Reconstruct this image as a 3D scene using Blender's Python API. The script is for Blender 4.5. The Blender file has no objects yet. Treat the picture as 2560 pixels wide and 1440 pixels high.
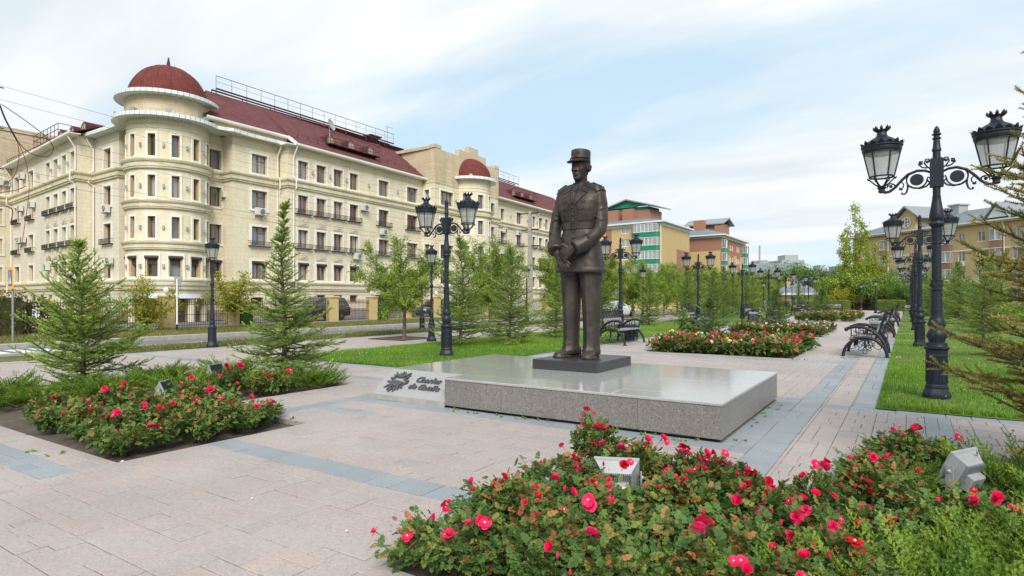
import bpy, math, random
import numpy as np
from mathutils import Vector, Matrix
from mathutils.bvhtree import BVHTree
R = math.radians
rng = np.random.default_rng(7)
random.seed(7)
scn = bpy.context.scene
col = scn.collection
# ------------------------------------------------------------------ camera
YAW = 33.25
cd = bpy.data.cameras.new('camera'); cam = bpy.data.objects.new('camera', cd); col.objects.link(cam)
cam.location = (0, 0, 1.7); cam.rotation_euler = (R(90), 0, R(YAW))
cd.sensor_width = 36; cd.lens = 36 * 1507 / 2560; cd.shift_y = 25 / 2560
cd.clip_start = .05; cd.clip_end = 3000
cd.dof.use_dof = True; cd.dof.focus_distance = 11.5; cd.dof.aperture_fstop = 6.3
scn.camera = cam
# ------------------------------------------------------------------ sky, sun, exposure
SUN_EL, SUN_AZ = 40, 140          # azimuth the light comes from, degrees clockwise from +Y
w = bpy.data.worlds.new('World'); scn.world = w; w.use_nodes = True
nt = w.node_tree; nt.nodes.clear()
def wn(t, **k):
    n = nt.nodes.new(t)
    for a, b in k.items(): setattr(n, a, b)
    return n
sky = wn('ShaderNodeTexSky', sky_type='NISHITA', sun_disc=False, sun_elevation=R(SUN_EL), sun_rotation=R(SUN_AZ))
tc = wn('ShaderNodeTexCoord'); sep = wn('ShaderNodeSeparateXYZ'); nt.links.new(tc.outputs['Generated'], sep.inputs[0])
zz = wn('ShaderNodeMath', operation='ADD'); nt.links.new(sep.outputs['Z'], zz.inputs[0]); zz.inputs[1].default_value = .16
dx = wn('ShaderNodeMath', operation='DIVIDE'); nt.links.new(sep.outputs['X'], dx.inputs[0]); nt.links.new(zz.outputs[0], dx.inputs[1])
dy = wn('ShaderNodeMath', operation='DIVIDE'); nt.links.new(sep.outputs['Y'], dy.inputs[0]); nt.links.new(zz.outputs[0], dy.inputs[1])
cmb = wn('ShaderNodeCombineXYZ'); nt.links.new(dx.outputs[0], cmb.inputs[0]); nt.links.new(dy.outputs[0], cmb.inputs[1])
mp = wn('ShaderNodeMapping'); nt.links.new(cmb.outputs[0], mp.inputs[0]); mp.inputs['Rotation'].default_value = (0, 0, R(28)); mp.inputs['Scale'].default_value = (.42, .95, 1); mp.inputs['Location'].default_value = (3.35, 1.7, 0)
nz = wn('ShaderNodeTexNoise'); nz.inputs['Scale'].default_value = 1.15; nz.inputs['Detail'].default_value = 5; nz.inputs['Roughness'].default_value = .5; nz.inputs['Distortion'].default_value = .25
nt.links.new(mp.outputs[0], nz.inputs['Vector'])
rp = wn('ShaderNodeValToRGB'); rp.color_ramp.elements[0].position = .34; rp.color_ramp.elements[0].color = (.22, .22, .22, 1); rp.color_ramp.elements[1].position = .50; rp.color_ramp.elements[1].color = (1, 1, 1, 1)
nt.links.new(nz.outputs['Fac'], rp.inputs[0])
nz2 = wn('ShaderNodeTexNoise'); nz2.inputs['Scale'].default_value = 2.2; nz2.inputs['Detail'].default_value = 6; nz2.inputs['Distortion'].default_value = .4
nt.links.new(mp.outputs[0], nz2.inputs['Vector'])
cl = wn('ShaderNodeMixRGB'); cl.inputs[1].default_value = (3.9, 4.3, 4.55, 1); cl.inputs[2].default_value = (5.05, 5.12, 5.12, 1); rp2 = wn('ShaderNodeValToRGB'); rp2.color_ramp.elements[0].position = .33; rp2.color_ramp.elements[1].position = .62; nt.links.new(nz2.outputs['Fac'], rp2.inputs[0]); nt.links.new(rp2.outputs[0], cl.inputs[0])
lift = wn('ShaderNodeMixRGB'); lift.inputs[0].default_value = .82; lift.inputs[2].default_value = (2.7, 3.9, 4.7, 1); nt.links.new(sky.outputs[0], lift.inputs[1])   # thin veil of high cloud over the blue
mx = wn('ShaderNodeMixRGB'); nt.links.new(rp.outputs[0], mx.inputs[0]); nt.links.new(lift.outputs[0], mx.inputs[1]); nt.links.new(cl.outputs[0], mx.inputs[2])
bg = wn('ShaderNodeBackground'); bg.inputs[1].default_value = .1; nt.links.new(mx.outputs[0], bg.inputs[0])
wo = wn('ShaderNodeOutputWorld'); nt.links.new(bg.outputs[0], wo.inputs[0])
sl = bpy.data.lights.new('sun', 'SUN'); sl.energy = 1.9; sl.angle = R(30); sl.color = (1, .95, .87)
so = bpy.data.objects.new('sun', sl); col.objects.link(so)
_a = R(SUN_AZ); _d = Vector((math.sin(_a) * math.cos(R(SUN_EL)), math.cos(_a) * math.cos(R(SUN_EL)), math.sin(R(SUN_EL))))
so.rotation_euler = _d.to_track_quat('Z', 'Y').to_euler(); so.location = (0, 0, 60)
scn.view_settings.view_transform = 'Standard'; scn.view_settings.look = 'None'; scn.view_settings.gamma = 1
scn.view_settings.use_curve_mapping = False; scn.view_settings.exposure = 1.03
scn.cycles.max_bounces = 6; scn.cycles.transparent_max_bounces = 12; scn.cycles.use_denoising = True
# ------------------------------------------------------------------ materials
class NT:
    def __init__(s, name):
        s.m = bpy.data.materials.new(name); s.m.use_nodes = True; s.t = s.m.node_tree; s.t.nodes.clear()
        s.out = s.n('ShaderNodeOutputMaterial'); s.b = s.n('ShaderNodeBsdfPrincipled'); s.l(s.b.outputs[0], s.out.inputs[0])
        s._g = None
    def n(s, t, **k):
        n = s.t.nodes.new(t)
        for a, b in k.items(): setattr(n, a, b)
        return n
    def l(s, a, b): s.t.links.new(a, b)
    def geo(s, generated=False):
        if s._g is None: s._g = s.n('ShaderNodeTexCoord')
        return s._g.outputs['Generated' if generated else 'Object']
    def noise(s, scale, detail=3, rough=.55, vec=None, dist=0):
        n = s.n('ShaderNodeTexNoise'); n.inputs['Scale'].default_value = scale; n.inputs['Detail'].default_value = detail
        n.inputs['Roughness'].default_value = rough; n.inputs['Distortion'].default_value = dist
        s.l(vec if vec is not None else s.geo(), n.inputs['Vector']); return n.outputs['Fac']
    def pos(s):
        return s.n('ShaderNodeNewGeometry').outputs['Position']
    def ramp(s, fac, stops, interp='LINEAR'):
        r = s.n('ShaderNodeValToRGB'); cr = r.color_ramp; cr.interpolation = interp
        while len(cr.elements) < len(stops): cr.elements.new(.5)
        for e, (p, c) in zip(cr.elements, stops):
            e.position = p; e.color = (c[0], c[1], c[2], 1) if len(c) == 3 else c
        s.l(fac, r.inputs[0]); return r.outputs[0]
    def mix(s, a, b, fac, mode='MIX'):
        m = s.n('ShaderNodeMixRGB', blend_type=mode)
        for i, v in ((0, fac), (1, a), (2, b)):
            if isinstance(v, (int, float)): m.inputs[i].default_value = v if i == 0 else (v, v, v, 1)
            elif isinstance(v, tuple): m.inputs[i].default_value = (*v[:3], 1)
            else: s.l(v, m.inputs[i])
        return m.outputs[0]
    def attr(s, name='tint'):
        a = s.n('ShaderNodeAttribute'); a.attribute_name = name; return a.outputs['Fac']
    def bump(s, h, strength=.3, dist=.01):
        b = s.n('ShaderNodeBump'); b.inputs['Strength'].default_value = strength; b.inputs['Distance'].default_value = dist
        s.l(h, b.inputs['Height']); s.l(b.outputs[0], s.b.inputs['Normal'])
    def set(s, **k):
        for a, v in k.items():
            i = s.b.inputs[{'color': 'Base Color', 'rough': 'Roughness', 'metal': 'Metallic', 'spec': 'Specular IOR Level', 'alpha': 'Alpha', 'coat': 'Coat Weight', 'sheen': 'Sheen Weight'}[a]]
            if isinstance(v, (int, float)): i.default_value = v
            elif isinstance(v, tuple): i.default_value = (*v, 1)
            else: s.l(v, i)
        return s
M = {}
def plain(name, c, rough=.5, metal=0, spec=.5, vary=.0, nscale=6., bump=0, bscale=40):
    k = NT(name)
    if vary:
        f = k.noise(nscale, 4); cc = k.ramp(f, [(.3, tuple(x * (1 - vary) for x in c)), (.7, tuple(min(1, x * (1 + vary)) for x in c))]); k.set(color=cc)
    else: k.set(color=c)
    k.set(rough=rough, metal=metal, spec=spec)
    if bump: k.bump(k.noise(bscale, 4), bump, .01)
    M[name] = k.m; return k.m
def leafmat(name, stops, trans=.35, rough=.45, spec=.35):
    k = NT(name); c = k.ramp(k.attr(), stops); k.set(color=c, rough=rough, spec=spec)
    tr = k.n('ShaderNodeBsdfTranslucent'); cc = k.mix(c, (1., .95, .4), .25, 'MULTIPLY'); k.l(c, tr.inputs[0])
    ms = k.n('ShaderNodeMixShader'); ms.inputs[0].default_value = trans; k.l(k.b.outputs[0], ms.inputs[1]); k.l(tr.outputs[0], ms.inputs[2]); k.l(ms.outputs[0], k.out.inputs[0])
    M[name] = k.m; return k.m
# granites
def granite(name, base, dark, light, rough, scale=170, tint=False, grime=.0, spec=.5, tintstops=None):
    k = NT(name); p = k.pos()
    f = k.noise(scale, 2, .6, p); f2 = k.noise(scale * .35, 3, .6, p)
    c = k.ramp(f, [(.3, dark), (.44, base), (.56, base), (.7, light)])
    c2 = k.ramp(f2, [(.35, tuple(x * .82 for x in base)), (.65, tuple(min(1, x * 1.12) for x in base))])
    c = k.mix(c, c2, .5)
    if tint:
        t = k.ramp(k.attr(), tintstops or [(0, (.84, .86, .90)), (.4, (1, 1, 1)), (.7, (1.04, .97, .96)), (1, (1.1, 1.04, .96))])
        c = k.mix(c, t, 1., 'MULTIPLY')
    if grime:
        g = k.ramp(k.noise(.7, 5, .6, p), [(.35, (1 - grime,) * 3), (.6, (1, 1, 1))]); c = k.mix(c, g, 1., 'MULTIPLY')
    k.set(color=c, rough=rough, spec=spec); k.bump(f, .12 if rough > .3 else .02, .004)
    M[name] = k.m; return k.m
granite('paving_pink', (.375, .335, .32), (.155, .16, .185), (.52, .465, .44), .62, 72, True, .14)
granite('paving_grey', (.265, .295, .32), (.18, .205, .23), (.37, .40, .425), .6, 150, True, .16, tintstops=[(0, (.84, .86, .9)), (.5, (1, 1, 1)), (1, (1.12, 1.12, 1.1))])
granite('plinth_top_granite', (.36, .37, .36), (.20, .21, .21), (.48, .485, .47), .09, 120, False, .08, .6)
granite('plinth_side_granite', (.19, .178, .17), (.016, .017, .022), (.48, .46, .44), .26, 75, True, .12, .5, [(0, (.9, .9, .9)), (.5, (1, 1, 1)), (1, (1.1, 1.08, 1.06))])
granite('plaque_granite', (.31, .31, .32), (.13, .135, .145), (.50, .50, .50), .45, 95, False, .06)
granite('slab_granite', (.035, .034, .038), (.02, .02, .023), (.07, .066, .07), .32, 120, False)
k = NT('bronze'); f = k.noise(2.2, 6, .6); f2 = k.noise(9, 5, .6)
c = k.ramp(f, [(.3, (.028, .026, .026)), (.5, (.052, .044, .040)), (.7, (.080, .073, .069))]); c2 = k.ramp(f2, [(.3, (.7, .7, .72)), (.7, (1.18, 1.08, 1.0))])
k.set(color=k.mix(c, c2, 1, 'MULTIPLY'), metal=.45, rough=k.ramp(f2, [(.3, (.62,) * 3), (.7, (.44,) * 3)]), spec=.5); wv = k.noise(4.2, 3, .5, None, .6); fine = k.noise(46, 5, .65); k.bump(k.mix(wv, fine, .18), .26, .04); M['bronze'] = k.m
plain('bronze_letters', (.11, .105, .11), .45, .6, .5, .2, 20)
plain('lamp_paint', (.011, .016, .027), .48, 0, .35, .15, 9, .05, 60)
k = NT('lamp_glass'); tr = k.n('ShaderNodeBsdfTransparent'); tr.inputs[0].default_value = (.93, .94, .94, 1); df = k.n('ShaderNodeBsdfTranslucent'); df.inputs[0].default_value = (.8, .82, .82, 1); k.set(color=(.62, .63, .62), rough=.25)
m1 = k.n('ShaderNodeMixShader'); m1.inputs[0].default_value = .55; k.l(k.b.outputs[0], m1.inputs[1]); k.l(df.outputs[0], m1.inputs[2])
m2 = k.n('ShaderNodeMixShader'); m2.inputs[0].default_value = .42; k.l(m1.outputs[0], m2.inputs[1]); k.l(tr.outputs[0], m2.inputs[2]); k.l(m2.outputs[0], k.out.inputs[0]); M['lamp_glass'] = k.m
k = NT('bench_wood'); v = k.n('ShaderNodeMapping'); k.l(k.geo(), v.inputs[0]); v.inputs['Scale'].default_value = (30, 1.5, 30); f = k.noise(3, 5, .6, v.outputs[0]); k.set(color=k.ramp(f, [(.3, (.17, .155, .16)), (.7, (.30, .28, .285))]), rough=.6); k.bump(f, .2, .004); M['bench_wood'] = k.m
# facades
def ashlar(name, c1, c2, mort, bw=.62, bh=.31, msz=.008, rough=.75, stain=.16, bumps=.35, mix2=None, off=.5):
    k = NT(name); p = k.pos(); sp = k.n('ShaderNodeSeparateXYZ'); k.l(p, sp.inputs[0])
    ad = k.n('ShaderNodeMath', operation='ADD'); k.l(sp.outputs[0], ad.inputs[0]); k.l(sp.outputs[1], ad.inputs[1])
    cb = k.n('ShaderNodeCombineXYZ'); k.l(ad.outputs[0], cb.inputs[0]); k.l(sp.outputs[2], cb.inputs[1])
    br = k.n('ShaderNodeTexBrick'); k.l(cb.outputs[0], br.inputs['Vector']); br.offset = off
    br.inputs['Color1'].default_value = (*c1, 1); br.inputs['Color2'].default_value = (*c2, 1); br.inputs['Mortar'].default_value = (*mort, 1)
    br.inputs['Scale'].default_value = 1; br.inputs['Mortar Size'].default_value = msz; br.inputs['Brick Width'].default_value = bw; br.inputs['Row Height'].default_value = bh; br.inputs['Bias'].default_value = -.1
    mpn = k.n('ShaderNodeMapping'); k.l(p, mpn.inputs[0]); mpn.inputs['Scale'].default_value = (1, 1, .22)
    st = k.ramp(k.noise(.9, 5, .62, mpn.outputs[0]), [(.35, (1 - stain, 1 - stain, 1 - stain * 1.5)), (.62, (1, 1, 1))])
    c = k.mix(br.outputs['Color'], st, 1, 'MULTIPLY')
    c = k.mix(c, k.ramp(k.noise(6, 4, .6, p), [(.35, (.9, .9, .88)), (.65, (1.05, 1.05, 1.05))]), .8, 'MULTIPLY')
    k.set(color=c, rough=rough, spec=.3); iv = k.n('ShaderNodeInvert'); k.l(br.outputs['Fac'], iv.inputs['Color']); k.bump(iv.outputs[0], bumps, .01)
    M[name] = k.m; return k.m
ashlar('cream_stone', (.72, .655, .515), (.69, .62, .475), (.57, .515, .40), bumps=.15, stain=.10)
ashlar('pale_stone', (.68, .635, .56), (.65, .60, .525), (.55, .505, .44), bumps=.15, stain=.10)
ashlar('buff_stone', (.60, .505, .375), (.53, .44, .31), (.40, .33, .24), .7, .35)
ashlar('plain_cream', (.67, .61, .475), (.67, .61, .475), (.65, .59, .46), 1.2, .6, .004, .75, .2, .1)
ashlar('brick_yellow', (.62, .46, .21), (.57, .41, .17), (.40, .33, .22), .25, .075, .01, .8, .05, .4)
ashlar('brick_cream', (.60, .45, .20), (.55, .38, .14), (.50, .43, .30), .25, .075, .01, .8, .05, .4)
ashlar('brick_buff', (.62, .47, .26), (.57, .42, .22), (.48, .38, .24), .25, .075, .01, .8, .08, .3)
ashlar('brick_orange', (.38, .175, .115), (.33, .145, .095), (.32, .20, .15), .25, .075, .01, .8, .05, .3)
ashlar('base_stone', (.36, .29, .25), (.33, .265, .23), (.30, .25, .22), .8, .4, .006)
plain('white_trim', (.72, .70, .65), .6, 0, .4, .06, 3)
plain('white_panel', (.66, .70, .73), .35, 0, .5, .05, 2)
plain('white_paint', (.76, .77, .77), .45, 0, .5, .05, 4)
plain('window_brown', (.22, .085, .03), .45, 0, .4, .25, 4)
plain('pvc_white', (.72, .74, .75), .35)
plain('shutter_brown', (.055, .038, .036), .5, 0, .4, .1, 5)
plain('brown_door', (.075, .048, .045), .5, 0, .4, .2, 4)
plain('iron_black', (.013, .016, .022), .52, 0, .35)
plain('roof_rail', (.09, .03, .028), .55, .2, .4, .2, 3)
plain('fence_iron', (.06, .032, .03), .55, .2)
plain('green_panel', (.012, .21, .125), .5, 0, .4, .1, 2)
plain('brown_panel', (.30, .165, .115), .6, 0, .4, .1, 2)
plain('grey_metal', (.27, .30, .33), .42, .3, .5, .1, 8)
plain('light_grey', (.33, .35, .37), .45, .1, .5, .08, 8)
plain('dark_grille', (.03, .032, .035), .5)
plain('ac_white', (.60, .60, .57), .5, 0, .4, .1, 6)
plain('rubber', (.015, .015, .016), .8)
plain('chrome', (.55, .56, .58), .22, .9)
plain('red_light', (.42, .012, .01), .25)
plain('head_light', (.75, .77, .78), .15)
def glassmat(name, c, curtain=None):
    k = NT(name)
    if curtain:
        v = k.n('ShaderNodeMapping'); k.l(k.pos(), v.inputs[0]); v.inputs['Scale'].default_value = (5, 5, .15); f = k.noise(3, 3, .6, v.outputs[0]); k.set(color=k.ramp(f, [(.42, c), (.58, curtain)]))
    else: k.set(color=k.ramp(k.noise(.8, 3, .5, k.pos()), [(.35, c), (.65, tuple(x * 1.9 for x in c))]))
    k.set(rough=.06, spec=.9, coat=.6); k.b.inputs['Coat Roughness'].default_value = .03; M[name] = k.m
glassmat('pane_dark', (.018, .02, .021)); glassmat('pane_curtain', (.04, .045, .045), (.24, .25, .24)); glassmat('pane_blue', (.085, .115, .125)); glassmat('pane_pale', (.17, .20, .205), (.40, .42, .41))
glassmat('car_glass', (.02, .023, .027))
def carpaint(name, c):
    k = NT(name); k.set(color=c, rough=.25, spec=.6, coat=.8); M[name] = k.m
carpaint('car_black', (.012, .013, .016)); carpaint('car_white', (.68, .70, .71)); carpaint('car_blue', (.02, .035, .06)); carpaint('car_silver', (.42, .44, .46))
def shingle(name, c1, c2, gap, bw, bh, uv=True):
    k = NT(name); at = k.n('ShaderNodeUVMap')
    br = k.n('ShaderNodeTexBrick'); k.l(at.outputs[0], br.inputs['Vector']); br.inputs['Color1'].default_value = (*c1, 1); br.inputs['Color2'].default_value = (*c2, 1); br.inputs['Mortar'].default_value = (*gap, 1)
    br.inputs['Scale'].default_value = 1; br.inputs['Mortar Size'].default_value = .014; br.inputs['Brick Width'].default_value = bw; br.inputs['Row Height'].default_value = bh
    f = k.noise(1.3, 5, .6, k.pos()); c = k.mix(br.outputs['Color'], k.ramp(f, [(.3, (.8, .8, .8)), (.7, (1.15, 1.15, 1.15))]), 1, 'MULTIPLY')
    k.set(color=c, rough=.85, spec=.2); iv = k.n('ShaderNodeInvert'); k.l(br.outputs['Fac'], iv.inputs['Color']); k.bump(iv.outputs[0], .5, .02); M[name] = k.m
shingle('red_shingle', (.175, .045, .036), (.135, .038, .033), (.095, .03, .027), .26, .17)
shingle('red_roof', (.15, .054, .056), (.125, .046, .05), (.085, .034, .038), .5, .28)
shingle('grey_roof', (.20, .235, .27), (.17, .205, .24), (.12, .14, .16), .6, .35)
# ground
k = NT('asphalt'); p = k.pos(); k.set(color=k.mix(k.ramp(k.noise(.35, 5, .6, p), [(.3, (.115, .12, .13)), (.7, (.16, .165, .172))]), k.ramp(k.noise(60, 3, .6, p), [(.3, (.8,) * 3), (.7, (1.15,) * 3)]), 1, 'MULTIPLY'), rough=.85); k.bump(k.noise(80, 3, .6, p), .2, .01); M['asphalt'] = k.m
plain('kerb_concrete', (.34, .325, .30), .85, 0, .3, .15, 5, .2, 30)
plain('road_paint', (.70, .71, .71), .7, 0, .3, .15, 9)
k = NT('soil'); p = k.pos(); k.set(color=k.ramp(k.noise(9, 6, .65, p), [(.3, (.055, .043, .034)), (.7, (.135, .11, .088))]), rough=.95); k.bump(k.noise(25, 6, .65, p), .6, .03); M['soil'] = k.m
def lawn_mat(name, a, b, c):
    k = NT(name); p = k.pos(); f = k.noise(.55, 5, .6, p); f2 = k.noise(22, 4, .7, p)
    cc = k.ramp(f, [(.32, a), (.5, b), (.68, c)]); k.set(color=k.mix(cc, k.ramp(f2, [(.3, (.6,) * 3), (.7, (1.25,) * 3)]), 1, 'MULTIPLY'), rough=.9, spec=.2); k.bump(f2, .8, .03); M[name] = k.m
lawn_mat('lawn_ground', (.06, .13, .018), (.10, .175, .026), (.22, .21, .075))
lawn_mat('verge_ground', (.085, .11, .025), (.15, .15, .045), (.21, .18, .07))
lawn_mat('far_ground', (.07, .10, .025), (.11, .13, .035), (.16, .15, .06))
k = NT('joint_sand'); p = k.pos(); k.set(color=k.ramp(k.noise(14, 4, .6, p), [(.3, (.10, .092, .085)), (.7, (.24, .22, .20))]), rough=.95); M['joint_sand'] = k.m
k = NT('paving_far'); p = k.pos(); br = k.n('ShaderNodeTexBrick'); k.l(p, br.inputs['Vector'])
br.inputs['Color1'].default_value = (.40, .35, .33, 1); br.inputs['Color2'].default_value = (.37, .335, .32, 1); br.inputs['Mortar'].default_value = (.25, .235, .225, 1); br.inputs['Scale'].default_value = 1; br.inputs['Mortar Size'].default_value = .006; br.inputs['Brick Width'].default_value = .6; br.inputs['Row Height'].default_value = .3
k.set(color=k.mix(br.outputs[0], k.ramp(k.noise(.8, 5, .6, p), [(.35, (.88, .89, .9)), (.65, (1.03, 1.02, 1.0))]), 1, 'MULTIPLY'), rough=.65); M['paving_far'] = k.m
# foliage
plain('bark', (.15, .118, .092), .9, 0, .2, .35, 12, .6, 30)
plain('willow_bark', (.17, .125, .095), .9, 0, .2, .3, 14, .5, 30)
plain('rose_stem', (.075, .06, .03), .8, 0, .2, .3, 8)
leafmat('spruce_needles', [(0, (0.082, 0.149, 0.041)), (.45, (0.194, 0.305, 0.067)), (.8, (0.315, 0.449, 0.082)), (1, (0.523, 0.585, 0.114))], .2)
leafmat('dark_spruce_needles', [(0, (0.052, 0.100, 0.043)), (.5, (0.119, 0.212, 0.066)), (1, (0.242, 0.337, 0.074))], .18)
leafmat('autumn_needles', [(0, (.09, .12, .03)), (.35, (.18, .20, .045)), (.7, (.30, .27, .07)), (1, (.44, .34, .11))], .25)
leafmat('juniper_needles', [(0, (0.038, 0.098, 0.018)), (.5, (0.128, 0.240, 0.027)), (1, (0.285, 0.390, 0.038))], .25)
leafmat('willow_leaves', [(0, (0.108, 0.205, 0.036)), (.5, (0.246, 0.371, 0.054)), (.85, (0.413, 0.498, 0.081)), (1, (0.600, 0.566, 0.081))], .4)
leafmat('deep_leaves', [(0, (0.062, 0.147, 0.037)), (.5, (0.148, 0.282, 0.057)), (.9, (0.322, 0.428, 0.082)), (1, (0.600, 0.564, 0.082))], .35)
leafmat('yellow_leaves', [(0, (0.162, 0.203, 0.027)), (.5, (0.351, 0.365, 0.034)), (1, (0.600, 0.540, 0.041))], .4)
leafmat('poplar_leaves', [(0, (0.125, 0.225, 0.031)), (.5, (0.300, 0.413, 0.044)), (1, (0.600, 0.550, 0.050))], .45)
leafmat('olive_leaves', [(0, (0.063, 0.069, 0.023)), (.5, (0.132, 0.132, 0.040)), (.85, (0.196, 0.161, 0.052)), (1, (0.218, 0.092, 0.034))], .3)
leafmat('hedge_leaves', [(0, (0.080, 0.136, 0.019)), (.5, (0.185, 0.255, 0.034)), (1, (0.353, 0.366, 0.047))], .3)
leafmat('rose_leaves', [(0, (0.033, 0.076, 0.025)), (.35, (0.074, 0.152, 0.041)), (.6, (0.131, 0.221, 0.045)), (.78, (0.230, 0.267, 0.057)), (.88, (0.262, 0.168, 0.051)), (.95, (0.277, 0.076, 0.038)), (1, (0.370, 0.183, 0.063))], .25, .55, .25)
leafmat('grass_blades', [(0, (0.080, 0.186, 0.018)), (.5, (0.159, 0.329, 0.026)), (.85, (0.288, 0.400, 0.048)), (1, (0.461, 0.414, 0.119))], .35)
leafmat('dry_grass', [(0, (.09, .12, .025)), (.5, (.18, .18, .05)), (1, (.33, .27, .11))], .3)
def petal(name, a, b):
    k = NT(name); c = k.ramp(k.attr(), [(0, a), (1, b)]); k.set(color=c, rough=.5, spec=.2)
    tr = k.n('ShaderNodeBsdfTranslucent'); k.l(c, tr.inputs[0]); ms = k.n('ShaderNodeMixShader'); ms.inputs[0].default_value = .35; k.l(k.b.outputs[0], ms.inputs[1]); k.l(tr.outputs[0], ms.inputs[2]); k.l(ms.outputs[0], k.out.inputs[0]); M[name] = k.m
petal('petal_red', (.78, .008, .085), (.90, .05, .20)); petal('petal_crimson', (.55, .005, .02), (.72, .014, .035)); petal('petal_pink', (.62, .10, .16), (.80, .32, .36)); petal('petal_white', (.78, .77, .70), (.85, .84, .80)); petal('petal_yellow', (.80, .62, .08), (.85, .75, .25))
plain('rose_heart', (.70, .62, .30), .7)
plain('terracotta_skin', (.45, .28, .2), .6)

plain('bin_grey', (.075, .085, .098), .5, 0, .4, .1, 6); plain('bin_lid', (.20, .235, .25), .5, 0, .4, .1, 6)
plain('medallion_stone', (.58, .515, .40), .8, 0, .3, .1, 6); plain('wire_grey', (.10, .11, .125), .5)
# ------------------------------------------------------------------ helpers
class MB:
    """collects shapes and links them as one mesh object"""
    def __init__(s): s.v = []; s.f = []; s.m = []; s.t = []; s.uv = {}
    def add(s, vs, fs, m=0, t=.5):
        o = len(s.v); s.v += [tuple(p) for p in vs]
        for f in fs: s.f.append(tuple(i + o for i in f)); s.m.append(m); s.t.append(t)
        return s
    def box(s, x0, x1, y0, y1, z0, z1, m=0, t=.5):
        return s.add([(x0, y0, z0), (x1, y0, z0), (x1, y1, z0), (x0, y1, z0), (x0, y0, z1), (x1, y0, z1), (x1, y1, z1), (x0, y1, z1)],
                     [(0, 3, 2, 1), (4, 5, 6, 7), (0, 1, 5, 4), (1, 2, 6, 5), (2, 3, 7, 6), (3, 0, 4, 7)], m, t)
    def cbox(s, x0, x1, y0, y1, z0, z1, c, m=0, t=.5):
        """box with a chamfered top edge"""
        return s.add([(x0, y0, z0), (x1, y0, z0), (x1, y1, z0), (x0, y1, z0), (x0, y0, z1 - c), (x1, y0, z1 - c), (x1, y1, z1 - c), (x0, y1, z1 - c), (x0 + c, y0 + c, z1), (x1 - c, y0 + c, z1), (x1 - c, y1 - c, z1), (x0 + c, y1 - c, z1)],
                     [(0, 3, 2, 1), (0, 1, 5, 4), (1, 2, 6, 5), (2, 3, 7, 6), (3, 0, 4, 7), (4, 5, 9, 8), (5, 6, 10, 9), (6, 7, 11, 10), (7, 4, 8, 11), (8, 9, 10, 11)], m, t)
    def loft(s, rings, m=0, t=.5, close=True, caps=True):
        n = len(rings[0]); vs = [p for r in rings for p in r]; fs = []
        for a in range(len(rings) - 1):
            for i in range(n if close else n - 1):
                j = (i + 1) % n; fs.append((a * n + i, a * n + j, (a + 1) * n + j, (a + 1) * n + i))
        if caps: fs.append(tuple(range(n - 1, -1, -1))); fs.append(tuple((len(rings) - 1) * n + i for i in range(n)))
        return s.add(vs, fs, m, t)
    def lathe(s, prof, n=16, c=(0, 0, 0), m=0, t=.5, a0=0, a1=2 * math.pi, caps=True):
        full = abs(a1 - a0 - 2 * math.pi) < 1e-6; k = n if full else n + 1
        rings = [[(c[0] + r * math.cos(a0 + (a1 - a0) * i / n), c[1] + r * math.sin(a0 + (a1 - a0) * i / n), c[2] + z) for i in range(k)] for r, z in prof]
        return s.loft(rings, m, t, full, caps and full)
    def tube(s, pts, rad, n=6, m=0, t=.5, caps=True):
        pts = [Vector(p) for p in pts]; rad = rad if isinstance(rad, (list, tuple)) else [rad] * len(pts); rings = []; up = None
        for i, p in enumerate(pts):
            d = (pts[min(i + 1, len(pts) - 1)] - pts[max(i - 1, 0)]).normalized()
            if up is None: up = Vector((0, 0, 1)) if abs(d.z) < .9 else Vector((1, 0, 0))
            a = d.cross(up)
            if a.length < 1e-4: a = d.cross(Vector((.3, 1, .2)))
            a.normalize(); b = a.cross(d).normalized(); up = b
            rings.append([p + (a * math.cos(2 * math.pi * q / n) + b * math.sin(2 * math.pi * q / n)) * rad[i] for q in range(n)])
        return s.loft(rings, m, t, True, caps)
    def prism(s, poly, z0, z1, m=0, t=.5):
        n = len(poly)
        return s.add([(x, y, z0) for x, y in poly] + [(x, y, z1) for x, y in poly], [tuple(range(n - 1, -1, -1)), tuple(range(n, 2 * n))] + [(i, (i + 1) % n, n + (i + 1) % n, n + i) for i in range(n)], m, t)
    def sphere(s, c, r, nu=10, nv=7, m=0, t=.5):
        r = r if isinstance(r, (tuple, list)) else (r, r, r)
        rings = [[(c[0] + r[0] * math.sin(math.pi * (j + .001 if j == 0 else (j - .001 if j == nv else j)) / nv) * math.cos(2 * math.pi * i / nu), c[1] + r[1] * math.sin(math.pi * (j + .001 if j == 0 else (j - .001 if j == nv else j)) / nv) * math.sin(2 * math.pi * i / nu), c[2] - r[2] * math.cos(math.pi * j / nv)) for i in range(nu)] for j in range(nv + 1)]
        return s.loft(rings, m, t)
    def xf(s, mat, start=0):
        for i in range(start, len(s.v)): s.v[i] = tuple(mat @ Vector(s.v[i]))
        return s
    def mesh(s, name, mats, smooth=False):
        me = bpy.data.meshes.new(name); me.from_pydata(s.v, [], s.f)
        for x in (mats if isinstance(mats, (list, tuple)) else [mats]): me.materials.append(M[x])
        if len(me.materials) > 1: me.polygons.foreach_set('material_index', s.m)
        a = me.attributes.new('tint', 'FLOAT', 'FACE'); a.data.foreach_set('value', s.t)
        if smooth:
            me.polygons.foreach_set('use_smooth', [True] * len(me.polygons))
            if smooth != 'all':
                try: me.set_sharp_from_angle(angle=R(35))
                except Exception: pass
        me.update(); return me
    def build(s, name, mats, parent=None, smooth=False):
        return link(name, s.mesh(name, mats, smooth), parent)
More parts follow.
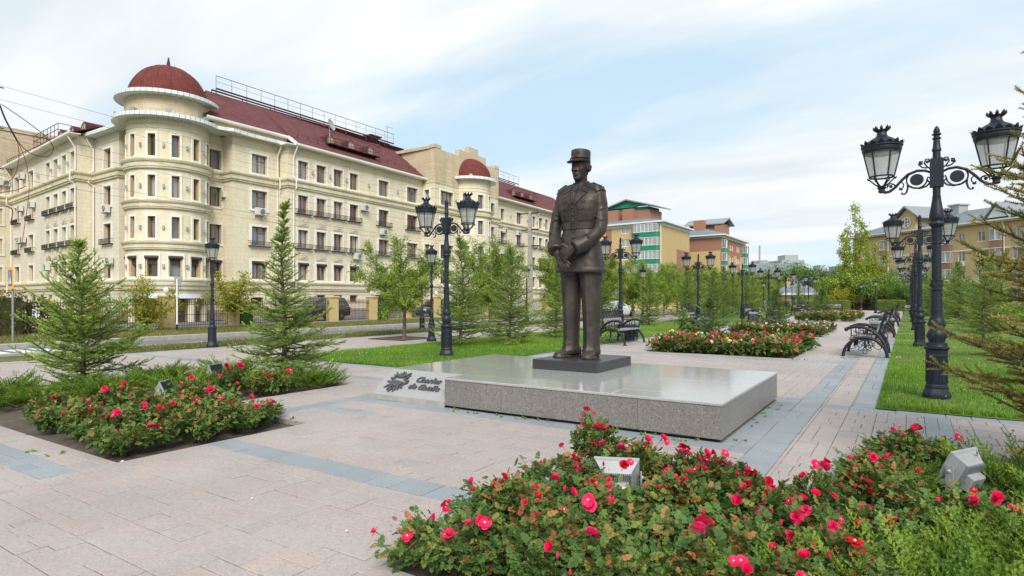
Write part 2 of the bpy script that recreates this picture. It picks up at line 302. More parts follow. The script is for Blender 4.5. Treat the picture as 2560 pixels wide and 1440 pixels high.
def link(name, me, parent=None, loc=None, rotz=None, mat=None):
    o = bpy.data.objects.new(name, me); col.objects.link(o)
    if parent is not None: o.parent = parent
    if mat is not None: o.matrix_local = mat
    if loc is not None: o.location = loc
    if rotz is not None: o.rotation_euler = (0, 0, rotz)
    return o
def tag(o, label=None, cat=None, group=None, kind=None):
    for a, b in (('label', label), ('category', cat), ('group', group), ('kind', kind)):
        if b: o[a] = b
    return o
def thing(name, label, cat, loc=(0, 0, 0), rotz=0, group=None):
    o = bpy.data.objects.new(name, None); col.objects.link(o); o.location = loc; o.rotation_euler = (0, 0, rotz); o.empty_display_size = .1
    return tag(o, label, cat, group)
KIDS = {}
def kids(o):
    return [c for c in o.children]
def dup(root, loc, rotz, label, group=None, scale=None):
    r = root.copy(); col.objects.link(r); r.location = loc; r.rotation_euler = (0, 0, rotz); r['label'] = label
    if group: r['group'] = group
    if scale: r.scale = scale if isinstance(scale, tuple) else (scale,) * 3
    def rec(a, b):
        for ch in kids(a):
            c = ch.copy(); col.objects.link(c); c.parent = b; rec(ch, c)
    rec(root, r); return r
def np_mesh(name, V, F, tint, mats, smooth=False, matidx=None):
    """mesh from numpy arrays: V (n,3), F (m,k) all faces with k corners, tint (m,)"""
    me = bpy.data.meshes.new(name); n, (m, k) = len(V), F.shape
    me.vertices.add(n); me.vertices.foreach_set('co', np.ascontiguousarray(V, np.float32).ravel())
    me.loops.add(m * k); me.loops.foreach_set('vertex_index', np.ascontiguousarray(F, np.int32).ravel())
    me.polygons.add(m); me.polygons.foreach_set('loop_start', np.arange(0, m * k, k, dtype=np.int32))
    try: me.polygons.foreach_set('loop_total', np.full(m, k, np.int32))
    except Exception: pass
    for x in (mats if isinstance(mats, (list, tuple)) else [mats]): me.materials.append(M[x])
    if matidx is not None: me.polygons.foreach_set('material_index', np.ascontiguousarray(matidx, np.int32))
    a = me.attributes.new('tint', 'FLOAT', 'FACE'); a.data.foreach_set('value', np.ascontiguousarray(np.clip(tint, 0, 1), np.float32))
    if smooth: me.polygons.foreach_set('use_smooth', np.ones(m, bool))
    me.update(calc_edges=True); return me
def spread(tv, tf, T, Rm, S, tint, jit=.0):
    """copies template (tv, tf) at T (K,3) with rotations Rm (K,3,3) and scales S (K,) or (K,3)"""
    K = len(T); S = np.asarray(S); S = S[:, None] if S.ndim == 1 else S
    V = np.einsum('kij,knj->kni', Rm, tv[None] * S[:, None, :]) + T[:, None]
    F = tf[None] + (np.arange(K) * len(tv))[:, None, None]
    tt = np.repeat(np.asarray(tint), len(tf))
    if jit: tt = tt + rng.normal(0, jit, len(tt))
    return V.reshape(-1, 3), F.reshape(-1, tf.shape[1]), tt
def cat(parts):
    o = 0; V, F, t = [], [], []
    for v, f, x in parts:
        V.append(v); F.append(f + o); t.append(x); o += len(v)
    return np.concatenate(V), np.concatenate(F), np.concatenate(t)
def frames(D, up=None, roll=None):
    """rotation matrices whose X axis is D; Z is as near up as may be"""
    D = D / np.linalg.norm(D, axis=1, keepdims=True); U = np.tile(np.array([0, 0, 1.]), (len(D), 1)) if up is None else up
    Y = np.cross(U, D); ln = np.linalg.norm(Y, axis=1, keepdims=True); Y = np.where(ln < 1e-5, np.array([0, 1., 0]), Y / np.maximum(ln, 1e-5)); Z = np.cross(D, Y)
    if roll is not None:
        c, s_ = np.cos(roll)[:, None], np.sin(roll)[:, None]; Y, Z = Y * c + Z * s_, Z * c - Y * s_
    return np.stack([D, Y, Z], axis=2)
def rdir(n, zmin=-1, zmax=1):
    z = rng.uniform(zmin, zmax, n); a = rng.uniform(0, 2 * math.pi, n); r = np.sqrt(np.maximum(0, 1 - z * z)); return np.stack([r * np.cos(a), r * np.sin(a), z], 1)
def arc(cx, cz, rx, rz, a0, a1, n):
    return [(cx + rx * math.cos(R(a0 + (a1 - a0) * i / n)), cz + rz * math.sin(R(a0 + (a1 - a0) * i / n))) for i in range(n + 1)]
def spiral(cx, cz, r0, r1, a0, turns, n):
    return [(cx + (r0 + (r1 - r0) * i / n) * math.cos(R(a0) + turns * 2 * math.pi * i / n), cz + (r0 + (r1 - r0) * i / n) * math.sin(R(a0) + turns * 2 * math.pi * i / n)) for i in range(n + 1)]
# photograph pixel (2560 x 1440) -> point of the ground plane: used once, to lay the plan out
FW = (-math.sin(R(YAW)), math.cos(R(YAW))); RT = (math.cos(R(YAW)), math.sin(R(YAW)))
def ray(px, d):
    q = (px - 1280) / 1507; return ((FW[0] + q * RT[0]) * d, (FW[1] + q * RT[1]) * d)
def height(py, d): return 1.7 + (745 - py) * d / 1507
def structure(o): o['kind'] = 'structure'; return o
# ------------------------------------------------------------------ ground, road, paving
def sheet(name, x0, x1, y0, y1, z, mat, parent=None, kind='structure'):
    b = MB(); b.add([(x0, y0, z), (x1, y0, z), (x1, y1, z), (x0, y1, z)], [(0, 1, 2, 3)]); o = b.build(name, mat, parent)
    if kind: o['kind'] = kind
    return o
sheet('ground', -1500, 1500, -400, 2200, -.12, 'far_ground')
# carriageway with crosswalk stripes; the far kerb stands 0.14 m over it
road = structure(sheet('road', -25.7, -21.9, -40, 330, -.055, 'asphalt'))
for i, yy in enumerate((7.1, 7.75, 8.4)):
    for xx in ((-25.4, -22.3),):
        b = MB(); b.add([(xx[0], yy - .2, 0), (xx[1], yy - .2, 0), (xx[1], yy + .2, 0), (xx[0], yy + .2, 0)], [(0, 1, 2, 3)]); b.v = [(x, y, -.051) for x, y, z in b.v]
        b.build('crosswalk_stripe', 'road_paint', road)
kerb = structure(sheet('kerb', -25.7, -25.68, -40, 330, -.056, 'kerb_concrete'))
kl = MB().cbox(-.09, .09, 0, .985, 0, .19, .02).mesh('kerbstone', 'kerb_concrete')
for side, xx, zz_ in ((0, -25.79, -.055), (1, -21.82, -.10)):
    for i in range(44): 
        link('kerbstone', kl, kerb, (xx, 1 + i, zz_))
MB().box(-25.88, -25.70, 45, 330, -.1, .135).box(-21.91, -21.73, 45, 330, -.1, .09).build('far_kerb_run', 'kerb_concrete', kerb)
sheet('verge', -33.3, -25.86, -40, 330, .05, 'verge_ground'); sheet('driveway', -42.6, -33.3, -40, 330, .0, 'asphalt')
sheet('roadside_strip', -21.75, -20.05, -40, 330, .01, 'verge_ground')
# granite paving: a bed of sand with the stones on it
PAVE = []   # (x0,x1,y0,y1,kind)
BEDS = [(-13.6, -9.2, 2.95, 8.25), (-9.2, -6.82, 2.95, 5.38), (-2.8, -.42, 2.74, 5.38), (-.42, 4.2, 2.74, 8.25), (-7.1, -2.66, 18.45, 23.2), (-7.1, -3.1, 29.3, 34.7), (-7.0, -3.4, 48, 62)]
PITS = [(-18.55, -16.75, 17.6, 19.4), (-18.75, -16.95, 24.3, 26.1), (-18.6, -16.8, 31, 32.8), (-18.6, -16.8, 37.5, 39.3), (-18.6, -16.8, 43.2, 45)]
def cut_sheet(name, x0, x1, y0, y1, z, holes, mat, parent=None):
    xs = sorted({x0, x1} | {v for q in holes for v in q[:2] if x0 < v < x1}); ys = sorted({y0, y1} | {v for q in holes for v in q[2:4] if y0 < v < y1}); b = MB()
    for i in range(len(xs) - 1):
        for j in range(len(ys) - 1):
            cx, cy = (xs[i] + xs[i + 1]) / 2, (ys[j] + ys[j + 1]) / 2
            if any(q[0] < cx < q[1] and q[2] < cy < q[3] for q in holes): continue
            b.add([(xs[i], ys[j], z), (xs[i + 1], ys[j], z), (xs[i + 1], ys[j + 1], z), (xs[i], ys[j + 1], z)], [(0, 1, 2, 3)])
    return b.build(name, mat, parent)
paving = structure(cut_sheet('pavement', -20.05, 8, -3, 10.8, -.012, BEDS, 'joint_sand'))
for x0, x1, y0, y1 in ((-20.05, -15, 10.8, 150), (-9.35, -.38, 10.8, 92)):
    cut_sheet('joint_bed', x0, x1, y0, y1, -.012, BEDS, 'joint_sand', paving)
for q in BEDS:
    b = MB()
    for ax, (c0, c1, lo, hi) in ((0, (q[0], q[0] + .03, q[2], q[3])), (0, (q[1] - .03, q[1], q[2], q[3])), (1, (q[2], q[2] + .03, q[0] + .03, q[1] - .03)), (1, (q[3] - .03, q[3], q[0] + .03, q[1] - .03))):
        n_ = 12; outw = c0 - .05 if c0 in (q[0], q[2]) else c1 + .05
        for t_ in range(n_):
            a0, a1 = lo + (hi - lo) * t_ / n_, lo + (hi - lo) * (t_ + 1) / n_; m_ = (a0 + a1) / 2
            px_, py_ = (outw, m_) if ax == 0 else (m_, outw)
            if any(z[0] < px_ < z[1] and z[2] < py_ < z[3] for z in BEDS): continue
            if ax == 0: b.box(c0, c1, a0, a1, -.1, -.007)
            else: b.box(a0, a1, c0, c1, -.1, -.007)
    b.build('bed_edging', 'kerb_concrete', paving)
def blocked(x, y):
    if -7.61 < x < -1.82 and 7.26 < y < 10.85: return True
    for a in BEDS + PITS:
        if a[0] < x < a[1] and a[2] < y < a[3]: return True
    return False
BANDS = [(-7.98, -1.48, 6.90, 7.26), (-1.82, -1.48, 7.26, 10.85), (-7.98, -7.61, 7.26, 10.85), (-7.98, -1.48, 10.85, 11.2),        # border round the plinth
         (-6.8, -2.8, 3.90, 4.24), (-1.48, -1.14, -.6, 30), (-.72, -.38, 10.8, 30), (-1.14, 6.5, 10.46, 10.8), (-9.35, -9.0, 10.8, 30), (-15, -7.98, 10.46, 10.8), (-20.05, -7.98, 8.9, 9.2),
         (-20.05, -6.8, 2.3, 2.62), (-13.9, -13.6, 2.95, 9.2), (-7.98, -7.7, 5.5, 6.9), (-7.7, -6.5, 6.1, 6.4), (-9.0, -1.48, 17.6, 17.95), (-9.0, -1.48, 27.6, 27.95), (-15.35, -15.0, 10.8, 19.8), (-20.05, -19.7, 9.2, 19.8), (.2, .5, 8.3, 10.46), (1.3, 1.6, 8.3, 10.46)]
def subtract(rects, q):
    out = []
    for a in rects:
        if q[0] >= a[1] or q[1] <= a[0] or q[2] >= a[3] or q[3] <= a[2]: out.append(a); continue
        if a[0] < q[0]: out.append((a[0], q[0], a[2], a[3]))
        if a[1] > q[1]: out.append((q[1], a[1], a[2], a[3]))
        x0, x1 = max(a[0], q[0]), min(a[1], q[1])
        if a[2] < q[2]: out.append((x0, x1, a[2], q[2]))
        if a[3] > q[3]: out.append((x0, x1, q[3], a[3]))
    return out
STONES = []
SOLID = BEDS + PITS + [(-7.61, -1.82, 7.26, 10.85)]
def put_stone(r_, holes, g):
    pcs = [r_]
    for q in holes: pcs = subtract(pcs, q)
    for p in pcs:
        if p[1] - p[0] > .018 and p[3] - p[2] > .018: STONES.append((*p, g))
def lay(x0, x1, y0, y1, axis, seed):
    """strips of mixed modular setts; axis 0: strips run along x, 1: along y"""
    r = np.random.default_rng(seed); A0, A1, B0, B1 = (x0, x1, y0, y1) if axis == 0 else (y0, y1, x0, x1); n = int(round((B1 - B0) / .36)); wd_ = (B1 - B0) / n
    hs = SOLID + BANDS; put = lambda a0, a1, b0, b1: put_stone((a0, a1, b0, b1) if axis == 0 else (b0, b1, a0, a1), hs, False)
    for k_ in range(n):
        b0, b1 = B0 + k_ * wd_, B0 + (k_ + 1) * wd_; p = A0 - r.uniform(0, .2)
        while p < A1:
            L = r.choice([.14, .22, .30, .40]); a0, a1 = max(p, A0), min(p + L, A1); p += L
            if a1 - a0 < .04: continue
            q = r.random()
            if L < .2: put(a0, a1, b0, b1) if q < .5 else [put(a0, a1, b0, b0 + wd_ * .5), put(a0, a1, b0 + wd_ * .5, b1)]
            elif q < .28: put(a0, a1, b0, b1)
            elif q < .72: m_ = b0 + wd_ * r.choice([.38, .5, .62]); put(a0, a1, b0, m_); put(a0, a1, m_, b1)
            else: m_ = b0 + wd_ * r.choice([.38, .62]); c_ = a0 + (a1 - a0) * r.choice([.4, .5, .6]); put(a0, c_, b0, m_); put(c_, a1, b0, m_); put(a0, a1, m_, b1)
rb = np.random.default_rng(9)
for k_, q in enumerate(BANDS):
    lx, ly = q[1] - q[0], q[3] - q[2]; p = 0
    while p < max(lx, ly) - .02:
        L = rb.choice([.3, .4, .6]); e = min(p + L, max(lx, ly))
        if max(lx, ly) - e < .12: e = max(lx, ly)
        r_ = (q[0] + p, q[0] + e, q[2], q[3]) if lx > ly else (q[0], q[1], q[2] + p, q[2] + e)
        if rb.random() < .4:
            if lx > ly: m_ = (q[2] + q[3]) / 2; rr_ = [(r_[0], r_[1], r_[2], m_), (r_[0], r_[1], m_, r_[3])]
            else: m_ = (q[0] + q[1]) / 2; rr_ = [(r_[0], m_, r_[2], r_[3]), (m_, r_[1], r_[2], r_[3])]
        else: rr_ = [r_]
        for a in rr_: put_stone(a, SOLID + BANDS[:k_], True)
        p = e
lay(-20.05, -1.82, -.6, 10.8, 0, 3)
lay(-1.82, 6.5, -.6, 10.8, 1, 4)
lay(-9.35, -.38, 10.8, 30.0, 1, 5)
lay(-20.05, -15.0, 10.8, 19.8, 0, 6)
def vis(st):
    cx, cy = (st[0] + st[1]) / 2, (st[2] + st[3]) / 2; d = cx * FW[0] + cy * FW[1]; rr = cx * RT[0] + cy * RT[1]
    if d < 1.5: return -1
    px, py = 1280 + 1507 * rr / d, 745 + 1507 * 1.7 / d
    if px < -60 or px > 2620 or py > 1500: return -1
    return (st[1] - st[0]) * (st[3] - st[2]) / d ** 3
order = sorted(STONES, key=vis, reverse=True)
rs = np.random.default_rng(5)
def stone_geo(b, st, tint, m):
    g = float(rs.choice([.002, .0025, .003, .005])); x0, x1, y0, y1 = st[0] + g, st[1] - g, st[2] + g, st[3] - g
    dz = rs.normal(0, .0012); tx, ty = rs.normal(0, .0028, 2); c = .004
    q = []
    for (x, y, z) in [(x0, y0, -.03), (x1, y0, -.03), (x1, y1, -.03), (x0, y1, -.03), (x0, y0, -c), (x1, y0, -c), (x1, y1, -c), (x0, y1, -c), (x0 + c, y0 + c, 0), (x1 - c, y0 + c, 0), (x1 - c, y1 - c, 0), (x0 + c, y1 - c, 0)]:
        if z > -.02: z += dz + tx * (x - x0) / .5 + ty * (y - y0) / .5
        q.append((x, y, z))
    b.add(q, [(0, 1, 5, 4), (1, 2, 6, 5), (2, 3, 7, 6), (3, 0, 4, 7), (4, 5, 9, 8), (5, 6, 10, 9), (6, 7, 11, 10), (7, 4, 8, 11), (8, 9, 10, 11)], m, tint)
def stint(): return float(np.clip(rs.normal(.5, .17), 0, 1))
rest = MB(); nv = 0
for st in order:
    v_ = vis(st)
    if v_ < 0: 
        continue
    if nv < 300:
        b = MB(); stone_geo(b, st, stint(), 0); b.build('paving_stone', 'paving_grey' if st[4] else 'paving_pink', paving); nv += 1
    else: stone_geo(rest, st, stint(), 1 if st[4] else 0)
o = rest.build('smaller_paving_stones', ['paving_pink', 'paving_grey'], paving); o['kind'] = 'stuff'
# beyond picking apart: sheets with the bond in the material
for nme, x0, x1, y0, y1 in (('far_path_paving', -9.35, -.38, 30.0, 92), ('far_promenade_paving', -20.05, -15, 19.8, 150), ('side_paving', 6.5, 8, -3, 10.4), ('cross_walk_paving', -60, 30, 92, 96)):
    sheet(nme, x0, x1, y0, y1, -.003, 'paving_far', paving, None)
for y in (26.6, 40.0, 66.): # narrow walks across the lawns
    sheet('cross_path_paving', -15, -9.35, y, y + 1.0, .022, 'paving_far', paving, None); sheet('cross_path_paving', -.38, 30, y - 6.6, y - 5.9, .022, 'paving_far', paving, None)
# beds of soil, sunk behind a stone rim
bedo = structure(sheet('flower_bed_soil', BEDS[0][0], BEDS[0][1], BEDS[0][2], BEDS[0][3], -.07, 'soil'))
for i, q in enumerate(BEDS):
    if i:
        b = MB(); b.add([(q[0], q[2], -.07), (q[1], q[2], -.07), (q[1], q[3], -.07), (q[0], q[3], -.07)], [(0, 1, 2, 3)]); b.build('soil_patch', 'soil', bedo)
for q in PITS:
    b = MB(); b.add([(q[0], q[2], .006), (q[1], q[2], .006), (q[1], q[3], .006), (q[0], q[3], .006)], [(0, 1, 2, 3)]); b.build('tree_pit_soil', 'soil', bedo)
    b = MB()
    for a in ((q[0] - .05, q[0], q[2] - .05, q[3] + .05), (q[1], q[1] + .05, q[2] - .05, q[3] + .05), (q[0], q[1], q[2] - .05, q[2]), (q[0], q[1], q[3], q[3] + .05)): b.box(a[0], a[1], a[2], a[3], -.05, .03)
    b.build('tree_pit_edging', 'roof_rail', bedo)
# lawns
def lawn(name, x0, x1, y0, y1):
    nx, ny = max(2, int((x1 - x0) / .8)), max(2, int((y1 - y0) / .8)); b = MB(); r = np.random.default_rng(int(abs(x0 * 7 + y0)))
    vs = [(x0 + (x1 - x0) * i / nx, y0 + (y1 - y0) * j / ny, .012 + (0 if i in (0, nx) or j in (0, ny) else r.uniform(0, .035))) for j in range(ny + 1) for i in range(nx + 1)]
    b.add(vs, [(j * (nx + 1) + i, j * (nx + 1) + i + 1, (j + 1) * (nx + 1) + i + 1, (j + 1) * (nx + 1) + i) for j in range(ny) for i in range(nx)])
    o = b.build(name, 'lawn_ground', None, 'all'); o['kind'] = 'structure'; return o
lawn('lawn', -15.02, -9.33, 10.78, 60); lawn('lawn', -.41, 22, 10.78, 60)
sheet('far_lawn', -15, -9.35, 60, 92, .015, 'lawn_ground'); sheet('far_lawn', -.38, 40, 60, 92, .015, 'lawn_ground'); sheet('side_lawn', 22, 70, 8, 92, .01, 'lawn_ground')
# grass blades, drawn as tufts where they can be seen
def grass(name, areas, mat, hgt, label, cat_, zbase=.02, dens=1., wdt=.006):
    P = []
    for (x0, x1, y0, y1, n) in areas:
        n = int(n * dens); P.append(np.stack([rng.uniform(x0, x1, n), rng.uniform(y0, y1, n)], 1))
    P = np.concatenate(P); K = len(P)
    lump = np.sin(P[:, 0] * 2.3 + 1.7 * np.sin(P[:, 1] * 1.1)) * np.sin(P[:, 1] * 1.9 + np.sin(P[:, 0] * 1.4))
    a = rng.uniform(0, 2 * np.pi, K); h = hgt * rng.uniform(.5, 1.2, K) * (1 + .35 * lump); lean = rng.uniform(.1, .75, K) * h; wd = wdt * rng.uniform(.7, 1.5, K)
    c, s_ = np.cos(a), np.sin(a); base = np.stack([P[:, 0], P[:, 1], np.full(K, zbase)], 1)
    side = np.stack([-s_, c, 0 * c], 1) * wd[:, None]; tip = base + np.stack([c * lean, s_ * lean, h], 1)
    V = np.stack([base - side, base + side, tip], 1).reshape(-1, 3); F = np.arange(K * 3).reshape(-1, 3)
    patch = np.sin(P[:, 0] * .55 + 2.1 * np.sin(P[:, 1] * .31)) * np.sin(P[:, 1] * .47 + 1.3); t = .46 + .12 * lump + .22 * patch + rng.normal(0, .18, K)
    return tag(link(name, np_mesh(name, V, F, t, mat)), label, cat_, None, 'stuff')
grass('grass', [(-.36, 8, 10.86, 18, 52000), (-.36, 12, 18, 34, 42000), (-14.95, -9.4, 10.86, 20, 52000), (-14.95, -9.4, 20, 38, 36000), (-.39, -.28, 10.85, 22, 1500), (-.3, 6, 10.83, 11.1, 3500), (-15, -9.4, 10.82, 11.0, 3500)], 'grass_blades', .075, 'short green lawn grass beside the paved path', 'grass')
grass('verge_grass', [(-33.2, -25.95, 4, 24, 36000), (-33.2, -25.95, 24, 60, 26000), (-21.7, -20.1, 9, 45, 26000), (-20.25, -20.0, 9, 40, 3000)], 'dry_grass', .115, 'rough dry grass on the verge along the road', 'grass', .04, 1., .011)
# ------------------------------------------------------------------ monument: plinth, plaque, slab
X0, X1, Y0, Y1, ZT = -7.61, -1.82, 7.26, 10.85, .463
pl = thing('granite_plinth', 'broad low polished granite plinth under the bronze statue', 'plinth', ((X0 + X1) / 2, (Y0 + Y1) / 2, 0))
def rel(b): return b.xf(Matrix.Translation((-(X0 + X1) / 2, -(Y0 + Y1) / 2, 0)))
PX = -6.01                    # where the sloped plaque ends and the upright face begins
rel(MB().box(X0 + .06, X1 - .06, Y0 + .06 + .5, Y1 - .06, 0, ZT - .03).box(PX + .02, X1 - .06, Y0 + .06, Y0 + .56, 0, ZT - .03)).build('core', 'slab_granite', pl)
xs = [PX, -4.95, -3.9, -2.86, X1]
for i in range(4): rel(MB().box(xs[i] + .002, xs[i + 1] - .002, Y0, Y0 + .05, .035, ZT - .034, 0, (.45, .6, .4, .55)[i])).build('front_slab', 'plinth_side_granite', pl)
ys = [Y0 + .052, 8.46, 9.65, Y1]
for i in range(3): rel(MB().box(X1 - .05, X1 - .002, ys[i] + .002, ys[i + 1] - .002, .035, ZT - .034, 0, (.6, .4, .5)[i])).build('side_slab', 'plinth_side_granite', pl)
rel(MB().box(X0, X0 + .05, Y0 + .45, Y1, .035, ZT - .034)).build('side_slab', 'plinth_side_granite', pl)
rel(MB().box(X0, X1, Y1 - .05, Y1 - .002, .035, ZT - .036)).build('back_slab', 'plinth_side_granite', pl)
# top slabs with a rounded nose; the corner over the plaque is cut back
tx = [X0, PX, -4.62, -3.22, X1 + .012]; ty = [Y0 - .012, Y0 + .47, 9.06, Y1 + .01]
for i in range(4):
    for j in range(3):
        if i == 0 and j == 0: continue
        b = MB(); x0, x1, y0, y1 = tx[i] + .0012, tx[i + 1] - .0012, ty[j] + .0012, ty[j + 1] - .0012
        b.cbox(x0, x1, y0, y1, ZT - .032, ZT, .008 if (j == 0 or i == 3) else .0015); rel(b).build('top_slab', 'plinth_top_granite', pl)
# sloped plaque block
A0 = Vector((X0, Y0, .085)); B0 = Vector((PX, Y0, .085)); A1 = Vector((X0 + .03, Y0 + .46, ZT - .004)); B1 = Vector((PX, Y0 + .46, ZT - .004))
b = MB(); b.add([A0, B0, B1, A1, (X0, Y0, .02), (PX, Y0, .02), (PX, Y0 + .46, .02), (X0 + .03, Y0 + .46, .02)], [(0, 1, 2, 3), (4, 7, 6, 5), (0, 4, 5, 1), (1, 5, 6, 2), (3, 2, 6, 7), (0, 3, 7, 4)]); rel(b).build('plaque', 'plaque_granite', pl)
rel(MB().box(X0 - .012, PX - .004, Y0 - .02, Y0 - .002, 0, .082)).build('plaque_curb', 'kerb_concrete', pl)
# raised lettering and emblem on the slope: local frame x along the plaque, y up the slope
sl_up = (A1 - A0); sl_up.x = 0; Lsl = sl_up.length; sl_up.normalize(); sx = Vector((1, 0, 0)); sn = sx.cross(sl_up)
FR = Matrix((sx, sl_up, sn)).transposed().to_4x4(); FR.translation = Vector((X0, Y0, .085)) - Vector(((X0 + X1) / 2, (Y0 + Y1) / 2, 0))
def text_mesh(body, size, ext, shear=0, align='LEFT', off=0.):
    cu = bpy.data.curves.new('t', 'FONT'); cu.body = body; cu.size = size; cu.extrude = ext; cu.shear = shear; cu.align_x = align; cu.resolution_u = 3; cu.offset = off * .5; cu.bevel_depth = ext * .25
    o = bpy.data.objects.new('t', cu); col.objects.link(o); dg = bpy.context.evaluated_depsgraph_get(); me = bpy.data.meshes.new_from_object(o.evaluated_get(dg)); bpy.data.objects.remove(o); return me
def letters(word, x, y, size, mat):
    for ch in word:
        adv = {'C': .66, 'h': .58, 'a': .52, 'r': .42, 'l': .28, 'e': .50, 's': .46, 'd': .58, 'G': .72, 'u': .57, ' ': .22}[ch] * size
        if ch != ' ':
            me = text_mesh(ch, size, .009, .28, 'LEFT', .0045); me.name = 'letter'; me.materials.clear(); me.materials.append(M[mat]); link('letter', me, pl, mat=FR @ Matrix.Translation((x, y, .012)))
        x += adv
letters('Charles', .75, .335, .158, 'bronze_letters'); letters('de Gaulle', .69, .18, .158, 'bronze_letters')
em = MB()     # laurel-and-shield emblem
cx, cy = .39, .31
def emp(pts, h0=.0, h1=.022): 
    em.prism([(cx + px, cy + py) for px, py in pts], h0, h1)
emp([(.135 * math.sin(a), -.03 + .095 * math.cos(a) * (1.0 if math.cos(a) < 0 else .35)) for a in np.linspace(0, 2 * math.pi, 18)[:-1]], 0, .03)
ge = random.Random(3)
for ring_, (n_, r0, ln) in enumerate(((15, .10, .10), (13, .13, .115))):
    for q in range(n_):
        a = 2 * math.pi * (q + ring_ * .5) / n_; px, py = 1.12 * r0 * math.cos(a), -.02 + .95 * r0 * math.sin(a); a2 = a + ge.uniform(-.55, .55); c_, s_ = math.cos(a2), math.sin(a2); l_ = ln * ge.uniform(.75, 1.1); wl = .024
        emp([(px, py), (px + c_ * l_ * .45 - s_ * wl, py + s_ * l_ * .45 + c_ * wl), (px + c_ * l_, py + s_ * l_), (px + c_ * l_ * .45 + s_ * wl, py + s_ * l_ * .45 - c_ * wl)], .0, .012 + .008 * ring_ + ge.uniform(0, .008))
emp([(-.03, .08), (.03, .08), (.045, .17), (.012, .15), (0, .215), (-.012, .15), (-.045, .17)], 0, .034)
for sg in (-1, 1): emp([(sg * .03, .07), (sg * .13, .13), (sg * .17, .20), (sg * .10, .16), (sg * .02, .11)], 0, .03); emp([(sg * .02, -.1), (sg * .12, -.2), (sg * .09, -.09)], 0, .026)
em.build('emblem', 'bronze_letters', pl).matrix_local = FR
slab = MB().cbox(-.62, .62, -.72, .72, 0, .17, .006).build('statue_slab', 'slab_granite'); slab.location = (-4.87, 9.75, ZT + .001)
tag(slab, 'dark polished stone slab directly under the statue shoes', 'stone slab')
# ------------------------------------------------------------------ bronze statue
ST = thing('bronze_statue', 'tall bronze statue of a man in a kepi and uniform with crossed hands', 'statue', (-4.93, 9.76, ZT + .171), 0)
def ering(c, rx, ry, n=28, p=2., yaw=0, tilt=None, front=None):
    out = []
    for i in range(n):
        a = 2 * math.pi * i / n; ca, sa = math.cos(a), math.sin(a)
        x = rx * math.copysign(abs(ca) ** (2 / p), ca); y = ry * math.copysign(abs(sa) ** (2 / p), sa)
        if front and sa < 0: y *= front
        v = Vector((x, y, 0))
        if tilt is not None: v = tilt @ v
        if yaw: v = Matrix.Rotation(yaw, 3, 'Z') @ v
        out.append(Vector(c) + v)
    return out
def limb(b, pts, n=20):
    """pts: (x,y,z,r_side,r_front) rings set square to the limb"""
    P = [Vector(p[:3]) for p in pts]; rings = []
    for i, p in enumerate(pts):
        d = (P[min(i + 1, len(P) - 1)] - P[max(i - 1, 0)]).normalized(); a = d.cross(Vector((0, -1, .02))).normalized(); c = a.cross(d).normalized()
        rings.append([P[i] + a * p[3] * math.cos(2 * math.pi * q / n) + c * p[4] * math.sin(2 * math.pi * q / n) for q in range(n)])
    b.loft(rings)
def remesh(b, voxel, smooth_it=2, name='body'):
    me = bpy.data.meshes.new('raw'); me.from_pydata(b.v, [], b.f); o = bpy.data.objects.new('raw', me); col.objects.link(o)
    import bmesh
    bm = bmesh.new(); bm.from_mesh(me); bmesh.ops.recalc_face_normals(bm, faces=bm.faces); bm.to_mesh(me); bm.free()
    md = o.modifiers.new('r', 'REMESH'); md.mode = 'VOXEL'; md.voxel_size = voxel
    if smooth_it: sm = o.modifiers.new('s', 'SMOOTH'); sm.factor = .5; sm.iterations = smooth_it
    dg = bpy.context.evaluated_depsgraph_get(); out = bpy.data.meshes.new_from_object(o.evaluated_get(dg)); bpy.data.objects.remove(o); out.name = name
    out.polygons.foreach_set('use_smooth', [True] * len(out.polygons)); return out
sb = MB()
# jacket: skirt, waist, chest, shoulders
tor = [(1.53, .445, .315, 2.5, .02), (1.56, .45, .32, 2.5, .02), (1.75, .425, .305, 2.4, .015), (2.0, .385, .28, 2.3, .0), (2.2, .335, .25, 2.2, -.01), (2.3, .318, .238, 2.2, -.01), (2.34, .315, .236, 2.2, -.01), (2.40, .322, .24, 2.2, -.01), (2.5, .35, .26, 2.25, -.01), (2.65, .385, .285, 2.3, -.01), (2.78, .41, .285, 2.3, 0), (2.88, .425, .262, 2.3, .015), (2.95, .40, .225, 2.2, .03), (3.0, .33, .19, 2.1, .04), (3.05, .22, .165, 2, .04), (3.1, .15, .14, 2, .035)]
sb.loft([ering((0, cy, z), rx, ry, 36, p) for z, rx, ry, p, cy in tor])
# hem lip and skirt slit at the back give the coat its weight
sb.loft([ering((0, .02, z), rx, ry, 36, 2.5) for z, rx, ry in ((1.52, .452, .322), (1.535, .462, .332), (1.575, .462, .332), (1.59, .452, .322))])
# shoulders
for sg in (-1, 1):
    limb(sb, [(sg * .10, .04, 3.06, .09, .13), (sg * .25, .035, 3.02, .10, .15), (sg * .345, .03, 2.985, .10, .155), (sg * .395, .025, 2.92, .095, .155)])
